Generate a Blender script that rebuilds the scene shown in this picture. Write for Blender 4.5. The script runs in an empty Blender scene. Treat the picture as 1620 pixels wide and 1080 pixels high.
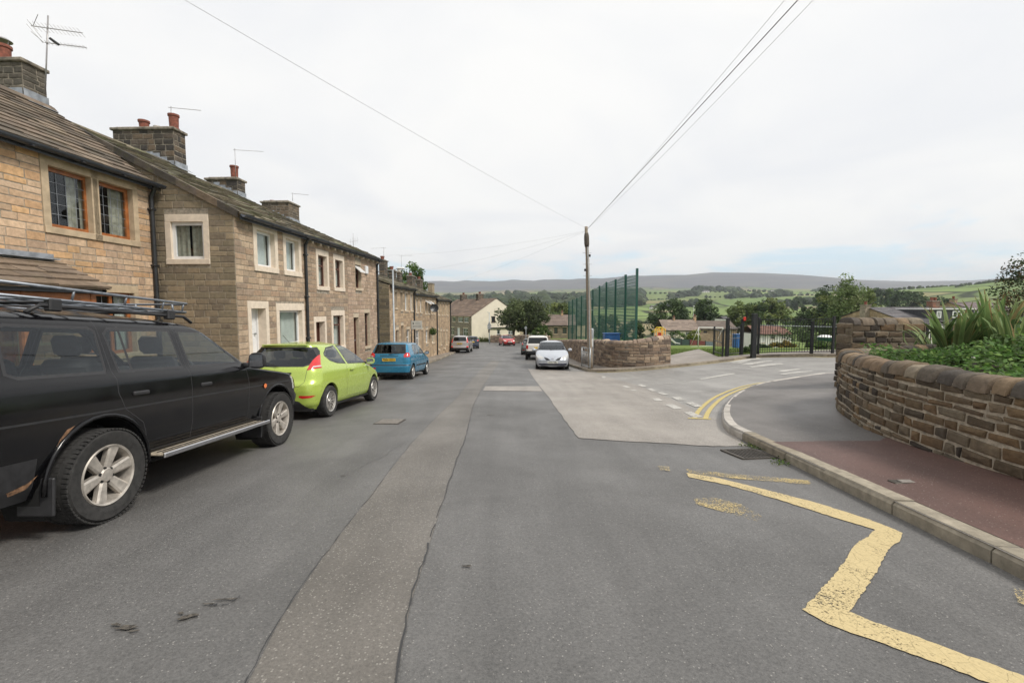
import bpy, bmesh, math, random
from mathutils import Vector, Matrix
R = math.radians
sc = bpy.context.scene
COL = sc.collection
# ------------------------------------------------------------ camera
F, CX, CY, HC = 720.0, 810.0, 540.0, 1.5
PITCH = math.atan(53 / 720)
cam = bpy.data.cameras.new('camera'); camo = bpy.data.objects.new('camera', cam); COL.objects.link(camo)
cam.sensor_width = 36; cam.lens = 16; cam.clip_end = 20000; cam.clip_start = 0.05
camo.location = (0, 0, HC); camo.rotation_euler = (math.pi / 2 - PITCH, 0, 0)
sc.camera = camo
# ------------------------------------------------------------ sky and sun
SUN_EL, SUN_AZ = 48.0, 118.0          # azimuth clockwise from +Y
w = bpy.data.worlds.new('World'); sc.world = w; w.use_nodes = True
nt = w.node_tree; nt.nodes.clear(); N = nt.nodes.new; L = nt.links.new
out = N('ShaderNodeOutputWorld'); bg = N('ShaderNodeBackground'); bg.inputs[1].default_value = 0.12
sky = N('ShaderNodeTexSky'); sky.sky_type = 'NISHITA'; sky.sun_disc = False
sky.sun_elevation = R(SUN_EL); sky.sun_rotation = R(SUN_AZ); sky.air_density = 1.0; sky.dust_density = 2.0; sky.ozone_density = 1.5
tc = N('ShaderNodeTexCoord'); sep = N('ShaderNodeSeparateXYZ'); L(tc.outputs['Generated'], sep.inputs[0])
def wmath(op, a, b=None, c=None):
    n = N('ShaderNodeMath'); n.operation = op
    for i, v in enumerate((a, b, c)):
        if v is None: continue
        if isinstance(v, (int, float)): n.inputs[i].default_value = v
        else: L(v, n.inputs[i])
    return n.outputs[0]
zz = wmath('MAXIMUM', sep.outputs[2], 0.02)
zp = wmath('ADD', zz, 0.12)
cmb = N('ShaderNodeCombineXYZ'); L(wmath('DIVIDE', sep.outputs[0], zp), cmb.inputs[0]); L(wmath('DIVIDE', sep.outputs[1], zp), cmb.inputs[1])
n1 = N('ShaderNodeTexNoise'); n1.inputs['Scale'].default_value = 0.9; n1.inputs['Detail'].default_value = 7; n1.inputs['Roughness'].default_value = 0.62; n1.inputs['Distortion'].default_value = 0.4
L(cmb.outputs[0], n1.inputs['Vector'])
n2 = N('ShaderNodeTexNoise'); n2.inputs['Scale'].default_value = 0.35; n2.inputs['Detail'].default_value = 4
n2.inputs['Scale'].default_value = 0.75; n2.inputs['Detail'].default_value = 8; n2.inputs['Distortion'].default_value = .6; L(cmb.outputs[0], n2.inputs['Vector'])
# cover: thick overhead, breaking into blue streaks near the horizon
mr = N('ShaderNodeMapRange'); L(sep.outputs[2], mr.inputs[0]); mr.inputs[1].default_value = 0.02; mr.inputs[2].default_value = 0.26; mr.inputs[3].default_value = 0.0; mr.inputs[4].default_value = 0.42
cov = wmath('ADD', n1.outputs[0], mr.outputs[0])
cr = N('ShaderNodeMapRange'); L(cov, cr.inputs[0]); cr.inputs[1].default_value = 0.46; cr.inputs[2].default_value = 0.66; cr.interpolation_type = 'SMOOTHSTEP'
ccol = N('ShaderNodeValToRGB'); L(n2.outputs[0], ccol.inputs[0])
ccol.color_ramp.elements[0].position = 0.36; ccol.color_ramp.elements[0].color = (4.75, 4.8, 4.92, 1)
ccol.color_ramp.elements[1].position = 0.56; ccol.color_ramp.elements[1].color = (5.3, 5.27, 5.2, 1)
hz = N('ShaderNodeMapRange'); L(sep.outputs[2], hz.inputs[0]); hz.inputs[1].default_value = 0.0; hz.inputs[2].default_value = 0.3; hz.inputs[3].default_value = 0.30; hz.inputs[4].default_value = 0.0
skb = N('ShaderNodeMix'); skb.data_type = 'RGBA'; L(sky.outputs[0], skb.inputs[6]); skb.inputs[7].default_value = (3.9, 4.9, 5.55, 1); skb.inputs[0].default_value = 0.85
mx = N('ShaderNodeMix'); mx.data_type = 'RGBA'; L(cr.outputs[0], mx.inputs[0]); L(skb.outputs[2], mx.inputs[6]); L(ccol.outputs[0], mx.inputs[7])
L(mx.outputs[2], bg.inputs[0]); L(bg.outputs[0], out.inputs[0])
sl = bpy.data.lights.new('sun', 'SUN'); so = bpy.data.objects.new('sun', sl); COL.objects.link(so)
sl.energy = 2.0; sl.angle = R(14); sl.color = (1, 0.95, 0.87)
sd = Vector((math.sin(R(SUN_AZ)) * math.cos(R(SUN_EL)), math.cos(R(SUN_AZ)) * math.cos(R(SUN_EL)), math.sin(R(SUN_EL))))
so.rotation_euler = sd.to_track_quat('Z', 'Y').to_euler()
sc.view_settings.view_transform = 'Standard'; sc.view_settings.look = 'None'; sc.view_settings.gamma = 1
sc.view_settings.exposure = 0.68
try:
    sc.cycles.max_bounces = 8; sc.cycles.transparent_max_bounces = 24; sc.cycles.volume_bounces = 0
    sc.cycles.use_denoising = True
except Exception: pass

# ------------------------------------------------------------ ground shape
def lerp(a, b, t): return a + (b - a) * t
def sst(a, b, x):
    t = min(1, max(0, (x - a) / (b - a))); return t * t * (3 - 2 * t)
PP = [(-80, 5.5), (-20, 1.54), (0, 0), (10, -.77), (20, -1.51), (30, -2.12), (45, -2.92), (61, -3.65), (75, -4.2), (90, -4.65), (120, -6), (180, -10), (260, -14), (6000, -14)]
def P(y):
    y = max(PP[0][0], min(PP[-1][0], y))
    for i in range(len(PP) - 1):
        if y <= PP[i + 1][0]: break
    (x0, a), (x1, b) = PP[i], PP[i + 1]
    m0 = ((PP[i + 1][1] - PP[i - 1][1]) / (PP[i + 1][0] - PP[i - 1][0])) if i > 0 else (b - a) / (x1 - x0)
    m1 = ((PP[i + 2][1] - a) / (PP[i + 2][0] - x0)) if i + 2 < len(PP) else (b - a) / (x1 - x0)
    if i == len(PP) - 2: return b
    h = x1 - x0; t = (y - x0) / h
    return (2*t**3 - 3*t**2 + 1) * a + (t**3 - 2*t**2 + t) * h * m0 + (-2*t**3 + 3*t**2) * b + (t**3 - t**2) * h * m1
def near(x, y):
    e = 0.0
    if x > 3.2:
        d = x - 3.2; e = 0.084 * (d - 0.8 * (1 - math.exp(-d / 0.8)))
        if d > 12: e = 0.084 * 11.2 + 0.35 * (1 - math.exp(-(d - 12) / 12.0))
    f = 1 - 0.55 * sst(24, 50, y) - 0.45 * sst(50, 95, y)
    dr = -2.2 * sst(52, 75, y) * sst(11, 18, x) - 2.4 * sst(22, 34, x) * sst(18, 32, y) * (1 - sst(52, 75, y) * .9)
    return P(y) + e * f + dr
FAZ = [560, 700, 850, 1000, 1150, 1300, 1450, 1620]
FR = [250, 500, 900, 1400, 2200, 3400, 4300]
FPY = [  # target picture rows of the land at each distance, per azimuth column
 [520, 500, 482, 476, 466, 449, 452],
 [520, 498, 481, 474, 464, 446, 450],
 [521, 499, 480, 468, 459, 444, 448],
 [521, 500, 478, 464, 456, 440, 446],
 [522, 497, 474, 464, 458, 437, 446],
 [520, 492, 472, 466, 464, 447, 449],
 [512, 484, 466, 472, 474, 462, 457],
 [506, 476, 457, 466, 470, 460, 454]]
def far(x, y):
    r = math.hypot(x, y) + 1e-6
    px = 810 + 720 * x / y if y > 0.3 * abs(x) else (1700 if x > 0 else 500)
    px = max(FAZ[0], min(FAZ[-1] - .01, px))
    for i in range(len(FAZ) - 1):
        if px < FAZ[i + 1]: break
    t = (px - FAZ[i]) / (FAZ[i + 1] - FAZ[i]); t = t * t * (3 - 2 * t)
    rr = max(FR[0], min(FR[-1] - .01, r))
    for j in range(len(FR) - 1):
        if rr < FR[j + 1]: break
    s = (rr - FR[j]) / (FR[j + 1] - FR[j]); s = s * s * (3 - 2 * s)
    def z(a, b): return 1.5 - (FPY[a][b] - 487) * FR[b] / 720
    v = lerp(lerp(z(i, j), z(i + 1, j), t), lerp(z(i, j + 1), z(i + 1, j + 1), t), s)
    n = math.sin(x * .011 + 1.3) * math.cos(y * .009) + .5 * math.sin(x * .023 + y * .017) + .3 * math.sin(x * .05 - y * .031)
    v += n * min(1, r / 2500) * 5
    if r > 4300: v -= (r - 4300) * .05
    return v
def g(x, y):
    r = math.hypot(x, y)
    if r < 110: return near(x, y)
    t = sst(110, 250, r)
    return lerp(near(x, y), far(x, y), t)
def proj(p):
    cp, sp = math.cos(PITCH), math.sin(PITCH); z = p[2] - HC
    d = p[1] * cp - z * sp; u = p[1] * sp + z * cp
    return (CX + F * p[0] / d, CY - F * u / d)
def ray(px, py):
    cp, sp = math.cos(PITCH), math.sin(PITCH); u = (CY - py) / F
    return Vector(((px - CX) / F, cp + u * sp, -sp + u * cp))
def at(px, py, Y):
    r = ray(px, py); r = r * (Y / r.y); return Vector((r.x, Y, HC + r.z))
def G(px, py, off=0.0):
    """point of the ground under a picture position"""
    r = ray(px, py); lo, hi = 0.5, 400.0; t = 0.5
    while t < 400:
        if HC + r.z * t < g(r.x * t, r.y * t) + off: hi = t; break
        lo = t; t *= 1.06
    for _ in range(40):
        m = (lo + hi) / 2
        if HC + r.z * m < g(r.x * m, r.y * m) + off: hi = m
        else: lo = m
    return (r.x * hi, r.y * hi)

# ------------------------------------------------------------ tagging and mesh helpers
def tag(o, label=None, cat=None, group=None, kind=None):
    if label: o['label'] = label
    if cat: o['category'] = cat
    if group: o['group'] = group
    if kind: o['kind'] = kind
    return o
def empty(name, loc, rz=0, label=None, cat=None, group=None):
    o = bpy.data.objects.new(name, None); COL.objects.link(o); o.location = loc; o.rotation_euler = (0, 0, rz)
    o.empty_display_size = .2
    return tag(o, label, cat, group)
def linkmesh(name, me, mats, parent=None, smooth=False):
    for m in (mats if isinstance(mats, (list, tuple)) else [mats]): me.materials.append(m)
    if smooth:
        for p in me.polygons: p.use_smooth = True
    o = bpy.data.objects.new(name, me); COL.objects.link(o)
    if parent: o.parent = parent
    return o
def tocol(c): return (c[0], c[1], c[2], 1.0)
class MB:
    """collects faces into one mesh, with a material slot and a colour per face"""
    def __init__(s): s.v = []; s.f = []; s.m = []; s.c = []
    def add(s, vs, fs, mi=0, col=(1, 1, 1)):
        b = len(s.v); s.v += [tuple(v) for v in vs]
        for f in fs: s.f.append([b + i for i in f]); s.m.append(mi); s.c.append(col)
        return s
    def quad(s, a, b, c, d, mi=0, col=(1, 1, 1)): return s.add([a, b, c, d], [(0, 1, 2, 3)], mi, col)
    def box(s, lo, hi, M=None, mi=0, col=(1, 1, 1), ch=0.0):
        x0, y0, z0 = lo; x1, y1, z1 = hi
        if ch > 0:
            bm = bmesh.new(); bmesh.ops.create_cube(bm, size=1)
            for v in bm.verts: v.co = Vector((lerp(x0, x1, v.co.x + .5), lerp(y0, y1, v.co.y + .5), lerp(z0, z1, v.co.z + .5)))
            bmesh.ops.bevel(bm, geom=bm.edges[:], offset=ch, segments=1, affect='EDGES')
            s.addbm(bm, M, mi, col); return s
        vs = [Vector(p) for p in ((x0,y0,z0),(x1,y0,z0),(x1,y1,z0),(x0,y1,z0),(x0,y0,z1),(x1,y0,z1),(x1,y1,z1),(x0,y1,z1))]
        if M: vs = [M @ v for v in vs]
        return s.add(vs, [(0,3,2,1),(4,5,6,7),(0,1,5,4),(1,2,6,5),(2,3,7,6),(3,0,4,7)], mi, col)
    def addbm(s, bm, M=None, mi=0, col=(1, 1, 1)):
        bm.verts.ensure_lookup_table(); bm.verts.index_update()
        vs = [(M @ v.co if M else v.co.copy()) for v in bm.verts]
        s.add(vs, [[v.index for v in f.verts] for f in bm.faces], mi, col); bm.free(); return s
    def tube(s, pts, rad, n=8, mi=0, col=(1, 1, 1), cap=True):
        pts = [Vector(p) for p in pts]; k = len(pts)
        rs = rad if isinstance(rad, (list, tuple)) else [rad] * k
        vs = []; fs = []; prev = None
        for i, p in enumerate(pts):
            d = (pts[min(i + 1, k - 1)] - pts[max(i - 1, 0)]).normalized()
            if prev is None:
                a = Vector((0, 0, 1)) if abs(d.z) < .9 else Vector((1, 0, 0)); u = d.cross(a).normalized()
            else: u = (prev - d * prev.dot(d)).normalized()
            prev = u; v = d.cross(u)
            for j in range(n):
                t = 2 * math.pi * j / n; vs.append(p + (u * math.cos(t) + v * math.sin(t)) * rs[i])
        for i in range(k - 1):
            for j in range(n): fs.append((i*n + j, i*n + (j+1) % n, (i+1)*n + (j+1) % n, (i+1)*n + j))
        if cap: fs.append(tuple(range(n - 1, -1, -1))); fs.append(tuple((k-1)*n + j for j in range(n)))
        return s.add(vs, fs, mi, col)
    def lathe(s, prof, n=24, M=None, mi=0, col=(1, 1, 1), cap=True):
        vs = []; fs = []; k = len(prof)
        for (r, z) in prof:
            for j in range(n):
                t = 2 * math.pi * j / n; v = Vector((r * math.cos(t), r * math.sin(t), z)); vs.append(M @ v if M else v)
        for i in range(k - 1):
            for j in range(n): fs.append((i*n + j, i*n + (j+1) % n, (i+1)*n + (j+1) % n, (i+1)*n + j))
        if cap: fs.append(tuple(range(n - 1, -1, -1))); fs.append(tuple((k-1)*n + j for j in range(n)))
        return s.add(vs, fs, mi, col)
    def build(s, name, mats, parent=None, smooth=False, angle=None):
        me = bpy.data.meshes.new(name); me.from_pydata(s.v, [], s.f)
        for p, m in zip(me.polygons, s.m): p.material_index = m
        if any(c != (1, 1, 1) for c in s.c):
            at_ = me.color_attributes.new('Col', 'FLOAT_COLOR', 'CORNER')
            buf = []
            for p, c in zip(me.polygons, s.c): buf += [c[0], c[1], c[2], 1.0] * p.loop_total
            at_.data.foreach_set('color', buf)
        o = linkmesh(name, me, mats, parent, smooth)
        if angle: 
            for p in me.polygons: p.use_smooth = True
            me.set_sharp_from_angle(angle=R(angle))
        return o

# ------------------------------------------------------------ materials
class NT:
    def __init__(s, name):
        s.m = bpy.data.materials.new(name); s.m.use_nodes = True; s.t = s.m.node_tree
        s.b = s.t.nodes['Principled BSDF']; s.o = s.t.nodes['Material Output']
    def n(s, t, **kw):
        x = s.t.nodes.new(t)
        for k, v in kw.items(): setattr(x, k, v)
        return x
    def l(s, a, b): s.t.links.new(a, b)
    def setv(s, sock, v):
        if isinstance(v, (int, float)): sock.default_value = v
        elif isinstance(v, (tuple, list)): sock.default_value = tocol(v) if len(sock.default_value) == 4 else v
        else: s.l(v, sock)
    def pos(s):
        if not hasattr(s, '_p'): s._p = s.n('ShaderNodeNewGeometry').outputs['Position']
        return s._p
    def obj(s): return s.n('ShaderNodeTexCoord').outputs['Object']
    def noise(s, vec, scale, detail=4, rough=.55, dist=0):
        x = s.n('ShaderNodeTexNoise'); s.l(vec, x.inputs['Vector'])
        x.inputs['Scale'].default_value = scale; x.inputs['Detail'].default_value = detail; x.inputs['Roughness'].default_value = rough; x.inputs['Distortion'].default_value = dist
        return x.outputs[0]
    def vor(s, vec, scale, feat='F1', out=0):
        x = s.n('ShaderNodeTexVoronoi', feature=feat); s.l(vec, x.inputs['Vector']); x.inputs['Scale'].default_value = scale
        return x.outputs[out]
    def ramp(s, f, lo, hi, a=0., b=1.):
        x = s.n('ShaderNodeMapRange'); s.setv(x.inputs[0], f); x.inputs[1].default_value = lo; x.inputs[2].default_value = hi; x.inputs[3].default_value = a; x.inputs[4].default_value = b
        return x.outputs[0]
    def mix(s, f, a, b, mode='MIX'):
        x = s.n('ShaderNodeMix', data_type='RGBA', blend_type=mode); s.setv(x.inputs[0], f); s.setv(x.inputs[6], a); s.setv(x.inputs[7], b)
        return x.outputs[2]
    def math(s, op, a, b=0.):
        x = s.n('ShaderNodeMath', operation=op); s.setv(x.inputs[0], a); s.setv(x.inputs[1], b); return x.outputs[0]
    def map(s, vec, sc_=(1, 1, 1), rot=(0, 0, 0)):
        x = s.n('ShaderNodeMapping'); s.l(vec, x.inputs[0]); x.inputs[3].default_value = sc_; x.inputs[2].default_value = rot; return x.outputs[0]
    def bump(s, h, strength=.3, dist=.01, nrm=None):
        x = s.n('ShaderNodeBump'); s.l(h, x.inputs['Height']); x.inputs['Strength'].default_value = strength; x.inputs['Distance'].default_value = dist
        if nrm: s.l(nrm, x.inputs['Normal'])
        s.l(x.outputs[0], s.b.inputs['Normal']); return x.outputs[0]
    def base(s, c): s.setv(s.b.inputs['Base Color'], c)
    def rough(s, r): s.setv(s.b.inputs['Roughness'], r)
    def attr(s, nm='Col'):
        x = s.n('ShaderNodeVertexColor'); x.layer_name = nm; return x.outputs[0]
MATS = {}
def plain(name, col, rough=.6, metal=0., var=.12, nscale=6., spec=.5, bump=0., coat=0.):
    if name in MATS: return MATS[name]
    k = NT(name); p = k.pos()
    n = k.noise(p, nscale, 5)
    dark = tuple(c * (1 - var * 1.6) for c in col); lite = tuple(min(1, c * (1 + var)) for c in col)
    k.base(k.mix(k.ramp(n, .3, .7), dark, lite)); k.rough(k.ramp(n, .2, .8, max(.02, rough - .08), min(1, rough + .1)))
    k.b.inputs['Metallic'].default_value = metal; k.b.inputs['Specular IOR Level'].default_value = spec
    if coat: k.b.inputs['Coat Weight'].default_value = coat; k.b.inputs['Coat Roughness'].default_value = .04
    if bump: k.bump(k.noise(p, nscale * 6, 4), bump, .01)
    MATS[name] = k.m; return k.m
def attrmat(name, nscale=14., var=.35, rough=.9, bump=.5, bdist=.012, stain=.0, staincol=(.05, .045, .04), moss=0.):
    """stone, slate or leaf: colour per piece from the mesh, with grain"""
    k = NT(name); p = k.pos(); c = k.attr()
    n = k.noise(p, nscale, 6, .65)
    c2 = k.mix(1.0, c, k.mix(k.ramp(n, .25, .75), (1 - var,) * 3, (1 + var * .6,) * 3), 'MULTIPLY')
    if stain:
        n3 = k.noise(k.map(p, (1, 1, .35)), 1.1, 6, .7)
        c2 = k.mix(k.math('MULTIPLY', k.ramp(n3, .48, .72), stain), c2, staincol)
    if moss:
        n4 = k.noise(p, 3.1, 7, .75)
        c2 = k.mix(k.math('MULTIPLY', k.ramp(n4, .52, .68), moss), c2, (.085, .09, .03))
    k.base(c2); k.rough(rough); k.b.inputs['Specular IOR Level'].default_value = .25
    k.bump(k.noise(p, nscale * 2.2, 6, .7), bump, bdist)
    return k.m
def asphalt(name, dark, lite, speck=(.3, .29, .27), sp=.12, big=.24, agg=95., tint=None, bump=.35):
    k = NT(name); p = k.pos()
    f = k.math('ADD', k.math('MULTIPLY', k.noise(p, 55, 4, .7), .55), k.math('MULTIPLY', k.noise(p, 210, 3, .8), .45)); v = k.vor(p, agg, 'F1', 0)
    vc = k.vor(p, agg, 'F1', 1); sepc = k.n('ShaderNodeSeparateColor'); k.l(vc, sepc.inputs[0])
    b = k.noise(p, .55, 6, .6, .3); b2 = k.noise(k.map(p, (2.6, .32, 1)), .8, 5, .6)
    col = k.mix(k.ramp(f, .36, .64), tuple(c * .85 for c in dark), tuple(c * 1.1 for c in lite))
    col = k.mix(1.0, col, k.mix(k.ramp(b, .32, .68), (1 - big,) * 3, (1 + big * .4,) * 3), 'MULTIPLY')
    col = k.mix(1.0, col, k.mix(k.ramp(b2, .35, .7), (.84,) * 3, (1.12,) * 3), 'MULTIPLY')
    col = k.mix(k.math('MULTIPLY', k.math('GREATER_THAN', sepc.outputs[0], 1 - sp), k.math('LESS_THAN', v, .42)), col, speck)
    if tint: col = k.mix(k.ramp(k.noise(p, 1.7, 5), .5, .75), col, tint)
    k.base(col); k.rough(k.ramp(b, .3, .7, .62, .46)); k.b.inputs['Specular IOR Level'].default_value = .5
    h = k.math('ADD', k.math('MULTIPLY', v, -1.0), f); k.bump(h, bump, .006)
    return k.m
M_ROAD = asphalt('asphalt_dark', (.090, .088, .085), (.165, .160, .154), (.245, .235, .22), .035)
M_STRIP = asphalt('asphalt_coarse', (.118, .108, .096), (.18, .165, .146), (.25, .235, .21), .14, .25, 75.)
M_PALE = asphalt('asphalt_pale', (.235, .214, .19), (.325, .295, .262), (.5, .46, .41), .15, .22, 80.)
M_PALE2 = asphalt('asphalt_side', (.22, .21, .195), (.30, .285, .265), (.42, .4, .37), .12, .25, 80.)
M_PAVE = asphalt('asphalt_pavement', (.13, .12, .11), (.185, .17, .16), (.3, .27, .25), .06, .3, 90.)
M_PAVEL = asphalt('flag_pavement', (.22, .19, .16), (.31, .265, .22), (.36, .32, .28), .08, .3, 60.)
M_RED = asphalt('asphalt_red', (.105, .058, .047), (.145, .082, .068), (.3, .24, .21), .03, .3, 90.)
M_KERB = attrmat('kerb_stone', 9., .4, .9, .6, .012, .35, (.06, .06, .05))
M_KERBP = plain('kerb_concrete', (.42, .39, .35), .85, var=.2, nscale=5, bump=.3)
def paint(name, col, wear=.5, edge=.5):
    k = NT(name); p = k.pos()
    n = k.noise(p, 60, 6, .8); n2 = k.noise(p, 2.6, 4)
    ck = k.n('ShaderNodeTexVoronoi', feature='DISTANCE_TO_EDGE'); k.l(k.map(p, (1, .55, 1), (0, 0, .9)), ck.inputs['Vector']); ck.inputs['Scale'].default_value = 17
    k.base(k.mix(k.ramp(n, .3, .7), tuple(c * .72 for c in col), col)); k.rough(.65)
    tr = k.n('ShaderNodeBsdfTransparent'); ms = k.n('ShaderNodeMixShader')
    th = k.math('ADD', k.math('MULTIPLY', n, .75), k.math('MULTIPLY', n2, .35))
    k.l(k.math('MULTIPLY', k.ramp(th, wear - .025, wear + .025), k.ramp(ck.outputs[0], .004, .02, .62, 1)), ms.inputs[0]); k.l(tr.outputs[0], ms.inputs[1]); k.l(k.b.outputs[0], ms.inputs[2]); k.l(ms.outputs[0], k.o.inputs[0])
    k.bump(n, .3, .004)
    return k.m
M_YEL = paint('yellow_paint', (.60, .48, .25), .475)
M_YELW = paint('yellow_paint_worn', (.55, .43, .2), .585)
M_YEL2 = paint('yellow_paint_fresh', (.56, .45, .17), .42)
M_WHT = paint('white_paint', (.54, .52, .48), .49)
M_WHTW = paint('white_paint_worn', (.5, .48, .45), .56)

# ------------------------------------------------------------ ground sheets
XS = [-6500, -4500, -3200, -2400, -1800, -1300, -950, -700, -520, -400, -310, -240, -190, -150, -120, -95, -75, -60, -48, -40, -34, -29, -25]
XS = [float(v) for v in XS] + [-22 + .5 * i for i in range(0, 97)] + [28., 31., 35., 40., 46., 53., 61., 70., 80., 92., 106., 122., 140., 162., 188., 218., 252., 292., 338., 390., 450., 520., 600., 690., 790., 900., 1030., 1180., 1350., 1550., 1780., 2050., 2350., 2700., 3100., 3600., 4200., 5000., 6500.]
YS = [-60., -45., -32., -22., -15., -10.] + [-6 + .5 * i for i in range(0, 201)] + [96.5, 99.5, 103., 107., 112., 118., 125., 133., 142., 152., 163., 176., 190., 206., 224., 244., 266., 290., 318., 348., 382., 420., 462., 508., 560., 616., 678., 746., 820., 900., 990., 1090., 1200., 1320., 1450., 1600., 1760., 1940., 2130., 2340., 2570., 2820., 3100., 3400., 3740., 4110., 4520., 5000., 5800.]
def make_ground():
    me = bpy.data.meshes.new('ground'); vs = []; fs = []; nx = len(XS)
    for y in YS:
        for x in XS: vs.append((x, y, g(x, y) - (0.02 if (-9 < x < 30 and y < 95) else 0)))
    for j in range(len(YS) - 1):
        for i in range(nx - 1): a = j * nx + i; fs.append((a, a + 1, a + nx + 1, a + nx))
    me.from_pydata(vs, [], fs)
    k = NT('field_ground'); p = k.pos()
    wob = k.n('ShaderNodeTexNoise'); k.l(p, wob.inputs['Vector']); wob.inputs['Scale'].default_value = .006; wob.inputs['Detail'].default_value = 2
    va = k.n('ShaderNodeVectorMath', operation='MULTIPLY_ADD'); k.l(wob.outputs[1], va.inputs[0]); va.inputs[1].default_value = (60, 60, 0); k.l(p, va.inputs[2])
    q = k.map(va.outputs[0], (1, .8, 0), (0, 0, .5))
    vo = k.n('ShaderNodeTexVoronoi', feature='F1'); k.l(q, vo.inputs['Vector']); vo.inputs['Scale'].default_value = .0085
    ve = k.n('ShaderNodeTexVoronoi', feature='DISTANCE_TO_EDGE'); k.l(q, ve.inputs['Vector']); ve.inputs['Scale'].default_value = .0085
    s3 = k.n('ShaderNodeSeparateColor'); k.l(vo.outputs['Color'], s3.inputs[0])
    cr_ = k.n('ShaderNodeValToRGB'); k.l(s3.outputs[0], cr_.inputs[0]); e = cr_.color_ramp.elements
    e[0].position = 0; e[0].color = (.16, .20, .075, 1); e[1].position = 1; e[1].color = (.24, .235, .12, 1)
    for ps, c in ((.25, (.18, .245, .08, 1)), (.45, (.24, .225, .11, 1)), (.6, (.145, .205, .07, 1)), (.8, (.26, .22, .13, 1))):
        ne = e.new(ps); ne.color = c
    cr_.color_ramp.interpolation = 'CONSTANT'
    fld = k.mix(1.0, cr_.outputs[0], k.mix(k.ramp(k.noise(p, .05, 6, .7), .3, .7), (.78,) * 3, (1.12,) * 3), 'MULTIPLY')
    edge = k.ramp(ve.outputs[0], .012, .03, 1, 0)
    fld = k.mix(edge, fld, (.035, .045, .02))
    sz = k.n('ShaderNodeSeparateXYZ'); k.l(p, sz.inputs[0])
    hgt = k.math('ADD', sz.outputs[2], k.math('MULTIPLY', k.noise(p, .004, 5, .6), 60.0))
    moor = k.mix(k.ramp(k.noise(k.map(p, (1, 2.5, 0)), .003, 8, .7), .35, .65), (.085, .088, .11), (.145, .14, .135))
    col = k.mix(k.ramp(hgt, 92, 122), fld, moor)
    sh = k.noise(p, 14, 5, .7)
    close = k.mix(k.ramp(sh, .3, .7), (.10, .15, .035), (.17, .225, .065))
    yy = k.ramp(sz.outputs[1], 90, 150); col = k.mix(yy, close, col)
    k.base(col); k.rough(.95); k.b.inputs['Specular IOR Level'].default_value = .1
    k.bump(sh, .5, .03)
    o = linkmesh('ground', me, k.m, None, True); tag(o, kind='structure'); return o
make_ground()
def drape(name, poly, off, mat, parent=None, tagkind='structure', world=True, step=None, skirt=0.0):
    """a flat sheet laid on the ground: polygon of (x, y), cut along the ground's own grid"""
    bm = bmesh.new(); vs = [bm.verts.new((x, y, 0)) for x, y in poly]; f = bm.faces.new(vs)
    if f.normal.z < 0: f.normal_flip()
    bm.normal_update()
    if f.normal.z < 0: bmesh.ops.reverse_faces(bm, faces=[f])
    bmesh.ops.triangulate(bm, faces=bm.faces[:])
    x0 = min(p[0] for p in poly); x1 = max(p[0] for p in poly); y0 = min(p[1] for p in poly); y1 = max(p[1] for p in poly)
    for X in XS:
        if x0 < X < x1: bmesh.ops.bisect_plane(bm, geom=bm.verts[:] + bm.edges[:] + bm.faces[:], plane_co=(X, 0, 0), plane_no=(1, 0, 0))
    for Y in YS:
        if y0 < Y < y1: bmesh.ops.bisect_plane(bm, geom=bm.verts[:] + bm.edges[:] + bm.faces[:], plane_co=(0, Y, 0), plane_no=(0, 1, 0))
    bmesh.ops.remove_doubles(bm, verts=bm.verts[:], dist=1e-4)
    for v in bm.verts: v.co.z = g(v.co.x, v.co.y) + off
    for f in bm.faces:
        if f.normal.z < 0 or f.calc_area() < 0: pass
    bm.normal_update(); bad = [f for f in bm.faces if f.normal.z < 0]
    if bad: bmesh.ops.reverse_faces(bm, faces=bad)
    if skirt:
        be = [e for e in bm.edges if e.is_boundary]
        r = bmesh.ops.extrude_edge_only(bm, edges=be)
        for v in [q for q in r['geom'] if isinstance(q, bmesh.types.BMVert)]: v.co.z -= skirt
    me = bpy.data.meshes.new(name); bm.to_mesh(me); bm.free()
    o = linkmesh(name, me, mat, parent, False)
    if tagkind: tag(o, kind=tagkind)
    return o
def pxpoly(pts, off=0.0): return [G(a, b, off) for a, b in pts]
def smooth_path(pts, n=6):
    P_ = [Vector(p) for p in pts]; out_ = []
    for i in range(len(P_) - 1):
        a = P_[max(i - 1, 0)]; b = P_[i]; c = P_[i + 1]; d = P_[min(i + 2, len(P_) - 1)]
        for j in range(n):
            t = j / n; out_.append(tuple(.5 * ((2*b) + (-a + c)*t + (2*a - 5*b + 4*c - d)*t*t + (-a + 3*b - 3*c + d)*t**3)))
    out_.append(tuple(P_[-1])); return out_
def offset_path(pts, d):
    out_ = []
    for i, p in enumerate(pts):
        a = Vector(pts[max(i - 1, 0)][:2]); b = Vector(pts[min(i + 1, len(pts) - 1)][:2]); t = (b - a).normalized()
        out_.append((p[0] - t.y * d, p[1] + t.x * d))
    return out_
def band(pts, w0, w1=None):
    """polygon of a strip around a path"""
    w1 = w0 if w1 is None else w1
    return offset_path(pts, w0 / 2) + offset_path(pts, -w0 / 2)[::-1]
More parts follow.
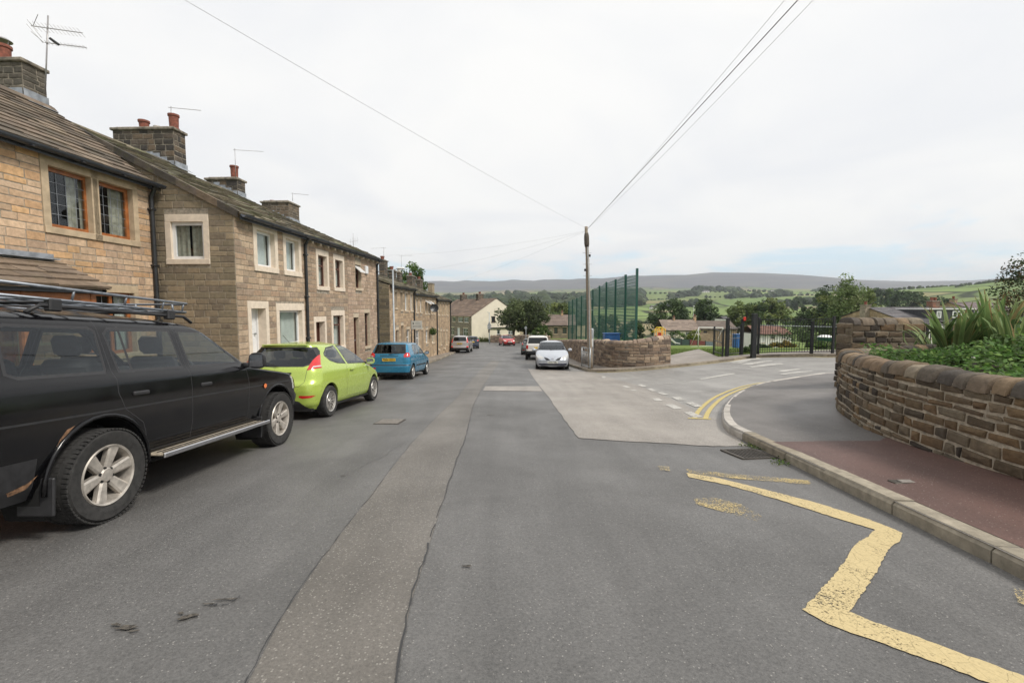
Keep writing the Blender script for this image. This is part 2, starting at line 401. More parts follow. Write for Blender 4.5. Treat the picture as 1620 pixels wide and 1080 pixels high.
# ============================================================ roads, kerbs, pavements
random.seed(7)
FK = [G(a, b) for a, b in ((935, 588), (968, 588), (1010, 585.5), (1050, 582), (1100, 577), (1150, 571), (1195, 565.5), (1240, 564), (1290, 563.5), (1335, 563.5))]
FK += [(FK[-1][0] + 4, FK[-1][1] + .1), (FK[-1][0] + 10, FK[-1][1] + .2)]
FKs = smooth_path(FK, 4)
MK = [(3.55, 64), (3.4, 50), (3.3, 40), (3.35, 32), (3.42, 28.5), (3.62, 25.6), FK[0]]
MKs = smooth_path(MK, 4)
NK = [(2.45, -6.), (2.75, -1.5), (2.98, .6)] + [G(a, b, .0) for a, b in ((1620, 917), (1480, 847), (1335, 775), (1240, 728), (1175, 696))]
NKs = smooth_path(NK, 3)
NC = [G(a, b) for a, b in ((1175, 696), (1150, 682), (1143, 664), (1150, 644), (1170, 626), (1205, 612), (1250, 604), (1290, 598), (1332, 594))]
NC += [(NC[-1][0] + 2.5, NC[-1][1] + .5), (NC[-1][0] + 12, NC[-1][1] + 1.6)]
NCs = smooth_path(NC, 5)
drape('main_road', [(-5.3, -6), (4.4, -6), (4.4, 58), (5.5, 64), (9, 70), (9, 71), (-3.5, 76.5), (-20, 79), (-20, 66), (-9, 60), (-5.9, 50), (-5.3, 34)], 0, M_ROAD)
drape('side_road', [(3.0, 7.5)] + NCs + [(FK[-1][0] + 2, FK[-1][1])] + FKs[::-1] + [(3.4, 27.5), (2.9, 22)], .004, M_PALE2)
pale = pxpoly([(835, 583), (852, 608), (876, 640), (897, 669), (915, 693), (985, 698), (1060, 702), (1128, 706), (1185, 706), (1150, 682), (1143, 664), (1110, 655), (1060, 630), (1010, 610), (960, 596), (935, 588)])
drape('junction_patch', [(a + random.uniform(-.018, .018), b + random.uniform(-.018, .018)) for a, b in smooth_path(pale[:5], 6)[:-1] + smooth_path(pale[4:9], 6)] + pale[9:], .008, M_PALE)
st = [(370, 1120), (445, 980), (520, 870), (590, 780), (648, 705), (690, 660), (722, 630), (742, 605), (760, 585), (778, 570)]
sr = [(620, 1120), (648, 960), (672, 880), (698, 800), (722, 730), (737, 690), (744, 660), (752, 635), (768, 605), (782, 585), (790, 572)]
jit = lambda p: [(a + random.uniform(-.006, .006), b) for a, b in p]
drape('coarse_strip', jit(pxpoly(st)) + jit(pxpoly(sr))[::-1], .004, M_STRIP)
drape('cross_patch', pxpoly([(764, 618), (768, 611), (853, 611), (858, 619)]), .0045 + .004, M_PALE)
M_TAR = plain('tar_seam', (.032, .032, .033), .5, nscale=12)
mb = MB()
def seam(path, wd):
    pts = smooth_path(path, 8)
    pts = [(a + random.uniform(-.008, .008), b) for a, b in pts]
    for i in range(len(pts) - 1):
        a, b = pts[i], pts[i + 1]; w_ = wd * random.uniform(.4, 1.4)
        t = (Vector(b) - Vector(a)).normalized() * w_ / 2
        if random.random() < .04: continue
        mb.quad(*[(q[0], q[1], g(*q) + .009) for q in ((a[0] + t.y, a[1] - t.x), (b[0] + t.y, b[1] - t.x), (b[0] - t.y, b[1] + t.x), (a[0] - t.y, a[1] + t.x))])
seam(pxpoly(st[:9]), .005); seam(pxpoly(sr[:10]), .009)
tag(mb.build('road_seams', M_TAR), kind='structure')
# broken spots and cracks in the asphalt
M_POT = plain('broken_asphalt', (.105, .092, .076), .95, var=.5, nscale=40, bump=.8)
mb = MB()
for px, py, a_, b_ in ((200, 995, .055, .022), (185, 990, .03, .012), (212, 1000, .03, .01), (296, 978, .05, .02), (286, 972, .02, .012), (352, 950, .085, .008), (330, 957, .04, .007), (738, 897, .03, .014), (544, 753, .04, .01), (776, 657, .10, .02)):
    c = G(px, py); k = 14; an = random.uniform(-.3, .5)
    ring = []
    for j in range(k):
        t = 2 * math.pi * j / k; q = random.uniform(.6, 1.25)
        dx, dy = a_ * q * math.cos(t), b_ * q * math.sin(t)
        x, y = c[0] + dx * math.cos(an) - dy * math.sin(an), c[1] + dx * math.sin(an) + dy * math.cos(an); ring.append((x, y, g(x, y) + .0115))
    mb.add(ring, [tuple(range(k))])
tag(mb.build('road_damage', M_POT), kind='structure')
mb = MB()
def crack(px0, py0, px1, py1, wd, wob=.05):
    a, b = G(px0, py0), G(px1, py1); n = 26; pts = []; dx = dy = 0
    for i in range(n + 1): t = i / n; dx += random.uniform(-wob, wob) * .4; dy += random.uniform(-wob, wob) * .4; pts.append((lerp(a[0], b[0], t) + dx * math.sin(math.pi * t), lerp(a[1], b[1], t) + dy * math.sin(math.pi * t)))
    for p, q in zip(pts, pts[1:]):
        if random.random() < .12: continue
        w_ = wd * random.uniform(.3, 1.3) / 2; t = (Vector(q) - Vector(p)).normalized() * w_
        mb.quad(*[(c[0], c[1], g(*c) + .0085) for c in ((p[0] + t.y, p[1] - t.x), (q[0] + t.y, q[1] - t.x), (q[0] - t.y, q[1] + t.x), (p[0] - t.y, p[1] + t.x))])
for c in ((1000, 704, 1100, 707, .006), (560, 745, 640, 700, .004), (335, 958, 380, 943, .007)): crack(*c)
tag(mb.build('road_cracks', M_TAR), kind='structure')
# pavements
drape('left_pavement', [(-5.35, -6), (-9.4, -6), (-9.4, 49), (-5.7, 50.2), (-5.35, 34)], .12, M_PAVEL)
wallbase = pxpoly([(1052, 574), (1020, 577.5), (985, 579), (955, 578.5)], .12)
drape('junction_pavement', MKs + FKs[1:] + [(FK[-1][0], FK[-1][1] + 1.2), (FK[6][0], FK[6][1] + 1.0), (FK[5][0] + .3, FK[5][1] + 1.6)] + pxpoly([(1116, 556), (1105, 552), (1060, 562)], .12) + wallbase + [(4.7, 26.5), (4.6, 45), (4.2, 64)], .12, M_PAVEL)
RB = [(11.5, NC[-1][1] - 1)]
drape('corner_pavement', NKs + NCs[1:] + [(NC[-1][0], 8), (6.2, 8), (6.2, -6)], .12, M_PAVE)
rp = pxpoly([(1222, 699), (1300, 697.5), (1392, 697)], .12)
drape('red_surface', [(a + .17, b) for a, b in NKs if b < rp[0][1] - .25] + [rp[0], rp[1], rp[2], (5.8, 6.6), (5.8, -6)], .124, M_RED)
M_GRAVEL = None
def kerb(name, path, mat, wd=.15, ln=.9, top=.125, side=1, h=.2):
    mb = MB(); pts = [Vector((p[0], p[1])) for p in path]
    cum = [0]
    for i in range(1, len(pts)): cum.append(cum[-1] + (pts[i] - pts[i - 1]).length)
    def ev(s):
        s = max(0, min(cum[-1] - 1e-4, s))
        for i in range(len(cum) - 1):
            if s <= cum[i + 1]: break
        t = (s - cum[i]) / max(1e-6, cum[i + 1] - cum[i]); return pts[i].lerp(pts[i + 1], t), (pts[i + 1] - pts[i]).normalized()
    s = 0
    while s < cum[-1]:
        L_ = ln * random.uniform(.8, 1.15); e = min(cum[-1], s + L_); t0 = random.uniform(-.006, .006); o_ = random.uniform(-.008, .008); b0 = .018
        base = random.choice([(.30, .26, .20), (.26, .22, .17), (.34, .30, .235), (.22, .19, .155)]) if mat is M_KERB else (1, 1, 1)
        n = max(1, int((e - s) / .3)); vs = []
        for i in range(n + 1):
            p, t = ev(s + .006 + (e - s - .012) * i / n); nn = Vector((-t.y, t.x)) * side
            z = g(p.x, p.y)
            for a, hh in ((o_, -h), (o_ - .012, top - b0 - .02), (o_ + b0, top + t0), (wd, top + t0), (wd, -h)):
                q = p + nn * -a; vs.append((q.x, q.y, z + hh))
        fs = []
        for i in range(n):
            for j in range(4): fs.append((i*5 + j, i*5 + j + 1, i*5 + 5 + j + 1, i*5 + 5 + j))
        fs += [(0, 1, 2, 3, 4), tuple(n*5 + j for j in (4, 3, 2, 1, 0))]
        if side < 0: fs = [f[::-1] for f in fs]
        mb.add(vs, fs, 0, base); s = e
    return tag(mb.build(name, mat), kind='structure')
kerb('kerb_stones', NKs, M_KERB, .17, .95, .128)
kerb('kerb_corner', NCs, M_KERBP, .15, 1.1, .128)
kerb('kerb_left', [(-5.35, -6), (-5.35, 34), (-5.6, 49)], M_KERB, .15, .9, .126, side=-1)
kerb('kerb_far', MKs + FKs[1:], M_KERB, .15, .9, .126)
# ------------------------------------------------------------ painted markings
def rag(poly, amp=.006, step=.03):
    out_ = []
    for i, a in enumerate(poly):
        b = poly[(i + 1) % len(poly)]; n = max(1, int(math.hypot(b[0] - a[0], b[1] - a[1]) / step))
        for k in range(n): t = k / n; out_.append((lerp(a[0], b[0], t) + random.uniform(-amp, amp), lerp(a[1], b[1], t) + random.uniform(-amp, amp)))
    return out_
def mark(name, pts, mat, off=.0125): return drape(name, rag(pxpoly(pts)), off, mat)
mark('zigzag_line', [(1086, 748), (1130, 755), (1200, 772), (1290, 795), (1375, 822), (1428, 843), (1424, 856), (1404, 870), (1392, 896), (1370, 930), (1345, 968), (1372, 981), (1440, 1004), (1530, 1038), (1660, 1084), (1660, 1112), (1600, 1095), (1500, 1056), (1400, 1020), (1320, 992), (1270, 965), (1293, 940), (1320, 910), (1341, 880), (1356, 858), (1376, 848), (1384, 838), (1320, 819), (1240, 793), (1150, 767), (1090, 755)], M_YEL, .006)
mark('worn_line', [(1085, 742), (1160, 750), (1281, 760), (1282, 767), (1160, 757), (1090, 749)], M_YELW, .006)
mark('worn_patch', [(1098, 789), (1130, 787), (1172, 798), (1205, 816), (1200, 826), (1150, 812), (1100, 797)], M_YELW, .006)
mark('worn_patch', [(1600, 930), (1640, 938), (1640, 968), (1612, 955)], M_YELW)
mark('worn_patch', [(1040, 738), (1058, 738), (1060, 746), (1044, 745)], M_YELW)
for o_, nm in ((.30, 'double_yellow_line'), (.50, 'double_yellow_line')):
    pth = [p for p in offset_path(NCs, o_)][10:-7]
    drape(nm, band(pth, .095), .013, M_YEL2)
e0 = offset_path(NCs, .2)[10]; e1 = offset_path(NCs, .62)[10]
drape('yellow_end_bar', band([e0, e1], .09), .016, M_YEL2)
for o_ in (-.28,):
    drape('yellow_kerb_line', band(offset_path(FKs, o_)[2:-6], .1), .013, M_YEL2)
dash = [[(1066, 627), (1083, 627), (1110, 641), (1092, 646 - 1)], [(1082, 652), (1100, 653), (1112, 661), (1098, 662)]]
dash = [[(1082, 653), (1094, 652), (1112, 660), (1098, 661.5)], [(1052, 641), (1064, 640), (1080, 647), (1067, 648)], [(1031, 631), (1042, 630.5), (1049, 634.5), (1037, 635)],
        [(1084, 637.5), (1096, 637), (1112, 643.5), (1100, 644.5)], [(1062, 629), (1075, 628.5), (1086, 633.5), (1073, 634)], [(1040, 621.5), (1048, 621), (1058, 625), (1049, 625.5)],
        [(1024, 615.5), (1031, 615), (1039, 619), (1031, 619.5)], [(996, 617), (1004, 617), (1013, 619), (1004, 619.5)], [(984, 610.5), (991, 610.5), (998, 613.5), (990, 614)], [(1008, 609), (1015, 608.5), (1024, 612), (1016, 612.5)], [(952, 595.5), (957, 595.5), (959, 598.5), (953, 598.5)]]
for d in dash: mark('give_way_dash', d, M_WHT, .0165)
for d in ([(1106, 599.5), (1148, 592), (1162, 590.5), (1162, 592), (1150, 594), (1110, 601)], [(1050, 607), (1085, 602.5), (1085, 603.5), (1052, 608.5)]): mark('centre_line', d, M_WHTW if d[0][0] < 1100 else M_WHT, .013)
for d in ([(1153, 572.5), (1180, 568), (1200, 566), (1207, 568.5), (1190, 569), (1172, 575), (1160, 574.5)], [(1184, 580), (1215, 576), (1236, 574.5), (1240, 577), (1215, 579), (1190, 582)], [(1170, 576.5), (1205, 571.5), (1222, 570.5), (1222, 571.5), (1190, 577)],
          [(1228, 587), (1262, 583.5), (1268, 584.5), (1240, 588.5)], [(1262, 596.5), (1292, 591), (1304, 590), (1312, 592), (1290, 596), (1268, 598.5)], [(1233, 592), (1260, 588.5), (1285, 587), (1285, 588), (1240, 593)]):
    mark('road_lettering', d, M_WHT, .0135)
# drain grate and manhole covers
def rectw(px, py, a, b, rot):
    c = G(px, py); return c, Matrix.Translation((c[0], c[1], g(*c))) @ Matrix.Rotation(math.atan(-.074), 4, 'X') @ Matrix.Rotation(rot, 4, 'Z')
M_IRON = plain('cast_iron', (.10, .088, .075), .6, .6, .3, 20, bump=.4)
M_VOID = plain('drain_void', (.008, .008, .008), .9)
c, Mx = rectw(1184, 718.5, .4, .4, .12)
root = empty('drain_grate', (c[0], c[1], g(*c)), 0, 'rectangular slotted iron drain grate set in the road against the kerb', 'drain')
Mi = Matrix.Translation((-c[0], -c[1], -g(*c)))
mb = MB(); mb.box((-.24, -.24, -.05), (.24, .24, .009), Mi @ Mx); mb.build('void', M_VOID, root)
mb = MB()
for s_ in (-1, 1):
    mb.box((-.25, s_ * .235 - .02, -.03), (.25, s_ * .235 + .02, .018), Mi @ Mx); mb.box((s_ * .235 - .02, -.215, -.03), (s_ * .235 + .02, .215, .018), Mi @ Mx)
for k_ in range(9): mb.box((-.2 + k_ * .05 - .011, -.215, -.03), (-.2 + k_ * .05 + .011, .215, .016), Mi @ Mx)
mb.build('grate', M_IRON, root)
M_COVER = plain('worn_cover', (.26, .235, .21), .6, .2, .25, 30, bump=.5)
c, Mx = rectw(617, 667, .4, .3, -.03); Mi = Matrix.Translation((-c[0], -c[1], -g(*c)))
root = empty('manhole_cover', (c[0], c[1], g(*c)), 0, 'pale rectangular manhole cover in the left lane of the road', 'manhole cover')
mb = MB(); mb.box((-.24, -.26, -.02), (.24, .26, .008), Mi @ Mx); mb.build('frame', M_IRON, root)
mb = MB()
for a in range(8):
    for b in range(8): mb.box((-.21 + a * .0525, -.23 + b * .0575, .0), (-.21 + a * .0525 + .044, -.23 + b * .0575 + .048, .016), Mi @ Mx)
mb.build('cover_plate', M_COVER, root)
c, Mx = rectw(1428, 762, .1, .1, .5); Mi = Matrix.Translation((-c[0], -c[1], -g(*c)))
c = G(1428, 762, .124)
root = empty('valve_cover', (c[0], c[1], g(*c) + .124), 0, 'small metal valve cover flap in the red pavement by the stone wall', 'valve cover')
mb = MB(); mb.box((-.11, -.05, -.02), (.11, .05, .006), ch=.004); mb.build('frame', M_IRON, root)
mb = MB(); mb.box((-.04, -.035, .006), (.095, .035, .014), ch=.004); mb.build('lid', M_COVER, root)

# ============================================================ stone walls
M_STONE = attrmat('wall_stone', 13., .42, .92, .7, .014, .45, (.07, .06, .05))
M_STONEF = attrmat('wall_stone_far', 7., .3, .92, .4, .02, .35, (.10, .085, .065))
M_ASH = attrmat('house_stone', 12., .34, .92, .6, .01, .35, (.10, .085, .065))
M_MORT = plain('mortar', (.31, .27, .215), .95, var=.3, nscale=14, bump=.6)
M_MORTD = plain('mortar_dark', (.235, .205, .165), .95, var=.4, nscale=8, bump=.6)
M_DRESS = plain('dressed_stone', (.50, .41, .30), .85, var=.12, nscale=9, bump=.3)
M_DRESSP = plain('painted_stone', (.68, .58, .47), .8, var=.08, nscale=9, bump=.15)
M_MORTW = plain('garden_wall_mortar', (.40, .345, .27), .95, var=.3, nscale=14, bump=.6)
def pick(pal, j=.12):
    c = random.choice(pal); k = random.uniform(1 - j, 1 + j); return (c[0] * k, c[1] * k, c[2] * k)
def stone_course(mb, mp, u0, u1, z0, z1, zt, zb, holes, pal, sw, depth, gap, rough, mi=0, uscale=1.0):
    segs = [(u0, u1)]
    for (a, b, c, d) in holes:
        if c < z1 - .01 and d > z0 + .01:
            ns = []
            for s in segs:
                if b <= s[0] or a >= s[1]: ns.append(s)
                else:
                    if a > s[0] + .02: ns.append((s[0], a))
                    if b < s[1] - .02: ns.append((b, s[1]))
            segs = ns
    for (a, b) in segs:
        x = a
        while x < b - .01:
            w_ = random.uniform(*sw); 
            if random.random() < .15: w_ *= .55
            e = x + w_
            if b - e < sw[0] * .7: e = b
            # partial holes: clip height
            lo = z0; hi = z1
            for (ha, hb, hc, hd) in holes:
                if ha < e and hb > x:
                    if lo < hc < hi and hd >= hi: hi = hc
                    elif lo < hd < hi and hc <= lo: lo = hd
            t0, t1 = min(hi, zt(x)), min(hi, zt(e)); b0, b1 = max(lo, zb(x)), max(lo, zb(e))
            if t0 - b0 > .03 or t1 - b1 > .03:
                gp = gap; j = lambda s=rough: random.uniform(-s, s) * .012
                q = [(x + gp + j(), b0 + gp + j()), (e - gp + j(), b1 + gp + j()), (e - gp + j(), t1 - gp + j()), (x + gp + j(), t0 - gp + j())]
                if q[2][1] < q[1][1]: q[2] = (q[2][0], q[1][1] + .004)
                if q[3][1] < q[0][1]: q[3] = (q[3][0], q[0][1] + .004)
                cx_ = sum(p[0] for p in q) / 4; cz_ = sum(p[1] for p in q) / 4; dd = depth * random.uniform(.6, 1.25)
                ins = .012 + .006 * rough
                def sh(p, k): 
                    dx, dz = cx_ - p[0], cz_ - p[1]; 
                    return (p[0] + math.copysign(min(abs(dx) * .5, k), dx), p[1] + math.copysign(min(abs(dz) * .5, k), dz))
                vs = [mp(p[0], p[1], -.012) for p in q] + [mp(*sh(p, ins * .35), dd * .7) for p in q] + [mp(*sh(p, ins), dd + random.uniform(-.15, .15) * depth * rough) for p in q]
                fs = []
                for k in range(4):
                    n_ = (k + 1) % 4; fs += [(k, n_, 4 + n_, 4 + k), (4 + k, 4 + n_, 8 + n_, 8 + k)]
                if rough > .5:
                    vs.append(mp(cx_ + random.uniform(-.02, .02), cz_ + random.uniform(-.01, .01), dd * random.uniform(.95, 1.5)))
                    fs += [(8, 9, 12), (9, 10, 12), (10, 11, 12), (11, 8, 12)]
                else: fs.append((8, 9, 10, 11))
                mb.add(vs, fs, mi, pick(pal))
            x = e
def stones(mb, mp, u0, u1, z0, zt, zb=None, holes=(), pal=None, ch=(.12, .17), sw=(.2, .48), depth=.01, gap=.005, rough=.3, mi=0):
    zb = zb or (lambda u: z0); ztm = max(zt(lerp(u0, u1, k / 8)) for k in range(9)); z = z0
    while z < ztm - .01:
        h = random.uniform(*ch)
        if ztm - z - h < ch[0] * .6: h = ztm - z
        stone_course(mb, mp, u0, u1, z, z + h, zt, zb, holes, pal, sw, depth, gap, rough, mi); z += h
def backing(mb, mp, u0, u1, z0, zt, holes=(), mi=1, step=.6):
    us = sorted(set([u0, u1] + [h[i] for h in holes for i in (0, 1) if u0 < h[i] < u1]))
    uu = []
    for a, b in zip(us, us[1:]):
        n = max(1, int((b - a) / step)); uu += [lerp(a, b, i / n) for i in range(n)]
    uu.append(u1); ztm = max(zt(u) for u in uu)
    zs = sorted(set([z0, ztm] + [h[i] for h in holes for i in (2, 3) if z0 < h[i] < ztm]))
    for a, b in zip(uu, uu[1:]):
        for c, d in zip(zs, zs[1:]):
            m = ((a + b) / 2, (c + d) / 2)
            if any(h[0] < m[0] < h[1] and h[2] < m[1] < h[3] for h in holes): continue
            ta, tb = min(d, zt(a)), min(d, zt(b))
            if ta <= c and tb <= c: continue
            mb.quad(mp(a, c, 0), mp(b, c, 0), mp(b, max(c, tb), 0), mp(a, max(c, ta), 0), mi)
def path_map(path, thick=0, side=1):
    pts = [Vector((p[0], p[1])) for p in path]; cum = [0]
    for i in range(1, len(pts)): cum.append(cum[-1] + (pts[i] - pts[i - 1]).length)
    nr = []
    for i in range(len(pts)):
        t = (pts[min(i + 1, len(pts) - 1)] - pts[max(i - 1, 0)]).normalized(); nr.append(Vector((t.y, -t.x)) * side)
    def ev(s):
        s = max(0, min(cum[-1] - 1e-5, s))
        for i in range(len(cum) - 1):
            if s <= cum[i + 1]: break
        t = (s - cum[i]) / max(1e-6, cum[i + 1] - cum[i]); return pts[i].lerp(pts[i + 1], t), nr[i].lerp(nr[i + 1], t).normalized()
    def mp(u, z, d):
        p, n = ev(u); q = p + n * (d - thick); return (q.x, q.y, z)
    return mp, cum[-1], ev
def boundary_wall(name, label, path, ztop, thick, pal, ch=(.09, .2), sw=(.16, .46), cope=.17, copew=(.14, .36), rough=1.0, mats=None, coping_over=.03, ends=True, side=1, depth=.03, gap=.007):
    """a free-standing rubble wall with round-backed coping stones"""
    m, Ln, ev = path_map(path, 0, side)
    root = tag(bpy.data.objects.new(name, None), label, 'stone wall'); COL.objects.link(root)
    mats = mats or [M_STONE, M_MORTW]
    p0, _ = ev(Ln / 2); org = Vector((p0.x, p0.y, g(p0.x, p0.y))); root.location = org
    off = lambda f: (lambda u, z, d: tuple(Vector(f(u, z, d)) - org))
    mb = MB(); bot = lambda u: g(*ev(u)[0]) - .1; zt = lambda u: ztop(u, ev(u)[0]) - cope * .8
    z0 = min(bot(Ln * k / 10) for k in range(11))
    m2, L2, _ = path_map(path, 0, side)
    front = off(m)
    back = off(lambda u, z, d: m(u, z, -thick - d))
    for mp in (front, back):
        stones(mb, mp, 0, Ln, z0, zt, bot, (), pal, ch, sw, depth, gap, rough)
        backing(mb, mp, 0, Ln, z0, zt, (), 1, .25)
    if ends:
        for ue, sg in ((0, -1), (Ln, 1)):
            pe, ne = ev(ue if ue == 0 else Ln - 1e-3); t = Vector((-ne.y, ne.x)) * side * sg
            def me_(u, z, d, pe=pe, ne=ne, t=t): q = pe - ne * u + t * d; return (q.x - org.x, q.y - org.y, z - org.z)
            zz_ = zt(ue); stones(mb, me_, -depth, thick + depth, z0, lambda u: zz_, None, (), pal, ch, (.2, .45), depth, .006, rough)
            backing(mb, me_, 0, thick, z0, lambda u: zz_, (), 1)
    mb.build('masonry', mats, root)
    # coping: half-round stones laid side by side
    mb = MB(); s = 0; r = thick / 2 + coping_over
    while s < Ln - .01:
        w_ = random.uniform(*copew); e = min(Ln, s + w_)
        if Ln - e < copew[0] * .6: e = Ln
        k = random.uniform(.94, 1.06); c = pick(pal, .18); c = tuple(min(.5, v * 1.25 + .03) for v in c); rows = [s + .006, s + .03, (s + e) / 2, e - .03, e - .006]; vs = []; n = 9; dz = random.uniform(-.008, .008)
        for ri, u in enumerate(rows):
            p, nn = ev(u); zz_ = ztop(u, p); sc_ = .86 if ri in (0, 4) else k
            for j in range(n):
                t = math.pi * j / (n - 1); xx = math.copysign(abs(math.cos(t)) ** .75, math.cos(t)) * r * sc_; yy = math.sin(t) ** .8 * cope * (.8 + .2 * sc_)
                q = p - nn * (thick / 2) + nn * xx; jj = random.uniform(-.006, .006) * rough
                vs.append((q.x - org.x + jj, q.y - org.y + jj, zz_ - cope + yy * sc_ + dz + jj - org.z))
        fs = []
        for i in range(4):
            for j in range(n - 1): fs.append((i*n + j, i*n + j + 1, (i+1)*n + j + 1, (i+1)*n + j))
            fs.append((i*n + n - 1, i*n, (i+1)*n, (i+1)*n + n - 1))
        fs += [tuple(range(n - 1, -1, -1)), tuple(4*n + j for j in range(n))]
        if side < 0: fs = [f[::-1] for f in fs]
        mb.add(vs, fs, 0, c); s = e
    o = mb.build('coping', mats[0], root); o.data.set_sharp_from_angle(angle=R(40))
    return root
PAL_R = [(0.159, 0.115, 0.071), (0.128, 0.092, 0.059), (0.064, 0.052, 0.039), (0.191, 0.132, 0.075), (0.150, 0.119, 0.083), (0.092, 0.073, 0.053), (0.201, 0.154, 0.102), (0.155, 0.101, 0.056), (0.053, 0.043, 0.035), (0.172, 0.141, 0.098), (0.114, 0.085, 0.056)]
wp = [(4.7, -3), (4.76, 1), (4.81, 3), (4.85, 4.3), (4.93, 5.0), (5.02, 5.72), (5.11, 6.13), (5.24, 6.63), (5.42, 7.1), (5.66, 7.65), (5.88, 8.1), (6.25, 8.6), (6.85, 9.0), (7.6, 9.15), (8.4, 9.2)]
wps = smooth_path(wp, 6)
def zt_r(u, p): return g(p.x, p.y) + lerp(1.06, 1.2, sst(3.6, 7.6, p.y)) - .07 * sst(6.2, 8, p.x) + .008 * math.sin(u * 2.3)
boundary_wall('curved_wall', 'curved rubble stone wall with rounded coping around the planted corner garden at right', wps, zt_r, .34, PAL_R, ch=(.075, .165), sw=(.15, .42), rough=1.2, side=-1, depth=.022, gap=.012)
bw = [(at(1345, 520, 10.6).x, 10.55), (at(1462, 520, 10.6).x, 10.6)]
boundary_wall('pillar_wall', 'short straight stone wall behind the curved wall, taller than it, with rounded coping', [(lerp(bw[0][0], bw[1][0], i / 6), lerp(bw[0][1], bw[1][1], i / 6)) for i in range(7)], lambda u, p: at(1400, 502, 10.6).z, .42, PAL_R, ch=(.12, .2), side=1)
PAL_W = [(0.259, 0.190, 0.135), (0.205, 0.150, 0.110), (0.302, 0.225, 0.160), (0.173, 0.130, 0.100), (0.130, 0.100, 0.080), (0.238, 0.175, 0.125), (0.324, 0.250, 0.180)]
jw = [(1.2, 73.0), (4.6, 68.5), (5.1, 62), (4.95, 50), (4.75, 38), (4.6, 30), (4.62, 27.2), (4.95, 25.9)] + [G(a, b, .12) for a, b in ((978, 579.5), (1010, 578.5), (1035, 576), (1051, 574))]
jws = smooth_path(jw, 5)
zc = [(73, -2.75), (62, -2.65), (45, -1.62), (30, -.58), (26, -.32), (24.5, -.2), (22, .12)]
def zt_j(u, p):
    pts = [proj((p.x, p.y, 0))]
    if p.y > 24.9 and p.y < 60: return at(810 + 720 * p.x / p.y, 536.8, p.y).z
    if p.y > 24.9 or p.x < 5.2:
        for (a, za), (b, zb_) in zip(zc, zc[1:]):
            if p.y >= b: return lerp(zb_, za, min(1, (p.y - b) / (a - b)))
    px = 810 + 720 * p.x / p.y
    py = 538 - sst(985, 1058, px) * 8.5
    return at(px, py, p.y).z
boundary_wall('roadside_wall', 'long low brown rubble wall behind the parked cars, curving round the junction to the grass field', jws, zt_j, .4, PAL_W, ch=(.1, .2), sw=(.18, .5), mats=[M_STONEF, M_MORTD], side=-1, depth=.02)
fw = [at(776, 540, 75), at(800, 540, 74.5), at(830, 540, 74), at(870, 540, 73)]
boundary_wall('end_wall', 'stone wall at the bottom of the street below the cream gable, behind the red car', smooth_path([(p.x, p.y) for p in fw], 3), lambda u, p: at(800, 530.5, 74).z, .4, PAL_W, ch=(.14, .24), sw=(.25, .6), mats=[M_STONEF, M_MORTD], side=1, depth=.02)
# ============================================================ houses of the terrace
TH = math.atan(.0333)
def frame(x0):      # local x = out towards the road, local y = along the terrace, local z = up
    n = Vector((math.cos(TH), -math.sin(TH), 0)); d = Vector((math.sin(TH), math.cos(TH), 0))
    return Matrix(((n.x, d.x, 0, x0), (n.y, d.y, 0, 0), (0, 0, 1, 0), (0, 0, 0, 1)))
def on_plane(px, py, p0, n):
    r = ray(px, py); o = Vector((0, 0, HC)); t = (Vector(p0) - o).dot(n) / r.dot(n); return o + r * t
M_TIMBER = plain('varnished_timber', (.33, .115, .035), .4, var=.25, nscale=8)
M_BROWN = plain('brown_frame', (.085, .032, .022), .4, var=.15)
M_UPVC = plain('white_frame', (.72, .72, .72), .3, var=.04)
M_CREAMF = plain('cream_frame', (.66, .60, .48), .4, var=.05)
M_GUT = plain('gutter_dark', (.035, .04, .05), .35, var=.15)
M_PIPE = plain('downpipe_black', (.02, .021, .023), .35, var=.15)
M_LEAD = plain('lead', (.30, .32, .35), .5, .3, .25, 7, bump=.2)
M_POTT = plain('terracotta', (.22, .075, .05), .85, var=.3, nscale=16, bump=.3)
M_POTP = plain('pale_pot', (.5, .47, .42), .8, var=.2, nscale=16)
M_ALU = plain('aerial_metal', (.35, .34, .34), .45, .7, .15)
M_GALV = plain('galvanised_steel', (.40, .42, .43), .45, .6, .18, 18)
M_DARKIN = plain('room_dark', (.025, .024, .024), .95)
M_CURT = plain('net_curtain', (.72, .72, .64), .95, var=.1, nscale=3)
M_DRAPE = plain('beige_drape', (.52, .48, .38), .95, var=.2, nscale=9)
M_FASCIA = plain('dark_fascia', (.012, .013, .016), .5, var=.1)
def glass(name, tint=(.75, .8, .82), trans=.75, rough=.02):
    k = NT(name); gl = k.n('ShaderNodeBsdfGlossy'); gl.inputs['Roughness'].default_value = rough; gl.inputs['Color'].default_value = (.9, .95, 1, 1)
    tr = k.n('ShaderNodeBsdfTransparent'); tr.inputs[0].default_value = tocol(tuple(c * trans for c in tint))
    fr = k.n('ShaderNodeFresnel'); gm = k.n('ShaderNodeNewGeometry'); k.l(k.ramp(gm.outputs['Backfacing'], 0, 1, 1.48, 1 / 1.48), fr.inputs[0]); ms = k.n('ShaderNodeMixShader')
    k.l(k.math('MULTIPLY', fr.outputs[0], 1.3), ms.inputs[0]); k.l(tr.outputs[0], ms.inputs[1]); k.l(gl.outputs[0], ms.inputs[2]); k.l(ms.outputs[0], k.o.inputs[0])
    return k.m
M_GLASS = glass('window_glass', trans=.95)
PAL_H1 = [(0.562, 0.385, 0.249), (0.513, 0.363, 0.245), (0.597, 0.429, 0.290), (0.537, 0.341, 0.197), (0.466, 0.330, 0.232), (0.621, 0.452, 0.314), (0.572, 0.363, 0.197)]
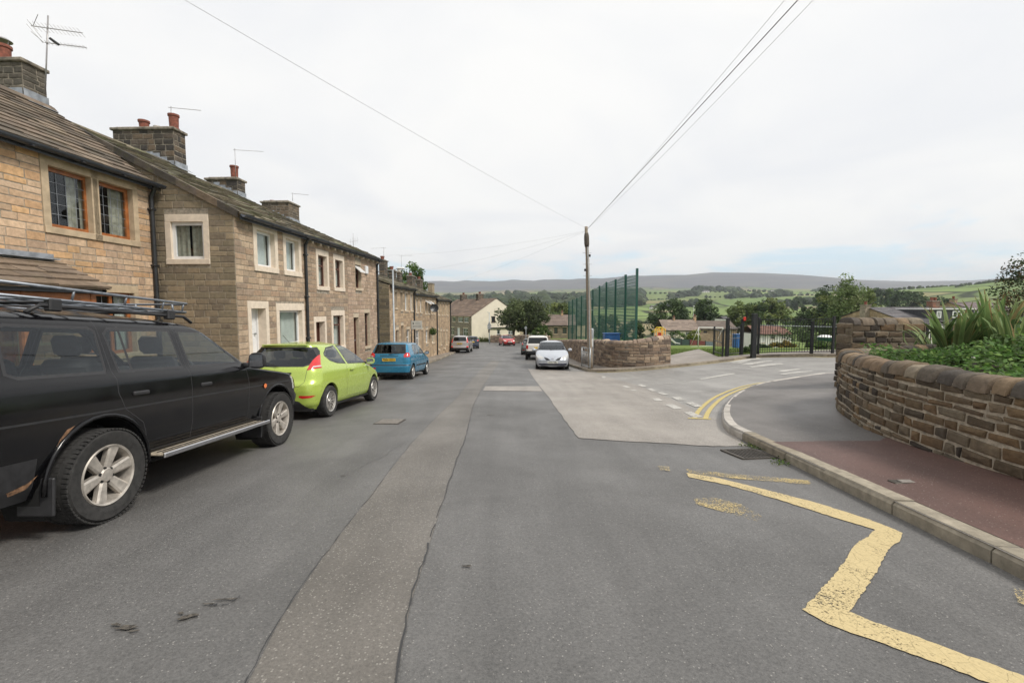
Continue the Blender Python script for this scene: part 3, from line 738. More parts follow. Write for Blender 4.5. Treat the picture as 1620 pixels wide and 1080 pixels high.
PAL_H2 = [(0.401, 0.298, 0.210), (0.347, 0.266, 0.191), (0.441, 0.323, 0.222), (0.375, 0.266, 0.185), (0.321, 0.241, 0.178), (0.468, 0.356, 0.254)]
PAL_H2_SHADE = [(0.275, 0.220, 0.151), (0.243, 0.203, 0.140), (0.320, 0.252, 0.169), (0.218, 0.177, 0.129), (0.295, 0.240, 0.164)]  # second house stone with the side wall's shade darkened into the colours
PAL_H3 = [(0.425, 0.309, 0.224), (0.391, 0.280, 0.208), (0.462, 0.338, 0.248), (0.367, 0.269, 0.190), (0.485, 0.361, 0.270)]
PAL_H4 = [(0.417, 0.305, 0.194), (0.377, 0.274, 0.182), (0.458, 0.335, 0.221), (0.336, 0.249, 0.168), (0.485, 0.360, 0.240)]
PAL_DK = [(.10, .085, .07), (.075, .065, .055), (.13, .105, .085), (.16, .12, .085), (.06, .054, .05)]
PAL_SL = [(.178, .149, .115), (.213, .178, .138), (.149, .127, .103), (.230, .190, .144), (.132, .115, .098)]
PAL_SLM = [(.156, .138, .102), (.186, .156, .114), (.126, .114, .084), (.204, .174, .126), (.150, .144, .090), (.108, .096, .078)]
M_SLATE = attrmat('roof_slate', 10., .35, .9, .6, .012, .3, (.05, .045, .04), .25)
M_SLATEM = attrmat('roof_slate_mossy', 8., .42, .95, .8, .02, .35, (.045, .04, .035), .6)

def opening(root, M, u0, u1, z0, z1, kind='window', fm=None, sur=None, sw=.14, rec=.13, bars=(1, 1), curtain=None, lead=False, pane=True, sill=True, solid=None, transom=None, back=.55, fw=.055, label=None):
    """window or door at the facade plane x=0 of matrix M (already relative to root)"""
    fm = fm or M_UPVC
    mb = MB(); d0, d1 = -rec - .05, -rec
    if kind == 'door':
        mb.box((d0, u0, z0), (d1, u0 + fw, z1), M); mb.box((d0, u1 - fw, z0), (d1, u1, z1), M); mb.box((d0, u0 + fw, z1 - fw), (d1, u1 - fw, z1), M)
        root_o = mb.build('door', fm, root)
        mb = MB(); a, b = u0 + fw, u1 - fw; sm = solid or fm; dm = d0 + .012
        zt_ = z1 - fw
        mb.box((dm - .03, a, z0 + .01), (dm, b, zt_), M)
        for (p, q, r_, s_) in ((.15, .47, .08, .42), (.53, .85, .08, .42), (.15, .47, .5, .92), (.53, .85, .5, .92)):
            mb.box((dm + .002, lerp(a, b, p), lerp(z0, zt_, r_)), (dm + .014, lerp(a, b, q), lerp(z0, zt_, s_)), M, ch=.006)
        mb.build('door_leaf', sm, root_o)
        mb = MB(); mb.box((dm + .015, b - .1, lerp(z0, z1, .46)), (dm + .05, b - .06, lerp(z0, z1, .5)), M); mb.build('handle', M_GALV, root_o)
        mb = MB(); mb.box((-rec - .05, u0 - .02, z0 - .14), (.12, u1 + .02, z0 - .001), M, ch=.01); mb.build('step', M_DRESS, root_o)
    else:
        mb.box((d0, u0, z0), (d1, u0 + fw, z1), M); mb.box((d0, u1 - fw, z0), (d1, u1, z1), M)
        mb.box((d0, u0 + fw, z1 - fw), (d1, u1 - fw, z1), M); mb.box((d0, u0 + fw, z0), (d1, u1 - fw, z0 + fw), M)
        nb, nr = bars
        for i in range(1, nb): c = lerp(u0, u1, i / nb); mb.box((d0 + .004, c - fw * .45, z0 + fw), (d1 - .004, c + fw * .45, z1 - fw), M)
        for i in range(1, nr): c = lerp(z0, z1, i / nr); mb.box((d0 + .006, u0 + fw, c - fw * .4), (d1 - .006, u1 - fw, c + fw * .4), M)
        if transom: c = lerp(z0, z1, transom); mb.box((d0 + .006, u0 + fw, c - fw * .5), (d1 + .01, u1 - fw, c + fw * .5), M)
        if lead:
            n = 4; m_ = 5
            for i in range(1, n): c = lerp(u0 + fw, u1 - fw, i / n); mb.box((d0 + .034, c - .0035, z0 + fw), (d0 + .04, c + .0035, z1 - fw), M, 1)
            for i in range(1, m_): c = lerp(z0 + fw, z1 - fw, i / m_); mb.box((d0 + .033, u0 + fw, c - .0035), (d0 + .041, u1 - fw, c + .0035), M, 1)
        root_o = mb.build('window', [fm, M_LEAD], root)
        mb = MB(); v = d0 + .025; mb.quad(*[M @ Vector(p) for p in ((v, u0 + .01, z0 + .01), (v, u1 - .01, z0 + .01), (v, u1 - .01, z1 - .01), (v, u0 + .01, z1 - .01))]); mb.build('pane', M_GLASS, root_o)
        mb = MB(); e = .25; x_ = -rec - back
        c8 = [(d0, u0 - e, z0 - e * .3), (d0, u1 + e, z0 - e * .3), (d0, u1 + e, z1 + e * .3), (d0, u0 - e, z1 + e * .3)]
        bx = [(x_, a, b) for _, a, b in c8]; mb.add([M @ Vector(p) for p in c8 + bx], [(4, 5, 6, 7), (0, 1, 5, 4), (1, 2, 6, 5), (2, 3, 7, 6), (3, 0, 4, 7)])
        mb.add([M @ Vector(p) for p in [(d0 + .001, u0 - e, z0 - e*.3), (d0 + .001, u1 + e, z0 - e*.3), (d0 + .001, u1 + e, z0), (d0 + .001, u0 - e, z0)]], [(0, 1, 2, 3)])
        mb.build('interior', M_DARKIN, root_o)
        if curtain:
            mat, spans = curtain; mb = MB()
            for (a, b) in spans:
                n = max(4, int((b - a) * (u1 - u0) / .04)); pv = None
                for i in range(n + 1):
                    u = lerp(u0, u1, lerp(a, b, i / n)); vv = d0 - .06 + .018 * math.sin(i * 2.1) + .008 * math.sin(i * .9)
                    if pv: mb.quad(*[M @ Vector(p) for p in ((pv[0], pv[1], z0 + .01), (vv, u, z0 + .01), (vv, u, z1 - .02), (pv[0], pv[1], z1 - .02))])
                    pv = (vv, u)
            mb.build('curtain', mat, root_o)
    if sur:
        mb = MB(); o_ = .02
        top = sw * 1.35
        mb.box((d0, u0 - sw, z1), (o_, u1 + sw, z1 + top), M, ch=.006)
        zb = z0
        if kind != 'door':
            mb.box((d0, u0 - sw, z0 - sw * .95), (o_ + .02, u1 + sw, z0), M, ch=.006)
        mb.box((d0, u0 - sw, zb), (o_, u0, z1), M); mb.box((d0, u1, zb), (o_, u1 + sw, z1), M)
        mb.build('surround', sur, root_o)
        h = (u0 - sw, u1 + sw, (z0 - sw * .95) if kind != 'door' else z0, z1 + top)
    else:
        mb = MB(); mb.box((d0, u0 - .02, z1), (.012, u1 + .02, z1 + .16), M, ch=.006); 
        if kind != 'door': mb.box((d0, u0 - .06, z0 - .1), (.05, u1 + .06, z0), M, ch=.006)
        mb.box((d0, u0 - .02, z0), (.006, u0, z1), M); mb.box((d0, u1, z0), (.006, u1 + .02, z1), M)
        mb.build('surround', M_DRESS if sur is None else M_DRESS, root_o)
        h = (u0 - .02, u1 + .02, z0 - (.1 if kind != 'door' else 0), z1 + .16)
    return h
def slates(mb, M, u0, u1, v0, z0, v1, z1, gauge=.24, sw=(.28, .6), th=.03, pal=PAL_SL, wild=.3, taper=.25):
    """rows of stone slates from the eaves line (v0,z0) to the ridge (v1,z1), in the local frame"""
    Ln = math.hypot(v1 - v0, z1 - z0); dv, dz = (v1 - v0) / Ln, (z1 - z0) / Ln; nv, nz = -dz * (1 if dv > 0 else -1), abs(dv)
    if dv < 0: nv = dz
    s = 0; row = 0
    while s < Ln - .04:
        gz = gauge * (1 - taper * s / Ln); e = min(Ln, s + gz); u = u0 - random.uniform(0, sw[0])
        c_row = random.uniform(.9, 1.1)
        while u < u1:
            w_ = random.uniform(*sw); a, b = max(u, u0), min(u + w_, u1); u += w_
            if b - a < .03: continue
            t = th * random.uniform(.75, 1.3); l0 = random.uniform(-.02, .02) * wild; tl = random.uniform(-.012, .012) * wild; skew = random.uniform(-.012, .012) * wild
            top = min(Ln + .02, e + gz * .35); vs = []
            for (ss, hh) in ((s + l0, .012), (top, .0)):
                for uu, q in ((a + .004, skew), (b - .004, -skew)):
                    for k in (0, 1):
                        h = (t if ss < e else t * .3) * k + hh + (tl if uu == b - .004 else -tl) + (0 if k else -.01)
                        sp = ss + q; vs.append(M @ Vector((v0 + dv * sp + nv * h, uu, z0 + dz * sp + nz * h)))
            # indices: 0 a bottom low,1 a bottom high,2 b low,3 b high,4 a top low,5 a top high,6 b low,7 b high
            mb.add(vs, [(1, 3, 7, 5), (0, 2, 3, 1), (2, 6, 7, 3), (0, 1, 5, 4)], 0, tuple(c * c_row for c in pick(pal, .16)))
        s = e; row += 1
    vs = [M @ Vector(p) for p in ((v0, u0, z0 - .02), (v0, u1, z0 - .02), (v1, u1, z1 - .02), (v1, u0, z1 - .02))]
    mb.add(vs, [(0, 1, 2, 3)], 0, pal[0])
def gutter(M, u0, u1, v, z, r, root, mat=M_GUT):
    mb = MB(); n = 8; vs = []; fs = []
    for (rr, sgn) in ((r, 1), (r * .86, -1)):
        b = len(vs)
        for u in (u0, u1):
            for j in range(n + 1):
                t = math.pi * j / n; vs.append(M @ Vector((v + r + rr * math.cos(t), u, z - rr * math.sin(t))))
        for j in range(n):
            f = (b + j, b + j + 1, b + n + 1 + j + 1, b + n + 1 + j); fs.append(f if sgn > 0 else f[::-1])
    mb.add(vs, fs)
    mb.box((v - .03, u0, z - r * 1.6), (v + .0, u1, z + .02), M)
    k = u0 + .3
    while k < u1: mb.box((v, k - .02, z - r * 1.08), (v + 2 * r + .006, k + .02, z - r * .9), M); k += .9
    return mb.build('gutter', mat, root)
def downpipe(M, u, v, z0, z1, root, r=.045, shoe=True):
    mb = MB(); p = lambda a, b, c: M @ Vector((a, b, c))
    mb.tube([p(v + .16, u, z1 + .1), p(v + .15, u, z1), p(v + .06, u, z1 - .18), p(v + .06, u, z1 - .3), p(v + .06, u, z0)], r, 10)
    z = z1 - .5
    while z > z0: mb.box((v - .0, u - .075, z), (v + .115, u + .075, z + .05), M, ch=.01); z -= 1.3
    mb.box((v + .04, u - .09, z1 - .02), (v + .22, u + .09, z1 + .12), M, ch=.02)
    return mb.build('downpipe', M_PIPE, root, angle=40)
def chimney(root, M, v0, v1, u0, u1, zb, zt, pal=PAL_DK, mort=None, lead=True, cap=.08, ch=(.1, .15)):
    mb = MB()
    fl = [(lambda a, z, d: M @ Vector((v1 + d, a, z)), u0, u1), (lambda a, z, d: M @ Vector((a, u0 - d, z)), v0, v1),
          (lambda a, z, d: M @ Vector((v0 - d, u1 - (a - u0), z)), u0, u1), (lambda a, z, d: M @ Vector((v1 - (a - v0), u1 + d, z)), v0, v1)]
    for f, a, b in fl:
        stones(mb, f, a, b, zb, lambda u: zt, None, (), pal, ch, (.18, .36), .012, .009, .7); backing(mb, f, a, b, zb, lambda u: zt, (), 1)
    o = mb.build('chimney', [M_STONE, mort or M_MORTD], root)
    mb = MB(); mb.box((v0 - .06, u0 - .06, zt), (v1 + .06, u1 + .06, zt + cap), M, ch=.015); mb.box((v0 + .04, u0 + .04, zt + cap), (v1 - .04, u1 - .04, zt + cap + .05), M, ch=.02)
    mb.build('chimney_cap', M_SLATE if False else M_MORTD, o)
    return o
def leadwork(o, M, v0, v1, u0, u1, zf, hh=.2):
    """lead flashing round the stack where it meets the roof: zf(v) is the roof height"""
    mb = MB()
    mb.add([M @ Vector(p) for p in ((v1 + .022, u0 - .02, zf(v1) - .1), (v1 + .022, u1 + .02, zf(v1) - .1), (v1 + .022, u1 + .02, zf(v1) + hh), (v1 + .022, u0 - .02, zf(v1) + hh))], [(0, 1, 2, 3)])
    mb.add([M @ Vector(p) for p in ((v1 + .2, u0 - .08, zf(v1 + .2) + .055), (v1 + .2, u1 + .08, zf(v1 + .2) + .055), (v1 + .02, u1 + .08, zf(v1) + .06), (v1 + .02, u0 - .08, zf(v1) + .06))], [(0, 1, 2, 3)])
    n = 4
    for i in range(n):
        a, b = lerp(v1, v1 - .9, i / n), lerp(v1, v1 - .9, (i + 1) / n)
        mb.add([M @ Vector(p) for p in ((b, u0 - .024, zf(b) - .1), (a, u0 - .024, zf(a) - .1), (a, u0 - .024, zf(a) + hh), (b, u0 - .024, zf(a) + hh))], [(0, 1, 2, 3)])
        mb.add([M @ Vector(p) for p in ((b, u0 - .14, zf(b) + .06), (a, u0 - .14, zf(a) + .06), (a, u0 - .02, zf(a) + .065), (b, u0 - .02, zf(b) + .065))], [(0, 1, 2, 3)])
    mb.build('flashing', M_LEAD, o)
def pot(o, M, v, u, z, h=.34, r=.11, mat=None, cowl=False):
    mb = MB(); T = M @ Matrix.Translation((v, u, z))
    mb.lathe([(r * 1.15, 0), (r * 1.15, .04), (r * .95, .06), (r, h * .45), (r * 1.04, h - .07), (r * 1.22, h - .06), (r * 1.22, h), (r * .85, h), (r * .8, h - .15)], 16, T, cap=False)
    p = mb.build('chimney_pot', mat or M_POTT, o, angle=40)
    if cowl:
        mb = MB(); mb.lathe([(.001, h + .17), (r * .8, h + .15), (r * 1.35, h + .1), (r * 1.3, h + .09), (.001, h + .13)], 16, T)
        for a in range(4): t = a * math.pi / 2; mb.tube([T @ Vector((r * .9 * math.cos(t), r * .9 * math.sin(t), h - .02)), T @ Vector((r * 1.1 * math.cos(t), r * 1.1 * math.sin(t), h + .11))], .008, 5)
        mb.build('cowl', M_ALU, p, angle=40)
    return p
def ridge(mb, M, u0, u1, v, z, pal):
    u = u0
    while u < u1:
        e = min(u1, u + random.uniform(.4, .6)); c = pick(pal, .12); vs = []
        for uu in (u + .004, e - .004):
            for (a, b) in ((-.17, -.09), (-.09, .0), (0, .055), (.09, 0), (.17, -.09)): vs.append(M @ Vector((v + a, uu, z + b + .055)))
        mb.add(vs, [(0, 1, 6, 5), (1, 2, 7, 6), (2, 3, 8, 7), (3, 4, 9, 8), (0, 4, 3, 2, 1), (5, 6, 7, 8, 9)], 0, c); u = e
def rows_of_house(name, label, x0, u0, u1, zb, zt, vr, zr, pal, smat, roofpal, roofmat, group=None, gauge=.24, sgap=.005, mort=None, overhang=.17, backv=None, ch=(.12, .17), sw=(.2, .46), depth=.01, gable=(False, False), cat='house', rough=.35):
    """one terraced house: returns root, local matrix (relative to root), and a function mapping picture to facade"""
    MW = frame(x0); um = (u0 + u1) / 2; org = MW @ Vector((0, um, 0)); org.z = g(org.x, org.y)
    root = empty(name, org, 0, label, cat, group); M = Matrix.Translation(-org) @ MW; MI = MW.inverted()
    nrm = (MW.to_3x3() @ Vector((1, 0, 0))); p0 = MW.translation
    def fz(px, py, v=0.):
        q = MI @ on_plane(px, py, MW @ Vector((v, 0, 0)), nrm); return q.y, q.z
    root['_'] = 0; del root['_']
    return dict(root=root, M=M, MW=MW, fz=fz, x0=x0, u0=u0, u1=u1, zb=zb, zt=zt, vr=vr, zr=zr, pal=pal, smat=smat, roofpal=roofpal, roofmat=roofmat, gauge=gauge, mort=mort or M_MORT, oh=overhang, ch=ch, sw=sw, depth=depth, gable=gable, holes=[], bv=backv or 2 * vr, rough=rough)
def rect(h, x0, x1, t, b, **kw):
    """opening given by its outline in the picture, turned into metres on the facade"""
    xm = (x0 + x1) / 2; ua = h['fz'](x0, (t + b) / 2)[0]; ub = h['fz'](x1, (t + b) / 2)[0]; zt_, zb_ = h['fz'](xm, t)[1], h['fz'](xm, b)[1]
    if zt_ - zb_ < .05: return
    h['holes'].append(opening(h['root'], h['M'], ua, ub, zb_, zt_, **kw))
def finish(h, slate_kw=None, wall_extra=None, roof_u=None, front_v=0.):
    M = h['M']; u0, u1, zb, zt, vr, zr, bv = h['u0'], h['u1'], h['zb'], h['zt'], h['vr'], h['zr'], h['bv']
    mp = lambda u, z, d: M @ Vector((d, u, z)); mb = MB(); T = lambda u: zt
    stones(mb, mp, u0, u1, zb, T, None, h['holes'], h['pal'], h['ch'], h['sw'], h['depth'], .005, h['rough'])
    backing(mb, mp, u0, u1, zb, T, h['holes'], 1)
    pitch = (zr - zt) / (0 - vr)
    def gt(v): return (zt - .01 + pitch * -v if v > vr else zr - pitch * (vr - v)) - .03
    for side, (uu, sg) in enumerate(((u0, -1), (u1, 1))):
        gm = (lambda a, z, d, uu=uu, sg=sg: M @ Vector((a if sg < 0 else bv - a, uu + sg * d, z)))
        gtt = (lambda a, sg=sg: gt(a if sg < 0 else bv - a))
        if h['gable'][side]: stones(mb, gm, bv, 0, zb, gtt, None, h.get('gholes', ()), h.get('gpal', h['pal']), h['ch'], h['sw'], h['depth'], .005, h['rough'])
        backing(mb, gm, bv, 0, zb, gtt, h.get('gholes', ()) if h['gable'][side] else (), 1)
    gb = lambda u, z, d: M @ Vector((bv - d, u0 + u1 - u, z)); backing(mb, gb, u0, u1, zb, lambda u: gt(bv), (), 1, 2.)
    if wall_extra: wall_extra(mb)
    mb.build('wall', [h['smat'], h['mort']], h['root'])
    mb = MB(); a, b = roof_u or (u0, u1); oh = h['oh']
    k = dict(gauge=h['gauge'], pal=h['roofpal']); k.update(slate_kw or {})
    slates(mb, M, a, b, oh, zt + .03 - pitch * oh, vr, zr + .03, **k)
    slates(mb, M, a, b, bv - oh, zt + .03 - pitch * oh, vr, zr + .03, **dict(k, gauge=.5, sw=(.6, 1.4)))
    ridge(mb, M, a, b, vr, zr, h['roofpal'])
    mb.build('roof', h['roofmat'], h['root'])
    h['pitch'] = pitch; h['roofz'] = lambda v: zt + .03 + pitch * -v
    return h
random.seed(11)
GRP = 'stone terraced houses along the left side of the street'
# ---- house nearest the camera (set back), cleaned golden stone
z_e1 = 4.42; X1 = -8.85; XR = -11.2
h1 = rows_of_house('terraced_house', 'nearest house, cleaned golden stone with varnished timber leaded windows and a slated porch', X1, 1.5, 11.0, -.95, z_e1, XR - X1, 6.12, PAL_H1, M_ASH, [(.17, .135, .105), (.20, .155, .12), (.145, .115, .09), (.215, .17, .13), (.12, .10, .08)], M_SLATE, GRP, gauge=.235, ch=(.11, .17), sw=(.22, .5), depth=.008)
M_DRESS1 = plain('cleaned_dressed_stone', (.46, .36, .245), .9, var=.15, nscale=6, bump=.3)
tim = dict(fm=M_TIMBER, lead=True, fw=.075, rec=.1, sur=M_DRESS1, sw=.13)
rect(h1, 78, 147, 272, 364, curtain=(M_DRAPE, ((.62, .98),)), **tim)
rect(h1, 155, 210, 293, 376, curtain=(M_DRAPE, ((.0, .25), (.55, 1))), **tim)
rect(h1, 152, 214, 463, 560, curtain=(M_CURT, ((.0, .2), (.7, 1))), bars=(2, 1), **dict(tim, sw=.12))
u_a, _ = h1['fz'](-60, 480); u_b, _ = h1['fz'](40, 480)
h1['holes'].append(opening(h1['root'], h1['M'], 7.15, 8.0, -.5, 1.55, kind='door', fm=M_TIMBER, solid=M_TIMBER))
finish(h1)
gutter(h1['M'], 1.5, 11.02, .17, z_e1 - .05, .075, h1['root']); downpipe(h1['M'], 10.86, 0, -.9, z_e1 - .15, h1['root'], .05)
# porch: lean-to canopy of stone slates on a timber frame
u_t, z_t = h1['fz'](80, 414); q = h1['fz'](172, 457, .95); zlo = q[1]
M = h1['M']; mb = MB(); slates(mb, M, 4.6, q[0], 1.0, zlo, .02, z_t, gauge=.26, sw=(.35, .7), th=.035, pal=[(.22, .165, .12), (.25, .19, .14), (.2, .155, .12)])
po = mb.build('porch_roof', M_SLATE, h1['root'])
mb = MB(); mb.box((.012, 4.6, z_t - .02), (.03, q[0] - .1, z_t + .14), M); mb.box((.02, 4.6, z_t + .03), (.16, q[0] - .1, z_t + .05), M); mb.build('flashing', M_LEAD, po)
mb = MB(); mb.add([M @ Vector(p) for p in ((.02, q[0] - .06, zlo - .06), (.97, q[0] - .06, zlo - .05), (.97, q[0] - .06, zlo - .03), (.02, q[0] - .06, z_t - .05), (.02, q[0] - .14, zlo - .12), (.97, q[0] - .14, zlo - .1), (.97, q[0] - .14, zlo - .03), (.02, q[0] - .14, z_t - .05))], [(0, 1, 2, 3), (7, 6, 5, 4), (0, 4, 5, 1)])
mb.box((.9, 4.6, zlo - .09), (.96, q[0] - .14, zlo - .02), M); mb.add([M @ Vector(p) for p in ((.0, 4.6, zlo - .1), (.9, 4.6, zlo - .1), (.9, q[0] - .14, zlo - .1), (.0, q[0] - .14, zlo - .1))], [(0, 1, 2, 3)])
mb.build('porch_fascia', M_FASCIA, po)
mb = MB(); zz0 = -.55; ue = q[0] - .22
for u in (ue, ue - 1.15, ue - 2.3): mb.box((.76, u - .05, zz0), (.86, u + .05, zlo - .09), M)
mb.box((.77, ue - 2.3, zlo - .42), (.85, ue, zlo - .091), M); mb.box((.765, ue - 2.3, .35), (.845, ue, .47), M); mb.box((.02, ue - .045, zlo - .36), (.76, ue + .045, zlo - .125), M); mb.box((.02, ue - .04, .35), (.76, ue + .04, .47), M)
mb.box((.78, ue - 2.3, zz0), (.83, ue, .35), M); mb.box((.02, ue - .03, zz0), (.76, ue + .03, .35), M)
pf = mb.build('porch_frame', M_TIMBER, h1['root'])
mb = MB(); mb.quad(*[M @ Vector(p) for p in ((.81, ue - 2.3, .45), (.81, ue, .45), (.81, ue, zlo - .3), (.81, ue - 2.3, zlo - .3))]); mb.quad(*[M @ Vector(p) for p in ((.02, ue, .45), (.8, ue, .45), (.8, ue, zlo - .3), (.02, ue, zlo - .3))]); mb.build('pane', M_GLASS, pf)
# chimney 1 on the party wall
vv = lambda X, x0: X - x0
c1 = chimney(h1['root'], M, -4.6, -2.35, 10.42, 10.92, 5.2, 6.93, [(.125, .11, .09), (.10, .09, .075), (.145, .125, .10)])
leadwork(c1, M, -4.6, -2.35, 10.42, 10.92, lambda v: min(h1['roofz'](v), 6.15), .22)
pot(c1, M, -2.95, 10.6, 7.02, .36, .125, cowl=True)
# ---- second house, stands forward; shows its side wall with a window
X2 = -7.0; zr2 = 5.95; z_e2 = 3.78
h2 = rows_of_house('terraced_house', 'second house, standing forward with a side window, white door and large white shop-like window', X2, 11.02, 14.5, -1.4, z_e2, XR - X2, zr2, PAL_H2, M_ASH, PAL_SLM, M_SLATEM, GRP, gauge=.3, gable=(True, False))
h2['gpal'] = PAL_H2_SHADE
upv = dict(fm=M_UPVC, sur=M_DRESSP, sw=.15, rec=.11, fw=.06)
rect(h2, 406, 434, 367, 422, curtain=(M_CURT, ((0, 1),)), **upv)
rect(h2, 452, 472, 380, 429, curtain=(M_CURT, ((0, 1),)), **upv)
rect(h2, 442, 478, 491, 545, curtain=(M_CURT, ((.35, 1),)), **upv)
rect(h2, 398, 421, 488, 566, kind='door', fm=M_UPVC, solid=M_UPVC, sur=M_DRESSP, sw=.14, rec=.2)
# side window, on the gable plane
MW = h2['MW']; gi = MW.inverted(); gn = MW.to_3x3() @ Vector((0, 1, 0)); gp = MW @ Vector((0, 11.02, 0))
ga = gi @ on_plane(271, 380, gp, gn); gb_ = gi @ on_plane(323, 380, gp, gn); gt_ = gi @ on_plane(297, 351, gp, gn); gd_ = gi @ on_plane(297, 410, gp, gn)
GM = h2['M'] @ Matrix.Translation((0, 11.02, 0)) @ Matrix.Rotation(-math.pi / 2, 4, 'Z')     # local x out to camera, local y = +x of house
h2['gholes'] = [opening(h2['root'], GM, ga.x, gb_.x, gd_.z, gt_.z, fm=M_UPVC, sur=M_DRESSP, sw=.13, rec=.05, fw=.075, curtain=(M_DRAPE, ((0, .42), (.5, 1))))]
finish(h2, dict(wild=1.4, sw=(.3, .75), th=.04))
# projecting edge beside house 1's gutter: verge flashing
mb = MB(); M = h2['M']
for i in range(9):
    a, b = lerp(.17, XR - X2, i / 9), lerp(.17, XR - X2, (i + 1) / 9)
    zf = h2['roofz']; mb.add([M @ Vector(p) for p in ((a, 10.93, zf(a) - .1), (b, 10.93, zf(b) - .1), (b, 10.93, zf(b) + .07), (a, 10.93, zf(a) + .07), (a, 11.05, zf(a) + .08), (b, 11.05, zf(b) + .08))], [(0, 1, 2, 3), (3, 2, 5, 4)], 0, pick(PAL_DK))
mb.build('verge', M_SLATEM, h2['root'])
gutter(M, 11.05, 14.5, .17, z_e2 - .06, .07, h2['root']); downpipe(M, 14.42, 0, -1.2, z_e2 - .15, h2['root'])
def onstack(h, pxl, pxr_near, pxr_far, X, top, base_drop, **kw):
    """chimney from its picture edges: street face on the line X, near corner at pxr_near, far corner pxr_far"""
    off = X - h['x0']; n_ = h['MW'].to_3x3() @ Vector((1, 0, 0)); MI = h['MW'].inverted()
    a = MI @ on_plane(pxr_near, 300, h['MW'] @ Vector((off, 0, 0)), n_); b = MI @ on_plane(pxr_far, 300, h['MW'] @ Vector((off, 0, 0)), n_)
    gnn = h['MW'].to_3x3() @ Vector((0, 1, 0)); l = MI @ on_plane(pxl, 300, h['MW'] @ Vector((0, a.y, 0)), gnn); t = MI @ on_plane(pxr_near, top, h['MW'] @ Vector((0, a.y, 0)), gnn)
    v0, v1, u0, u1, zt_ = l.x, off, a.y, b.y, t.z
    o = chimney(h['root'], h['M'], v0, v1, u0, u1, zt_ - base_drop, zt_ - .08, **kw)
    return o, v0, v1, u0, u1, zt_
o, v0, v1, u0, u1, zt_ = onstack(h2, 184, 279, 297, -11.0, 201, 1.9, ch=(.14, .19))
leadwork(o, M, v0, v1, u0, u1, lambda v: min(h2['roofz'](v), 6.15), .2)
pot(o, M, lerp(v0, v1, .42), lerp(u0, u1, .5), zt_, .3, .13); pot(o, M, lerp(v0, v1, .62), lerp(u0, u1, .6), zt_, .14, .09, M_POTP); pot(o, M, lerp(v0, v1, .93), lerp(u0, u1, .45), zt_, .46, .13)
ch2 = (o, v0, v1, u0, u1, zt_)
# ---- third house
z_e3 = 3.80
h3 = rows_of_house('terraced_house', 'third house of the near terrace with brown framed windows in cream painted surrounds', X2, 14.5, 17.85, -1.7, z_e3, XR - X2, 5.8, PAL_H2, M_ASH, PAL_SLM, M_SLATEM, GRP, gauge=.3)
brn = dict(fm=M_BROWN, sur=M_DRESSP, sw=.14, rec=.12, fw=.06)
rect(h3, 503, 517, 405, 453, curtain=(M_CURT, ((0, 1),)), transom=.68, **brn)
rect(h3, 530, 542, 412, 455, curtain=(M_CURT, ((0, 1),)), transom=.68, **brn)
rect(h3, 527, 543, 499, 548, curtain=(M_CURT, ((0, 1),)), transom=.7, **brn)
rect(h3, 500, 514, 509, 572, kind='door', fm=M_BROWN, solid=M_BROWN, sur=M_DRESSP, sw=.13, rec=.17)
finish(h3, dict(wild=1.4, sw=(.3, .75), th=.04)); M = h3['M']
def corbels(h, n):
    for i in range(n): mb = MB(); u = lerp(h['u0'] + .25, h['u1'] - .25, i / (n - 1)); mb.box((0, u - .05, h['zt'] - .26), (.16, u + .05, h['zt'] - .14), h['M'], ch=.01); mb.build('corbel', M_DRESS, h['root'])
corbels(h3, 6)
gutter(M, 14.5, 17.85, .17, z_e3 - .07, .07, h3['root'])
o, v0, v1, u0, u1, zt_ = onstack(h3, 327, 376, 388, -11.0, 281, 1.4, ch=(.13, .18)); ch3 = (o, v0, v1, u0, u1, zt_, h3)
leadwork(o, M, v0, v1, u0, u1, lambda v: min(h3['roofz'](v), 6.15), .2)
pot(o, M, v1 - .25, (u0 + u1) / 2, zt_, .5, .13)
# ---- fourth house
h4 = rows_of_house('terraced_house', 'end house of the near terrace, pinkish stone, with an open top light and alarm box', X2, 17.85, 21.35, -2.0, z_e3, XR - X2, 5.6, PAL_H3, M_ASH, PAL_SLM, M_SLATEM, GRP, gauge=.3, gable=(False, True))
b4 = dict(fm=M_BROWN, rec=.12, fw=.06)
rect(h4, 562, 571, 419, 456, curtain=(M_CURT, ((0, 1),)), transom=.66, **b4)
rect(h4, 577, 585, 495, 548, curtain=(M_CURT, ((0, 1),)), transom=.66, **b4)
rect(h4, 560, 568, 502, 572, kind='door', **dict(b4, solid=M_BROWN))
finish(h4, dict(wild=1.4, sw=(.3, .75), th=.04)); M = h4['M']; corbels(h4, 6)
gutter(M, 17.85, 21.4, .17, z_e3 - .07, .07, h4['root']); downpipe(M, 21.25, 0, -1.9, z_e3 - .15, h4['root'])
ua, za = h4['fz'](566.5, 421); ub, zb_ = h4['fz'](566.5, 432)
mb = MB(); u_l, u_r = h4['fz'](562.5, 425)[0], h4['fz'](570.5, 425)[0]
mb.add([M @ Vector(p) for p in ((-.1, u_l, za), (-.1, u_r, za), (.2, u_r, zb_ + .02), (.2, u_l, zb_ + .02), (-.1, u_l, za + .04), (-.1, u_r, za + .04), (.2, u_r, zb_ + .06), (.2, u_l, zb_ + .06))], [(0, 1, 2, 3), (7, 6, 5, 4), (3, 2, 6, 7), (0, 3, 7, 4), (1, 5, 6, 2)])
mb.build('top_light', M_UPVC, h4['root'])
ua, za = h4['fz'](578, 427); mb = MB(); mb.box((0, ua - .14, za - .17), (.09, ua + .14, za + .17), M, ch=.02); mb.build('alarm_box', M_UPVC, h4['root'])
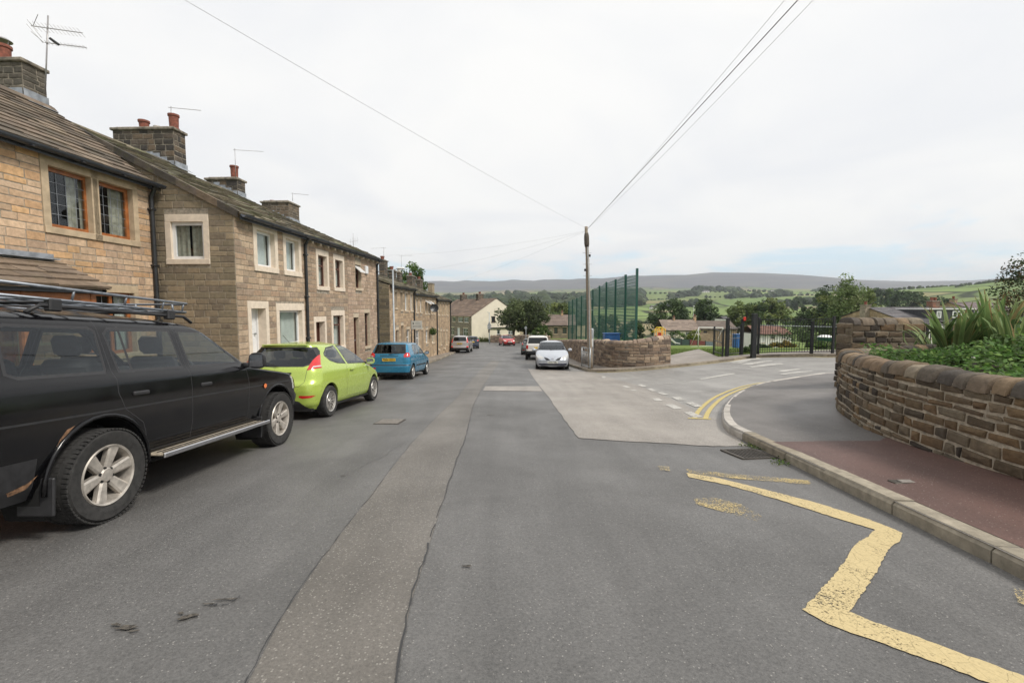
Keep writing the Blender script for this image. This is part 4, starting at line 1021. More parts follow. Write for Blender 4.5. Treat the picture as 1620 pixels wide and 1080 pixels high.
o, v0, v1, u0, u1, zt_ = onstack(h4, 413, 456, 472, -10.95, 318, 1.5, ch=(.1, .14), pal=[(.15, .12, .09), (.19, .145, .105), (.12, .10, .08)]); leadwork(o, M, v0, v1, u0, u1, lambda v: min(h4['roofz'](v), 6.12), .15)
pot(o, M, v0 + .25, (u0 + u1) / 2, zt_, .14, .1)

# ---- lower terrace beyond: three houses
X3 = -7.6
def rowhouse(label, u0, u1, zt, zr, zb, gable=(False, False), pal=PAL_H4):
    return rows_of_house('terraced_house', label, X3, u0, u1, zb, zt, -2.9, zr, pal, M_ASH, PAL_SLM, M_SLATEM, 'lower terrace of stone houses beyond the near terrace', gauge=.34, gable=gable, ch=(.14, .2), sw=(.25, .55), depth=.012)
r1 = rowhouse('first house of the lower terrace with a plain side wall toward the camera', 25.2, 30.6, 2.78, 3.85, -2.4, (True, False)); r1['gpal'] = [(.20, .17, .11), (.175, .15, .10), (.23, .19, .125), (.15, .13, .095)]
wh = dict(fm=M_UPVC, rec=.1, fw=.07); cr_ = dict(fm=M_CREAMF, rec=.1, fw=.07); bb = dict(fm=M_BROWN, rec=.12, fw=.07)
rect(r1, 624.8, 628.2, 462, 487, **bb); rect(r1, 633.5, 637, 463, 490, **bb); rect(r1, 640.5, 645, 464.5, 491, curtain=(M_CURT, ((0, 1),)), **wh); rect(r1, 649.5, 653, 466, 491, curtain=(M_CURT, ((0, 1),)), **wh)
rect(r1, 626.5, 631, 522, 545, **bb); rect(r1, 634.8, 638.6, 515, 552, kind='door', **bb); rect(r1, 643, 648.5, 521, 546, bars=(1, 2), **wh)
finish(r1, dict(wild=1.4, sw=(.35, .8), th=.045)); gutter(r1['M'], 25.2, 30.6, .17, r1['zt'] - .06, .07, r1['root']); downpipe(r1['M'], 30.5, 0, -2.4, r1['zt'] - .15, r1['root'], .05)
r2 = rowhouse('middle house of the lower terrace with top-hung white vents open and plants by the door', 30.6, 38.0, 2.5, 3.6, -3.0)
for a, b in ((658.5, 661.5), (664.5, 667.5)): rect(r2, a, b, 474, 494, curtain=(M_CURT, ((0, 1),)), **wh)
for a, b in ((672.5, 675), (677, 679.5), (682, 684), (686, 688)): rect(r2, a, b, 478, 496, curtain=(M_CURT, ((0, 1),)), **wh)
rect(r2, 657.5, 664, 522, 548, bars=(2, 2), **wh); rect(r2, 667, 670, 522, 556, kind='door', **bb); rect(r2, 673.5, 677.5, 522, 542, bars=(1, 2), **wh); rect(r2, 683, 687, 522, 542, **cr_)
finish(r2, dict(wild=1.4, sw=(.35, .8), th=.045)); gutter(r2['M'], 30.6, 38, .17, r2['zt'] - .06, .07, r2['root'])
mb = MB()
for px in (674, 679):
    ul, zl = r2['fz'](px - 1.2, 475.5); ur, _ = r2['fz'](px + 1.4, 475.5); zl2 = r2['fz'](px, 481)[1]
    mb.add([r2['M'] @ Vector(p) for p in ((-.08, ul, zl), (-.08, ur, zl), (.36, ur, zl2), (.36, ul, zl2), (-.08, ul, zl + .05), (-.08, ur, zl + .05), (.36, ur, zl2 + .05), (.36, ul, zl2 + .05))], [(0, 1, 2, 3), (7, 6, 5, 4), (3, 2, 6, 7), (0, 3, 7, 4), (1, 5, 6, 2)])
mb.build('top_light', M_UPVC, r2['root'])
r3 = rowhouse('last house of the lower terrace, narrow cream windows, ending at the silver car', 38.0, 45.0, 2.25, 3.35, -3.3, (False, True))
for a, b in ((693.2, 695.6), (698.5, 700.3), (702.6, 704), (706.6, 708.6)): rect(r3, a, b, 481, 498, **cr_)
for a, b in ((697, 699), (706, 708)): rect(r3, a, b, 524, 545, **cr_)
rect(r3, 692.3, 694, 522, 552, kind='door', **cr_); rect(r3, 701.5, 703.3, 524, 550, kind='door', **bb)
finish(r3, dict(wild=1.4, sw=(.35, .8), th=.045)); gutter(r3['M'], 38, 45, .17, r3['zt'] - .06, .07, r3['root']); downpipe(r3['M'], 38.2, 0, -2.9, r3['zt'] - .15, r3['root'], .05); downpipe(r3['M'], 44.85, 0, -3.2, r3['zt'] - .15, r3['root'], .06)
for h, l, n_, f_, X, t, kw in ((r1, 597, 606, 611, -10.2, 411, {}), (r1, 612, 620, 624.5, -10.2, 427, {}), (r2, 625, 630, 634, -10.2, 430, {}), (r2, 641, 650, 655.5, -10.1, 436, {}), (r3, 656.5, 663, 667, -10.1, 442, {}), (r3, 675, 682, 685.3, -9.6, 448, dict(pal=[(.33, .27, .19)], mort=M_DRESS))):
    o, v0, v1, u0, u1, zt_ = onstack(h, l, n_, f_, X, t, 2.0, **kw)
    if t != 448: pot(o, h['M'], lerp(v0, v1, .35), (u0 + u1) / 2, zt_, .3, .13, M_POTP if t in (430,) else M_POTT)
# ============================================================ cars
def carpaint(name, col, metal=.0, rough=.28, dirt=.15, coat=.7, spec=.5):
    k = NT(name); p = k.obj(); n = k.noise(p, 3.5, 6, .65); gm = k.n('ShaderNodeNewGeometry')
    c = k.mix(k.math('MULTIPLY', k.ramp(n, .45, .75), dirt), col, tuple(lerp(a, b, .6) for a, b in zip(col, (.2, .17, .13))))
    k.base(c); k.rough(k.ramp(n, .3, .8, rough, rough + .18)); k.b.inputs['Metallic'].default_value = metal
    k.b.inputs['Coat Weight'].default_value = coat; k.b.inputs['Specular IOR Level'].default_value = spec; k.b.inputs['Coat Roughness'].default_value = .06
    df = k.n('ShaderNodeBsdfDiffuse'); df.inputs[0].default_value = (.03, .03, .032, 1); ms = k.n('ShaderNodeMixShader')
    k.l(gm.outputs['Backfacing'], ms.inputs[0]); k.l(k.b.outputs[0], ms.inputs[1]); k.l(df.outputs[0], ms.inputs[2]); k.l(ms.outputs[0], k.o.inputs[0])
    return k.m
M_TRIM = plain('black_plastic', (.022, .022, .024), .5, var=.2, nscale=20)
M_TYRE = plain('tyre_rubber', (.028, .027, .026), .85, var=.35, nscale=22, bump=.3)
M_RIM = plain('alloy', (.55, .53, .50), .35, .75, .12, 14)
M_RIMD = plain('dull_alloy', (.50, .46, .41), .42, .5, .2, 16)
M_WELL = plain('wheel_well', (.006, .006, .006), .95)
M_REDL = plain('red_lens', (.55, .015, .015), .12, var=.15, nscale=30, coat=1.)
M_WHTL = plain('clear_lens', (.62, .62, .60), .1, .3, .12, 40, coat=1.)
M_ORL = plain('orange_lens', (.75, .17, .03), .15, var=.1, coat=1.)
M_YPL = plain('yellow_plate', (.72, .47, .04), .4, var=.04)
M_WPL = plain('white_plate', (.68, .68, .62), .4, var=.04)
M_INK = plain('plate_ink', (.015, .015, .015), .5)
M_CHR = plain('chrome', (.6, .6, .62), .12, 1., .03)
M_SEAT = plain('seat_cloth', (.035, .036, .04), .9, var=.2, nscale=30)
M_CARGL = glass('car_glass', (.86, .92, .89), .92); M_CARGLD = glass('car_glass_dark', (.25, .28, .3), .6); M_SCREEN = glass('windscreen_glass', (.6, .68, .66), .8)
def text_mesh(name, body, size, mat, parent, M, ext=.002, align='CENTER', bold=.0):
    c = bpy.data.curves.new(name, 'FONT'); c.body = body; c.size = size; c.extrude = ext; c.align_x = align; c.align_y = 'CENTER'; c.offset = bold; c.resolution_u = 3
    t = bpy.data.objects.new(name, c); COL.objects.link(t); bpy.context.view_layer.update()
    me = bpy.data.meshes.new_from_object(t.evaluated_get(bpy.context.evaluated_depsgraph_get())); bpy.data.objects.remove(t); bpy.data.curves.remove(c)
    me.transform(M); me.materials.clear(); me.name = name; return linkmesh(name, me, mat, parent)
def interp(tab, z, sm=.012):
    def f(q):
        if q <= tab[0][0]: return tab[0][1]
        for (a, b), (c, d) in zip(tab, tab[1:]):
            if q <= c: return b + (d - b) * (q - a) / (c - a)
        return tab[-1][1]
    return sum(f(z + sm * k) for k in (-2, -1, 0, 1, 2)) / 5
def inpoly(p, poly):
    r = False; n = len(poly)
    for i in range(n):
        a, b = poly[i], poly[i - 1]
        if (a[1] > p[1]) != (b[1] > p[1]) and p[0] < (b[0] - a[0]) * (p[1] - a[1]) / (b[1] - a[1]) + a[0]: r = not r
    return r
def cut(bm, poly, ax, filt, tag_):
    a0, a1 = ax; lo = [min(p[i] for p in poly) for i in (0, 1)]; hi = [max(p[i] for p in poly) for i in (0, 1)]
    def touch(f): 
        xs = [v.co[a0] for v in f.verts]; ys = [v.co[a1] for v in f.verts]
        return max(xs) > lo[0] and min(xs) < hi[0] and max(ys) > lo[1] and min(ys) < hi[1]
    fs = [f for f in bm.faces if filt(f) and touch(f)]
    n = len(poly)
    for i in range(n):
        p, q = poly[i], poly[(i + 1) % n]; d = (q[0] - p[0], q[1] - p[1])
        e0 = min(p[0], q[0]) - .02; e1 = max(p[0], q[0]) + .02; h0 = min(p[1], q[1]) - .02; h1_ = max(p[1], q[1]) + .02
        co = [0, 0, 0]; no = [0, 0, 0]; co[a0], co[a1] = p; no[a0], no[a1] = d[1], -d[0]
        if abs(d[0]) + abs(d[1]) < 1e-6: continue
        sel = []; rest = []
        for f in fs:
            xs = [v.co[a0] for v in f.verts]; ys = [v.co[a1] for v in f.verts]
            (sel if max(xs) > e0 and min(xs) < e1 and max(ys) > h0 and min(ys) < h1_ else rest).append(f)
        if not sel: continue
        ed = list({e for f in sel for e in f.edges}); vt = list({v for f in sel for v in f.verts})
        r = bmesh.ops.bisect_plane(bm, geom=sel + ed + vt, dist=1e-5, plane_co=co, plane_no=no)
        fs = rest + list({x for x in r['geom'] if isinstance(x, bmesh.types.BMFace)} | {f for f in sel if f.is_valid})
        fs = [f for f in fs if f.is_valid]
    for f in fs:
        c = f.calc_center_median()
        if inpoly((c[a0], c[a1]), poly): f.material_index = tag_
def circle(cx, cz, r, n=28, z0=None):
    return [(cx + r * math.cos(2 * math.pi * i / n), cz + r * math.sin(2 * math.pi * i / n)) for i in range(n)]
def make_wheel(root, x, y, r, rw, rimr, spokes, rmat, side, sp=None):
    """wheel as tyre + rim + hub, axis along local y, outer face on the given side"""
    T = Matrix.Translation((x, y, r)) @ Matrix.Rotation(-math.pi / 2 * side, 4, 'X')
    w_ = rw / 2; mb = MB()
    mb.lathe([(rimr * .96, -w_), (r * .93, -w_ * 1.02), (r * .985, -w_ * .86), (r, -w_ * .6), (r, w_ * .6), (r * .985, w_ * .86), (r * .93, w_ * 1.04), (rimr * 1.12, w_ * 1.02), (rimr * 1.0, w_ * .9)], 48, T, cap=False)
    if rw > .23:
        for i in range(64):
            a = 2 * math.pi * i / 64
            for sg in (-1, 1):
                Rm = T @ Matrix.Rotation(a + (.05 if sg > 0 else 0), 4, 'Z'); zc = sg * w_ * .72
                mb.box((r * .975, -.012, min(zc, zc + sg * .04)), (r * 1.007, .012, max(zc, zc + sg * .04)), Rm)
                mb.box((r * .985, -.011, sg * w_ * .28 - .02), (r * 1.006, .011, sg * w_ * .28 + .02), Rm)
    o = mb.build('wheel', M_TYRE, root, angle=35)
    mb = MB(); zf = w_ * .9
    mb.lathe([(rimr * 1.02, zf), (rimr * .99, zf + .012), (rimr * .93, zf + .004), (rimr * .9, zf - .03), (rimr * .86, zf - .11), (rimr * .84, -w_ * .9)], 48, T, cap=False)
    n, wi, wo = spokes
    for i in range(n):
        a = 2 * math.pi * (i + .25) / n; Rm = T @ Matrix.Rotation(a, 4, 'Z')
        if sp == 'split':
            for s in (-1, 1):
                vs = [(rimr * .2, s * wi - .008, zf - .035), (rimr * .2, s * wi + .008, zf - .035), (rimr * .93, s * wo + .010, zf - .012), (rimr * .93, s * wo - .010, zf - .012)]
                vs += [(p[0], p[1], p[2] - .03) for p in vs]; mb.add([Rm @ Vector(p) for p in vs], [(0, 1, 2, 3)[::-1], (4, 5, 6, 7), (0, 3, 7, 4), (1, 5, 6, 2)])
        else:
            vs = [(rimr * .22, -wi, zf - .03), (rimr * .22, wi, zf - .03), (rimr * .93, wo, zf - .006), (rimr * .93, -wo, zf - .006), (rimr * .22, -wi * .5, zf - .018), (rimr * .22, wi * .5, zf - .018), (rimr * .93, wo * .7, zf + .002), (rimr * .93, -wo * .7, zf + .002)]
            vs += [(p[0], p[1], p[2] - .035) for p in vs[:4]]
            mb.add([Rm @ Vector(p) for p in vs], [(7, 6, 5, 4), (4, 0, 3, 7), (5, 6, 2, 1), (0, 8, 11, 3), (1, 2, 10, 9)])
    mb.lathe([(.001, zf - .006), (rimr * .2, zf - .008), (rimr * .3, zf - .028), (rimr * .3, zf - .07)], 24, T, cap=False)
    rim = mb.build('rim', rmat, o, angle=30)
    mb = MB(); mb.lathe([(.001, -w_ * .5), (rimr * .86, -w_ * .5)], 24, T, cap=False)
    for i in range(5 if n != 6 else 6):
        a = 2 * math.pi * (i + .75) / (5 if n != 6 else 6); q = (rimr * .24 * math.cos(a), rimr * .24 * math.sin(a), zf - .016); mb.lathe([(.001, .004), (.012, .003), (.012, -.01)], 8, T @ Matrix.Translation(q))
    mb.build('brake_disc', M_WELL, o)
    return o
def make_car(name, label, X, Y, yaw, facing, S, paint_, group=None, scale=1.0, z=None):
    sl = -math.atan((g(X, Y + 1) - g(X, Y - 1)) / 2)          # road falls away along +Y
    root = empty(name, (X, Y, g(X, Y) + .003), 0, label, 'car', group)
    a = math.pi / 2 - R(yaw) if facing > 0 else -math.pi / 2 - R(yaw)
    root.rotation_mode = 'XYZ'; root.rotation_euler = (Matrix.Rotation(-sl, 4, 'X') @ Matrix.Rotation(a, 4, 'Z')).to_euler(); root.scale = (scale,) * 3
    zb, zt = S['z']; n_side = S.get('ns', 44); zs = []; q = zb
    while q < zt - .07: zs.append(q); q += .026
    q = zt - .07
    while q < zt - .0: zs.append(q); q += .009
    zs.append(zt)
    bm = bmesh.new(); rings = []
    for q in zs:
        xf, xr, w_ = interp(S['front'], q), interp(S['rear'], q), interp(S['width'], q)
        xr, xf = min(xr, xf - .2), xf
        cr = min(interp(S['corner'], q), w_ * .8, (xf - xr) / 3); crr = min(interp(S.get('cornerr', S['corner']), q), w_ * .8, (xf - xr) / 3); bf, br = interp(S['bow'], q), interp(S.get('bowr', S['bow']), q)
        half = []
        for i in range(7): y = (w_ - crr) * i / 7; half.append((xr + br * (y / w_) ** 2, y))
        bx = br * ((w_ - crr) / w_) ** 2
        for i in range(8): t = math.pi / 2 * i / 8; half.append((xr + bx + crr * .9 * (1 - math.cos(t)), w_ - crr + crr * math.sin(t)))
        x0 = xr + bx + crr * .9; fx = bf * ((w_ - cr) / w_) ** 2; x1 = xf - fx - cr * 1.1
        for i in range(n_side): half.append((lerp(x0, x1, i / n_side), w_))
        for i in range(8): t = math.pi / 2 * i / 8; half.append((x1 + cr * 1.1 * math.sin(t), w_ - cr + cr * math.cos(t)))
        for i in range(8): y = (w_ - cr) * (1 - i / 7); half.append((xf - bf * (y / w_) ** 2, y))
        hl = S['hl']; tp = S.get('taper', .05)
        half = [(x, y * (1 - tp * abs(x / hl) ** 3)) for x, y in half]
        ring = half + [(x, -y) for x, y in half[-2:0:-1]]
        zc = lambda x, y: (q + S.get('crown', 0) * 0)
        rings.append([bm.verts.new((x, y, q)) for x, y in ring])
    m = len(rings[0])
    for r0, r1 in zip(rings, rings[1:]):
        for i in range(m): bm.faces.new((r0[i], r0[(i + 1) % m], r1[(i + 1) % m], r1[i])[::-1])
    bm.faces.new(rings[0]); bm.faces.new(rings[-1][::-1])
    bmesh.ops.remove_doubles(bm, verts=bm.verts[:], dist=.0005)
    bmesh.ops.recalc_face_normals(bm, faces=bm.faces[:]); bm.normal_update()
    parts = S['parts']       # tag -> (part name, material)
    wb2 = S['wb'] / 2; ra = S['arch']; rz = S['wr']
    ZT = 90
    for (tg, view, poly) in S['cuts']:
        if view == 'side': cut(bm, poly, (0, 2), lambda f: f.normal.z < .93 and abs(f.calc_center_median().y) > .35, tg)
        elif view == 'rear': cut(bm, poly, (1, 2), lambda f: f.calc_center_median().x < -.5 and f.normal.x < -.12, tg)
        elif view == 'front': cut(bm, poly, (1, 2), lambda f: f.calc_center_median().x > .0 and f.normal.x > .12, tg)
        elif view == 'top': cut(bm, poly, (0, 1), lambda f: f.normal.z > .3, tg)
    for xc in (wb2, -wb2 + S.get('rofs', 0)):
        cut(bm, circle(xc, rz + .01, ra), (0, 2), lambda f: abs(f.calc_center_median().y) > .4, ZT)
    dele = [f for f in bm.faces if f.material_index == ZT]
    # lip of each arch, turned inwards
    ds = set(dele); be = [e for f in dele for e in f.edges if any(x not in ds for x in e.link_faces)]
    be = list(set(be)); bmesh.ops.delete(bm, geom=dele, context='FACES_ONLY'); be = [e for e in be if e.is_valid]
    r_ = bmesh.ops.extrude_edge_only(bm, edges=be)
    for v in [x for x in r_['geom'] if isinstance(x, bmesh.types.BMVert)]: v.co.y -= math.copysign(.05, v.co.y)
    for f in [x for x in r_['geom'] if isinstance(x, bmesh.types.BMFace)]: f.material_index = 1 if S.get('trimarch') else 0
    bmesh.ops.delete(bm, geom=[v for v in bm.verts if not v.link_faces], context='VERTS')
    # split the surface into parts
    allf = list(bm.faces); tags = sorted({f.material_index for f in allf})
    body_mats = [paint_, M_TRIM]; objs = {}
    for tg in tags:
        if tg in (0, 1): continue
        sel = [f for f in bm.faces if f.material_index == tg]; nb = bmesh.new(); mp_ = {}
        ext = parts[tg][2] if len(parts[tg]) > 2 else 0
        for f in sel:
            for v in f.verts:
                if v not in mp_: mp_[v] = nb.verts.new(v.co + v.normal * ext)
        for f in sel:
            try: nb.faces.new([mp_[v] for v in f.verts])
            except ValueError: pass
        # one object per connected island, so each lamp or window is a part of its own
        seen = set(); nb.faces.ensure_lookup_table()
        for f0 in list(nb.faces):
            if f0 in seen: continue
            st_ = [f0]; isl = []; seen.add(f0)
            while st_:
                f = st_.pop(); isl.append(f)
                for e in f.edges:
                    for h in e.link_faces:
                        if h not in seen: seen.add(h); st_.append(h)
            ar = sum(f.calc_area() for f in isl)
            if ar < .0006: continue
            me = bpy.data.meshes.new(parts[tg][0]); vm = {}; vs = []; fl = []
            for f in isl:
                idx = []
                for v in f.verts:
                    if v not in vm: vm[v] = len(vs); vs.append(v.co[:])
                    idx.append(vm[v])
                fl.append(idx)
            me.from_pydata(vs, [], fl); o = linkmesh(parts[tg][0], me, parts[tg][1], root, True); me.set_sharp_from_angle(angle=R(35)); objs.setdefault(tg, []).append(o)
        nb.free()
        bmesh.ops.delete(bm, geom=sel, context='FACES')
    me = bpy.data.meshes.new('body'); bm.to_mesh(me); bm.free()
    bo = linkmesh('body', me, body_mats, root, True); me.set_sharp_from_angle(angle=R(32))
    # wells and underside
    mb = MB(); wmax = max(w_ for _, w_ in S['width'])
    for xc in (wb2, -wb2 + S.get('rofs', 0)):
        for s in (-1, 1):
            n = 16; vs = []; fs = []; rr = ra + .012
            for k, y in enumerate((wmax - .055, wmax - .34)):
                for i in range(n + 1): t = math.pi * (i / n) * 1.3 - .15 * math.pi; vs.append((xc + rr * math.cos(t), s * y, rz + rr * math.sin(t)))
            for i in range(n): fs.append((i, i + 1, n + 1 + i + 1, n + 1 + i))
            fs.append(tuple(n + 1 + i for i in range(n + 1)))
            mb.add(vs, fs)
    x0, x1 = interp(S['rear'], zb + .1), interp(S['front'], zb + .1)
    mb.box((x0 + .1, -wmax * .8, zb - .03), (-wb2 - ra, wmax * .8, zb + .02)); mb.box((-wb2 - ra, -wmax + .36, zb - .05), (wb2 + ra, wmax - .36, zb + .05)); mb.box((wb2 + ra, -wmax * .7, zb - .02), (x1 - .12, wmax * .7, zb + .02)); mb.box((-wb2 + ra, -wmax * .94, zb - .005), (wb2 - ra, wmax * .94, zb + .03))
    mb.build('underbody', M_WELL, root)
    tr = wmax - S.get('inset', .015) - S['tw'] / 2
    for xc in (wb2, -wb2 + S.get('rofs', 0)):
        for s in (-1, 1): make_wheel(root, xc, s * tr, rz, S['tw'], S['rim'], S['spokes'], S.get('rmat', M_RIM), s, S.get('sp'))
    # cabin floor and seats
    if S.get('seats', True):
        zbelt = S['belt']; mb = MB(); c0, c1 = S['cabin']
        mb.box((c0 + .1, -wmax + .12, zb + .1), (c1, wmax - .12, zb + .2)); mb.box((c1 - .45, -wmax + .14, zbelt - .22), (c1 - .02, wmax - .14, zbelt - .03), ch=.04)
        mb.box((c0 + .08, -wmax + .14, zbelt - .3), (c0 + .55, wmax - .14, zbelt - .1), ch=.02)
        for y in (-.37, .37):
            for xs_ in (S['seat'][0], S['seat'][1]):
                zz = zbelt - .62; mb.box((xs_ - .05, y - .24, zz), (xs_ + .42, y + .24, zz + .18), ch=.05)
                T = Matrix.Translation((xs_, y, zz + .1)) @ Matrix.Rotation(R(-14), 4, 'Y'); mb.box((-.09, -.24, 0), (.05, .24, .66), T, ch=.05); mb.box((-.06, -.12, .69), (.03, .12, .87), T, ch=.04)
        T = Matrix.Translation((c1 - .5, S.get('wheelside', -.37), zbelt - .08)) @ Matrix.Rotation(R(65), 4, 'Y')
        pts = [T @ Vector((.18 * math.cos(t * math.pi / 10), .18 * math.sin(t * math.pi / 10), 0)) for t in range(21)]; mb.tube(pts, .014, 6)
        mb.build('seats', M_SEAT, root, angle=40)
    return root, objs
def mirror_(root, x, y, z, mat, s=1, sz=(.11, .2, .15)):
    mb = MB(); a, b, c = sz; bm = bmesh.new(); bmesh.ops.create_icosphere(bm, subdivisions=3, radius=.5)
    for v in bm.verts:
        v.co = Vector([math.copysign(abs(q * 2) ** .7 / 2, q) for q in v.co]); v.co.x *= a; v.co.y *= b; v.co.z *= c
        if v.co.x < -.2 * a: v.co.x = -.2 * a
    mb.addbm(bm, Matrix.Translation((x, y, z))); yi = y - math.copysign(b * .42, y)
    mb.box((x - .02, min(yi, yi - math.copysign(.1, y)), z - c * .42), (x + .04, max(yi, yi - math.copysign(.1, y)), z - c * .12), ch=.01, mi=1)
    o = mb.build('mirror', [mat, M_TRIM], root, angle=45)
    mb = MB(); mb.quad((x - .2 * a - .002, y - b * .4, z - c * .36), (x - .2 * a - .002, y - b * .4, z + c * .36), (x - .2 * a - .002, y + b * .4, z + c * .36), (x - .2 * a - .002, y + b * .4, z - c * .36)); mb.build('mirror_glass', M_CHR, o)
def plate(root, x, z, txt, mat, front=False, wd=.52, hh=.111, tilt=0., y=0.):
    s = 1 if front else -1
    T = Matrix.Translation((x, y, z)) @ Matrix.Rotation(R(tilt), 4, 'Y')
    mb = MB(); mb.box((-.004, -wd / 2, -hh / 2), (.004, wd / 2, hh / 2), T, ch=.003); o = mb.build('number_plate', mat, root)
    Mt = T @ Matrix.Translation((s * .005, 0, 0)) @ Matrix.Rotation(math.pi / 2 * s, 4, 'Z') @ Matrix.Rotation(math.pi / 2, 4, 'X')
    if txt: text_mesh('lettering', txt, .105, M_INK, o, Mt @ Matrix.Diagonal((.92, 1, 1, 1)), bold=.002)
    return o
def handle(root, x, y, z, mat, wd=.19):
    mb = MB(); s = math.copysign(1, y); mb.box((x - wd / 2, min(y, y + s * .03), z - .018), (x + wd / 2, max(y, y + s * .03), z + .018), ch=.009); mb.build('door_handle', mat, root)
def wiper(root, a, b, rad=.008):
    mb = MB(); mb.tube([a, ((a[0] + b[0]) / 2 - .01, (a[1] + b[1]) / 2, (a[2] + b[2]) / 2 + .02), b], rad, 6); mb.build('wiper', M_TRIM, root)
def mir(poly): return [(-y, z) for y, z in poly][::-1]
def gapline(pts, wd=.007):
    """thin closed outline along a polyline (for door shuts)"""
    return offset_path(pts, wd / 2) + offset_path(pts, -wd / 2)[::-1]
def inset(poly, d):
    c = (sum(p[0] for p in poly) / len(poly), sum(p[1] for p in poly) / len(poly)); out_ = []
    n = len(poly)
    for i in range(n):
        a, b, e = Vector(poly[i - 1]), Vector(poly[i]), Vector(poly[(i + 1) % n])
        t1, t2 = (b - a).normalized(), (e - b).normalized(); n1_, n2_ = Vector((-t1.y, t1.x)), Vector((-t2.y, t2.x))
        if n1_.dot(Vector(c) - b) < 0: n1_, n2_ = -n1_, -n2_
        m_ = (n1_ + n2_); m_ = m_ / max(.35, m_.length_squared / 2) if m_.length > 1e-6 else n1_
        out_.append(tuple(b + m_ * d))
    return out_
def glasscuts(polys, tg, view='side', rim=.022):
    r = []
    for p in polys: r.append((1, view, p)); r.append((tg, view, inset(p, rim)))
    return r

# ------------------------------------------------ black off-roader
random.seed(3)
Lx = 2.725 / 2
suv = dict(z=(.33, 1.69), hl=2.3, wb=2.725, wr=.365, arch=.45, tw=.255, rim=.236, spokes=(6, .033, .05), rmat=M_RIMD, belt=1.16, cabin=(-2.2, .72), seat=(-.05, -.95), inset=-.04, trimarch=True, taper=.06,
    rear=[(.33, -2.28), (.42, -2.36), (.66, -2.38), (.70, -2.31), (1.05, -2.30), (1.2, -2.28), (1.58, -2.12), (1.64, -2.02), (1.67, -1.7), (1.69, -1.2)],
    front=[(.33, 1.98), (.42, 2.16), (.62, 2.22), (.68, 2.15), (.88, 2.1), (.97, 1.98), (1.03, 1.5), (1.10, .98), (1.14, .84), (1.35, .5), (1.55, .18), (1.61, .04), (1.65, -.25), (1.69, -.8)],
    width=[(.33, .80), (.42, .85), (.62, .885), (.80, .885), (.95, .882), (1.12, .862), (1.17, .815), (1.55, .68), (1.61, .63), (1.65, .54), (1.69, .3)],
    corner=[(.33, .2), (.9, .22), (1.1, .2), (1.2, .1), (1.6, .14), (1.69, .2)], cornerr=[(.33, .16), (1.2, .13), (1.6, .13), (1.69, .18)], bow=[(.33, .12), (1.0, .1), (1.2, .1), (1.7, .05)], bowr=[(.3, .05), (1.7, .03)],
    parts={2: ('side_window', M_CARGL), 3: ('windscreen', M_SCREEN), 4: ('rear_window', M_CARGLD), 5: ('headlight', M_WHTL), 6: ('tail_light', M_REDL), 7: ('indicator', M_ORL, .012), 8: ('bumper', M_TRIM, .0), 9: ('rust_patch', plain('rust', (.20, .11, .06), .9, var=.5, nscale=40), .001)})
qw = [(-2.0, 1.2), (-1.93, 1.165), (-1.28, 1.165), (-1.26, 1.2), (-1.24, 1.52), (-1.29, 1.55), (-1.9, 1.55), (-1.97, 1.52)]
rd = [(-1.16, 1.165), (-.4, 1.165), (-.42, 1.55), (-1.12, 1.55), (-1.18, 1.5)]
fd = [(-.31, 1.165), (.5, 1.165), (.52, 1.2), (.20, 1.47), (.08, 1.55), (-.33, 1.55)]
suv['cuts'] = glasscuts([qw, fd], 2) + glasscuts([rd], 2) + [(1, 'side', [(-1.03, 1.16), (-1.005, 1.16), (-1.005, 1.56), (-1.03, 1.56)]),
    (1, 'side', gapline([(-1.22, 1.6), (-1.22, 1.0), (-1.16, .86), (-.98, .72), (-.9, .45)])), (1, 'side', gapline([(-.36, 1.6), (-.36, .44)])), (1, 'side', gapline([(.62, 1.1), (.66, .9), (.64, .44)])),
    (1, 'side', [(-2.4, .86), (2.2, .86), (2.2, .875), (-2.4, .875)]), (1, 'side', [(-.95, .44), (.9, .44), (.9, .455), (-.95, .455)]), (8, 'side', [(1.86, .3), (2.4, .3), (2.4, .66), (1.98, .66)]), (8, 'front', [(-.95, .3), (.95, .3), (.95, .66), (-.95, .66)]),
    (1, 'side', [(-2.6, .3), (-1.86, .3), (-1.86, .62), (-2.6, .62)]),
    (7, 'side', [(.98, .84), (1.01, .82), (1.05, .84), (1.05, .87), (1.01, .885), (.98, .87)]), (5, 'front', [(.5, .72), (.9, .74), (.9, .93), (.5, .9)]), (5, 'front', mir([(.5, .72), (.9, .74), (.9, .93), (.5, .9)])), (7, 'side', [(1.96, .72), (2.08, .73), (2.06, .9), (1.94, .92)]),
    (9, 'side', [(-1.74, .66), (-1.71, .72), (-1.66, .78), (-1.60, .8), (-1.64, .765), (-1.7, .7)]), (9, 'side', [(-2.0, .40), (-1.9, .42), (-1.84, .5), (-1.9, .46), (-2.02, .43)]),
    (6, 'rear', [(.7, .95), (.84, .95), (.82, 1.2), (.7, 1.2)]), (6, 'rear', mir([(.7, .95), (.84, .95), (.82, 1.2), (.7, 1.2)]))] + glasscuts([[(-.64, 1.18), (.64, 1.18), (.56, 1.54), (-.56, 1.54)]], 4, 'rear') + glasscuts([[(-.73, 1.16), (.73, 1.16), (.6, 1.57), (-.6, 1.57)]], 3, 'front')
P_BLK = carpaint('black_paint', (.004, .004, .005), 0, .07, .015, .0, .45)
s_root, so_ = make_car('parked_car', 'large black off-roader with silver roof rack and six-spoke alloys parked nearest the camera', -4.37, 5.14, -.4, 1, suv, P_BLK, None, 1.055)
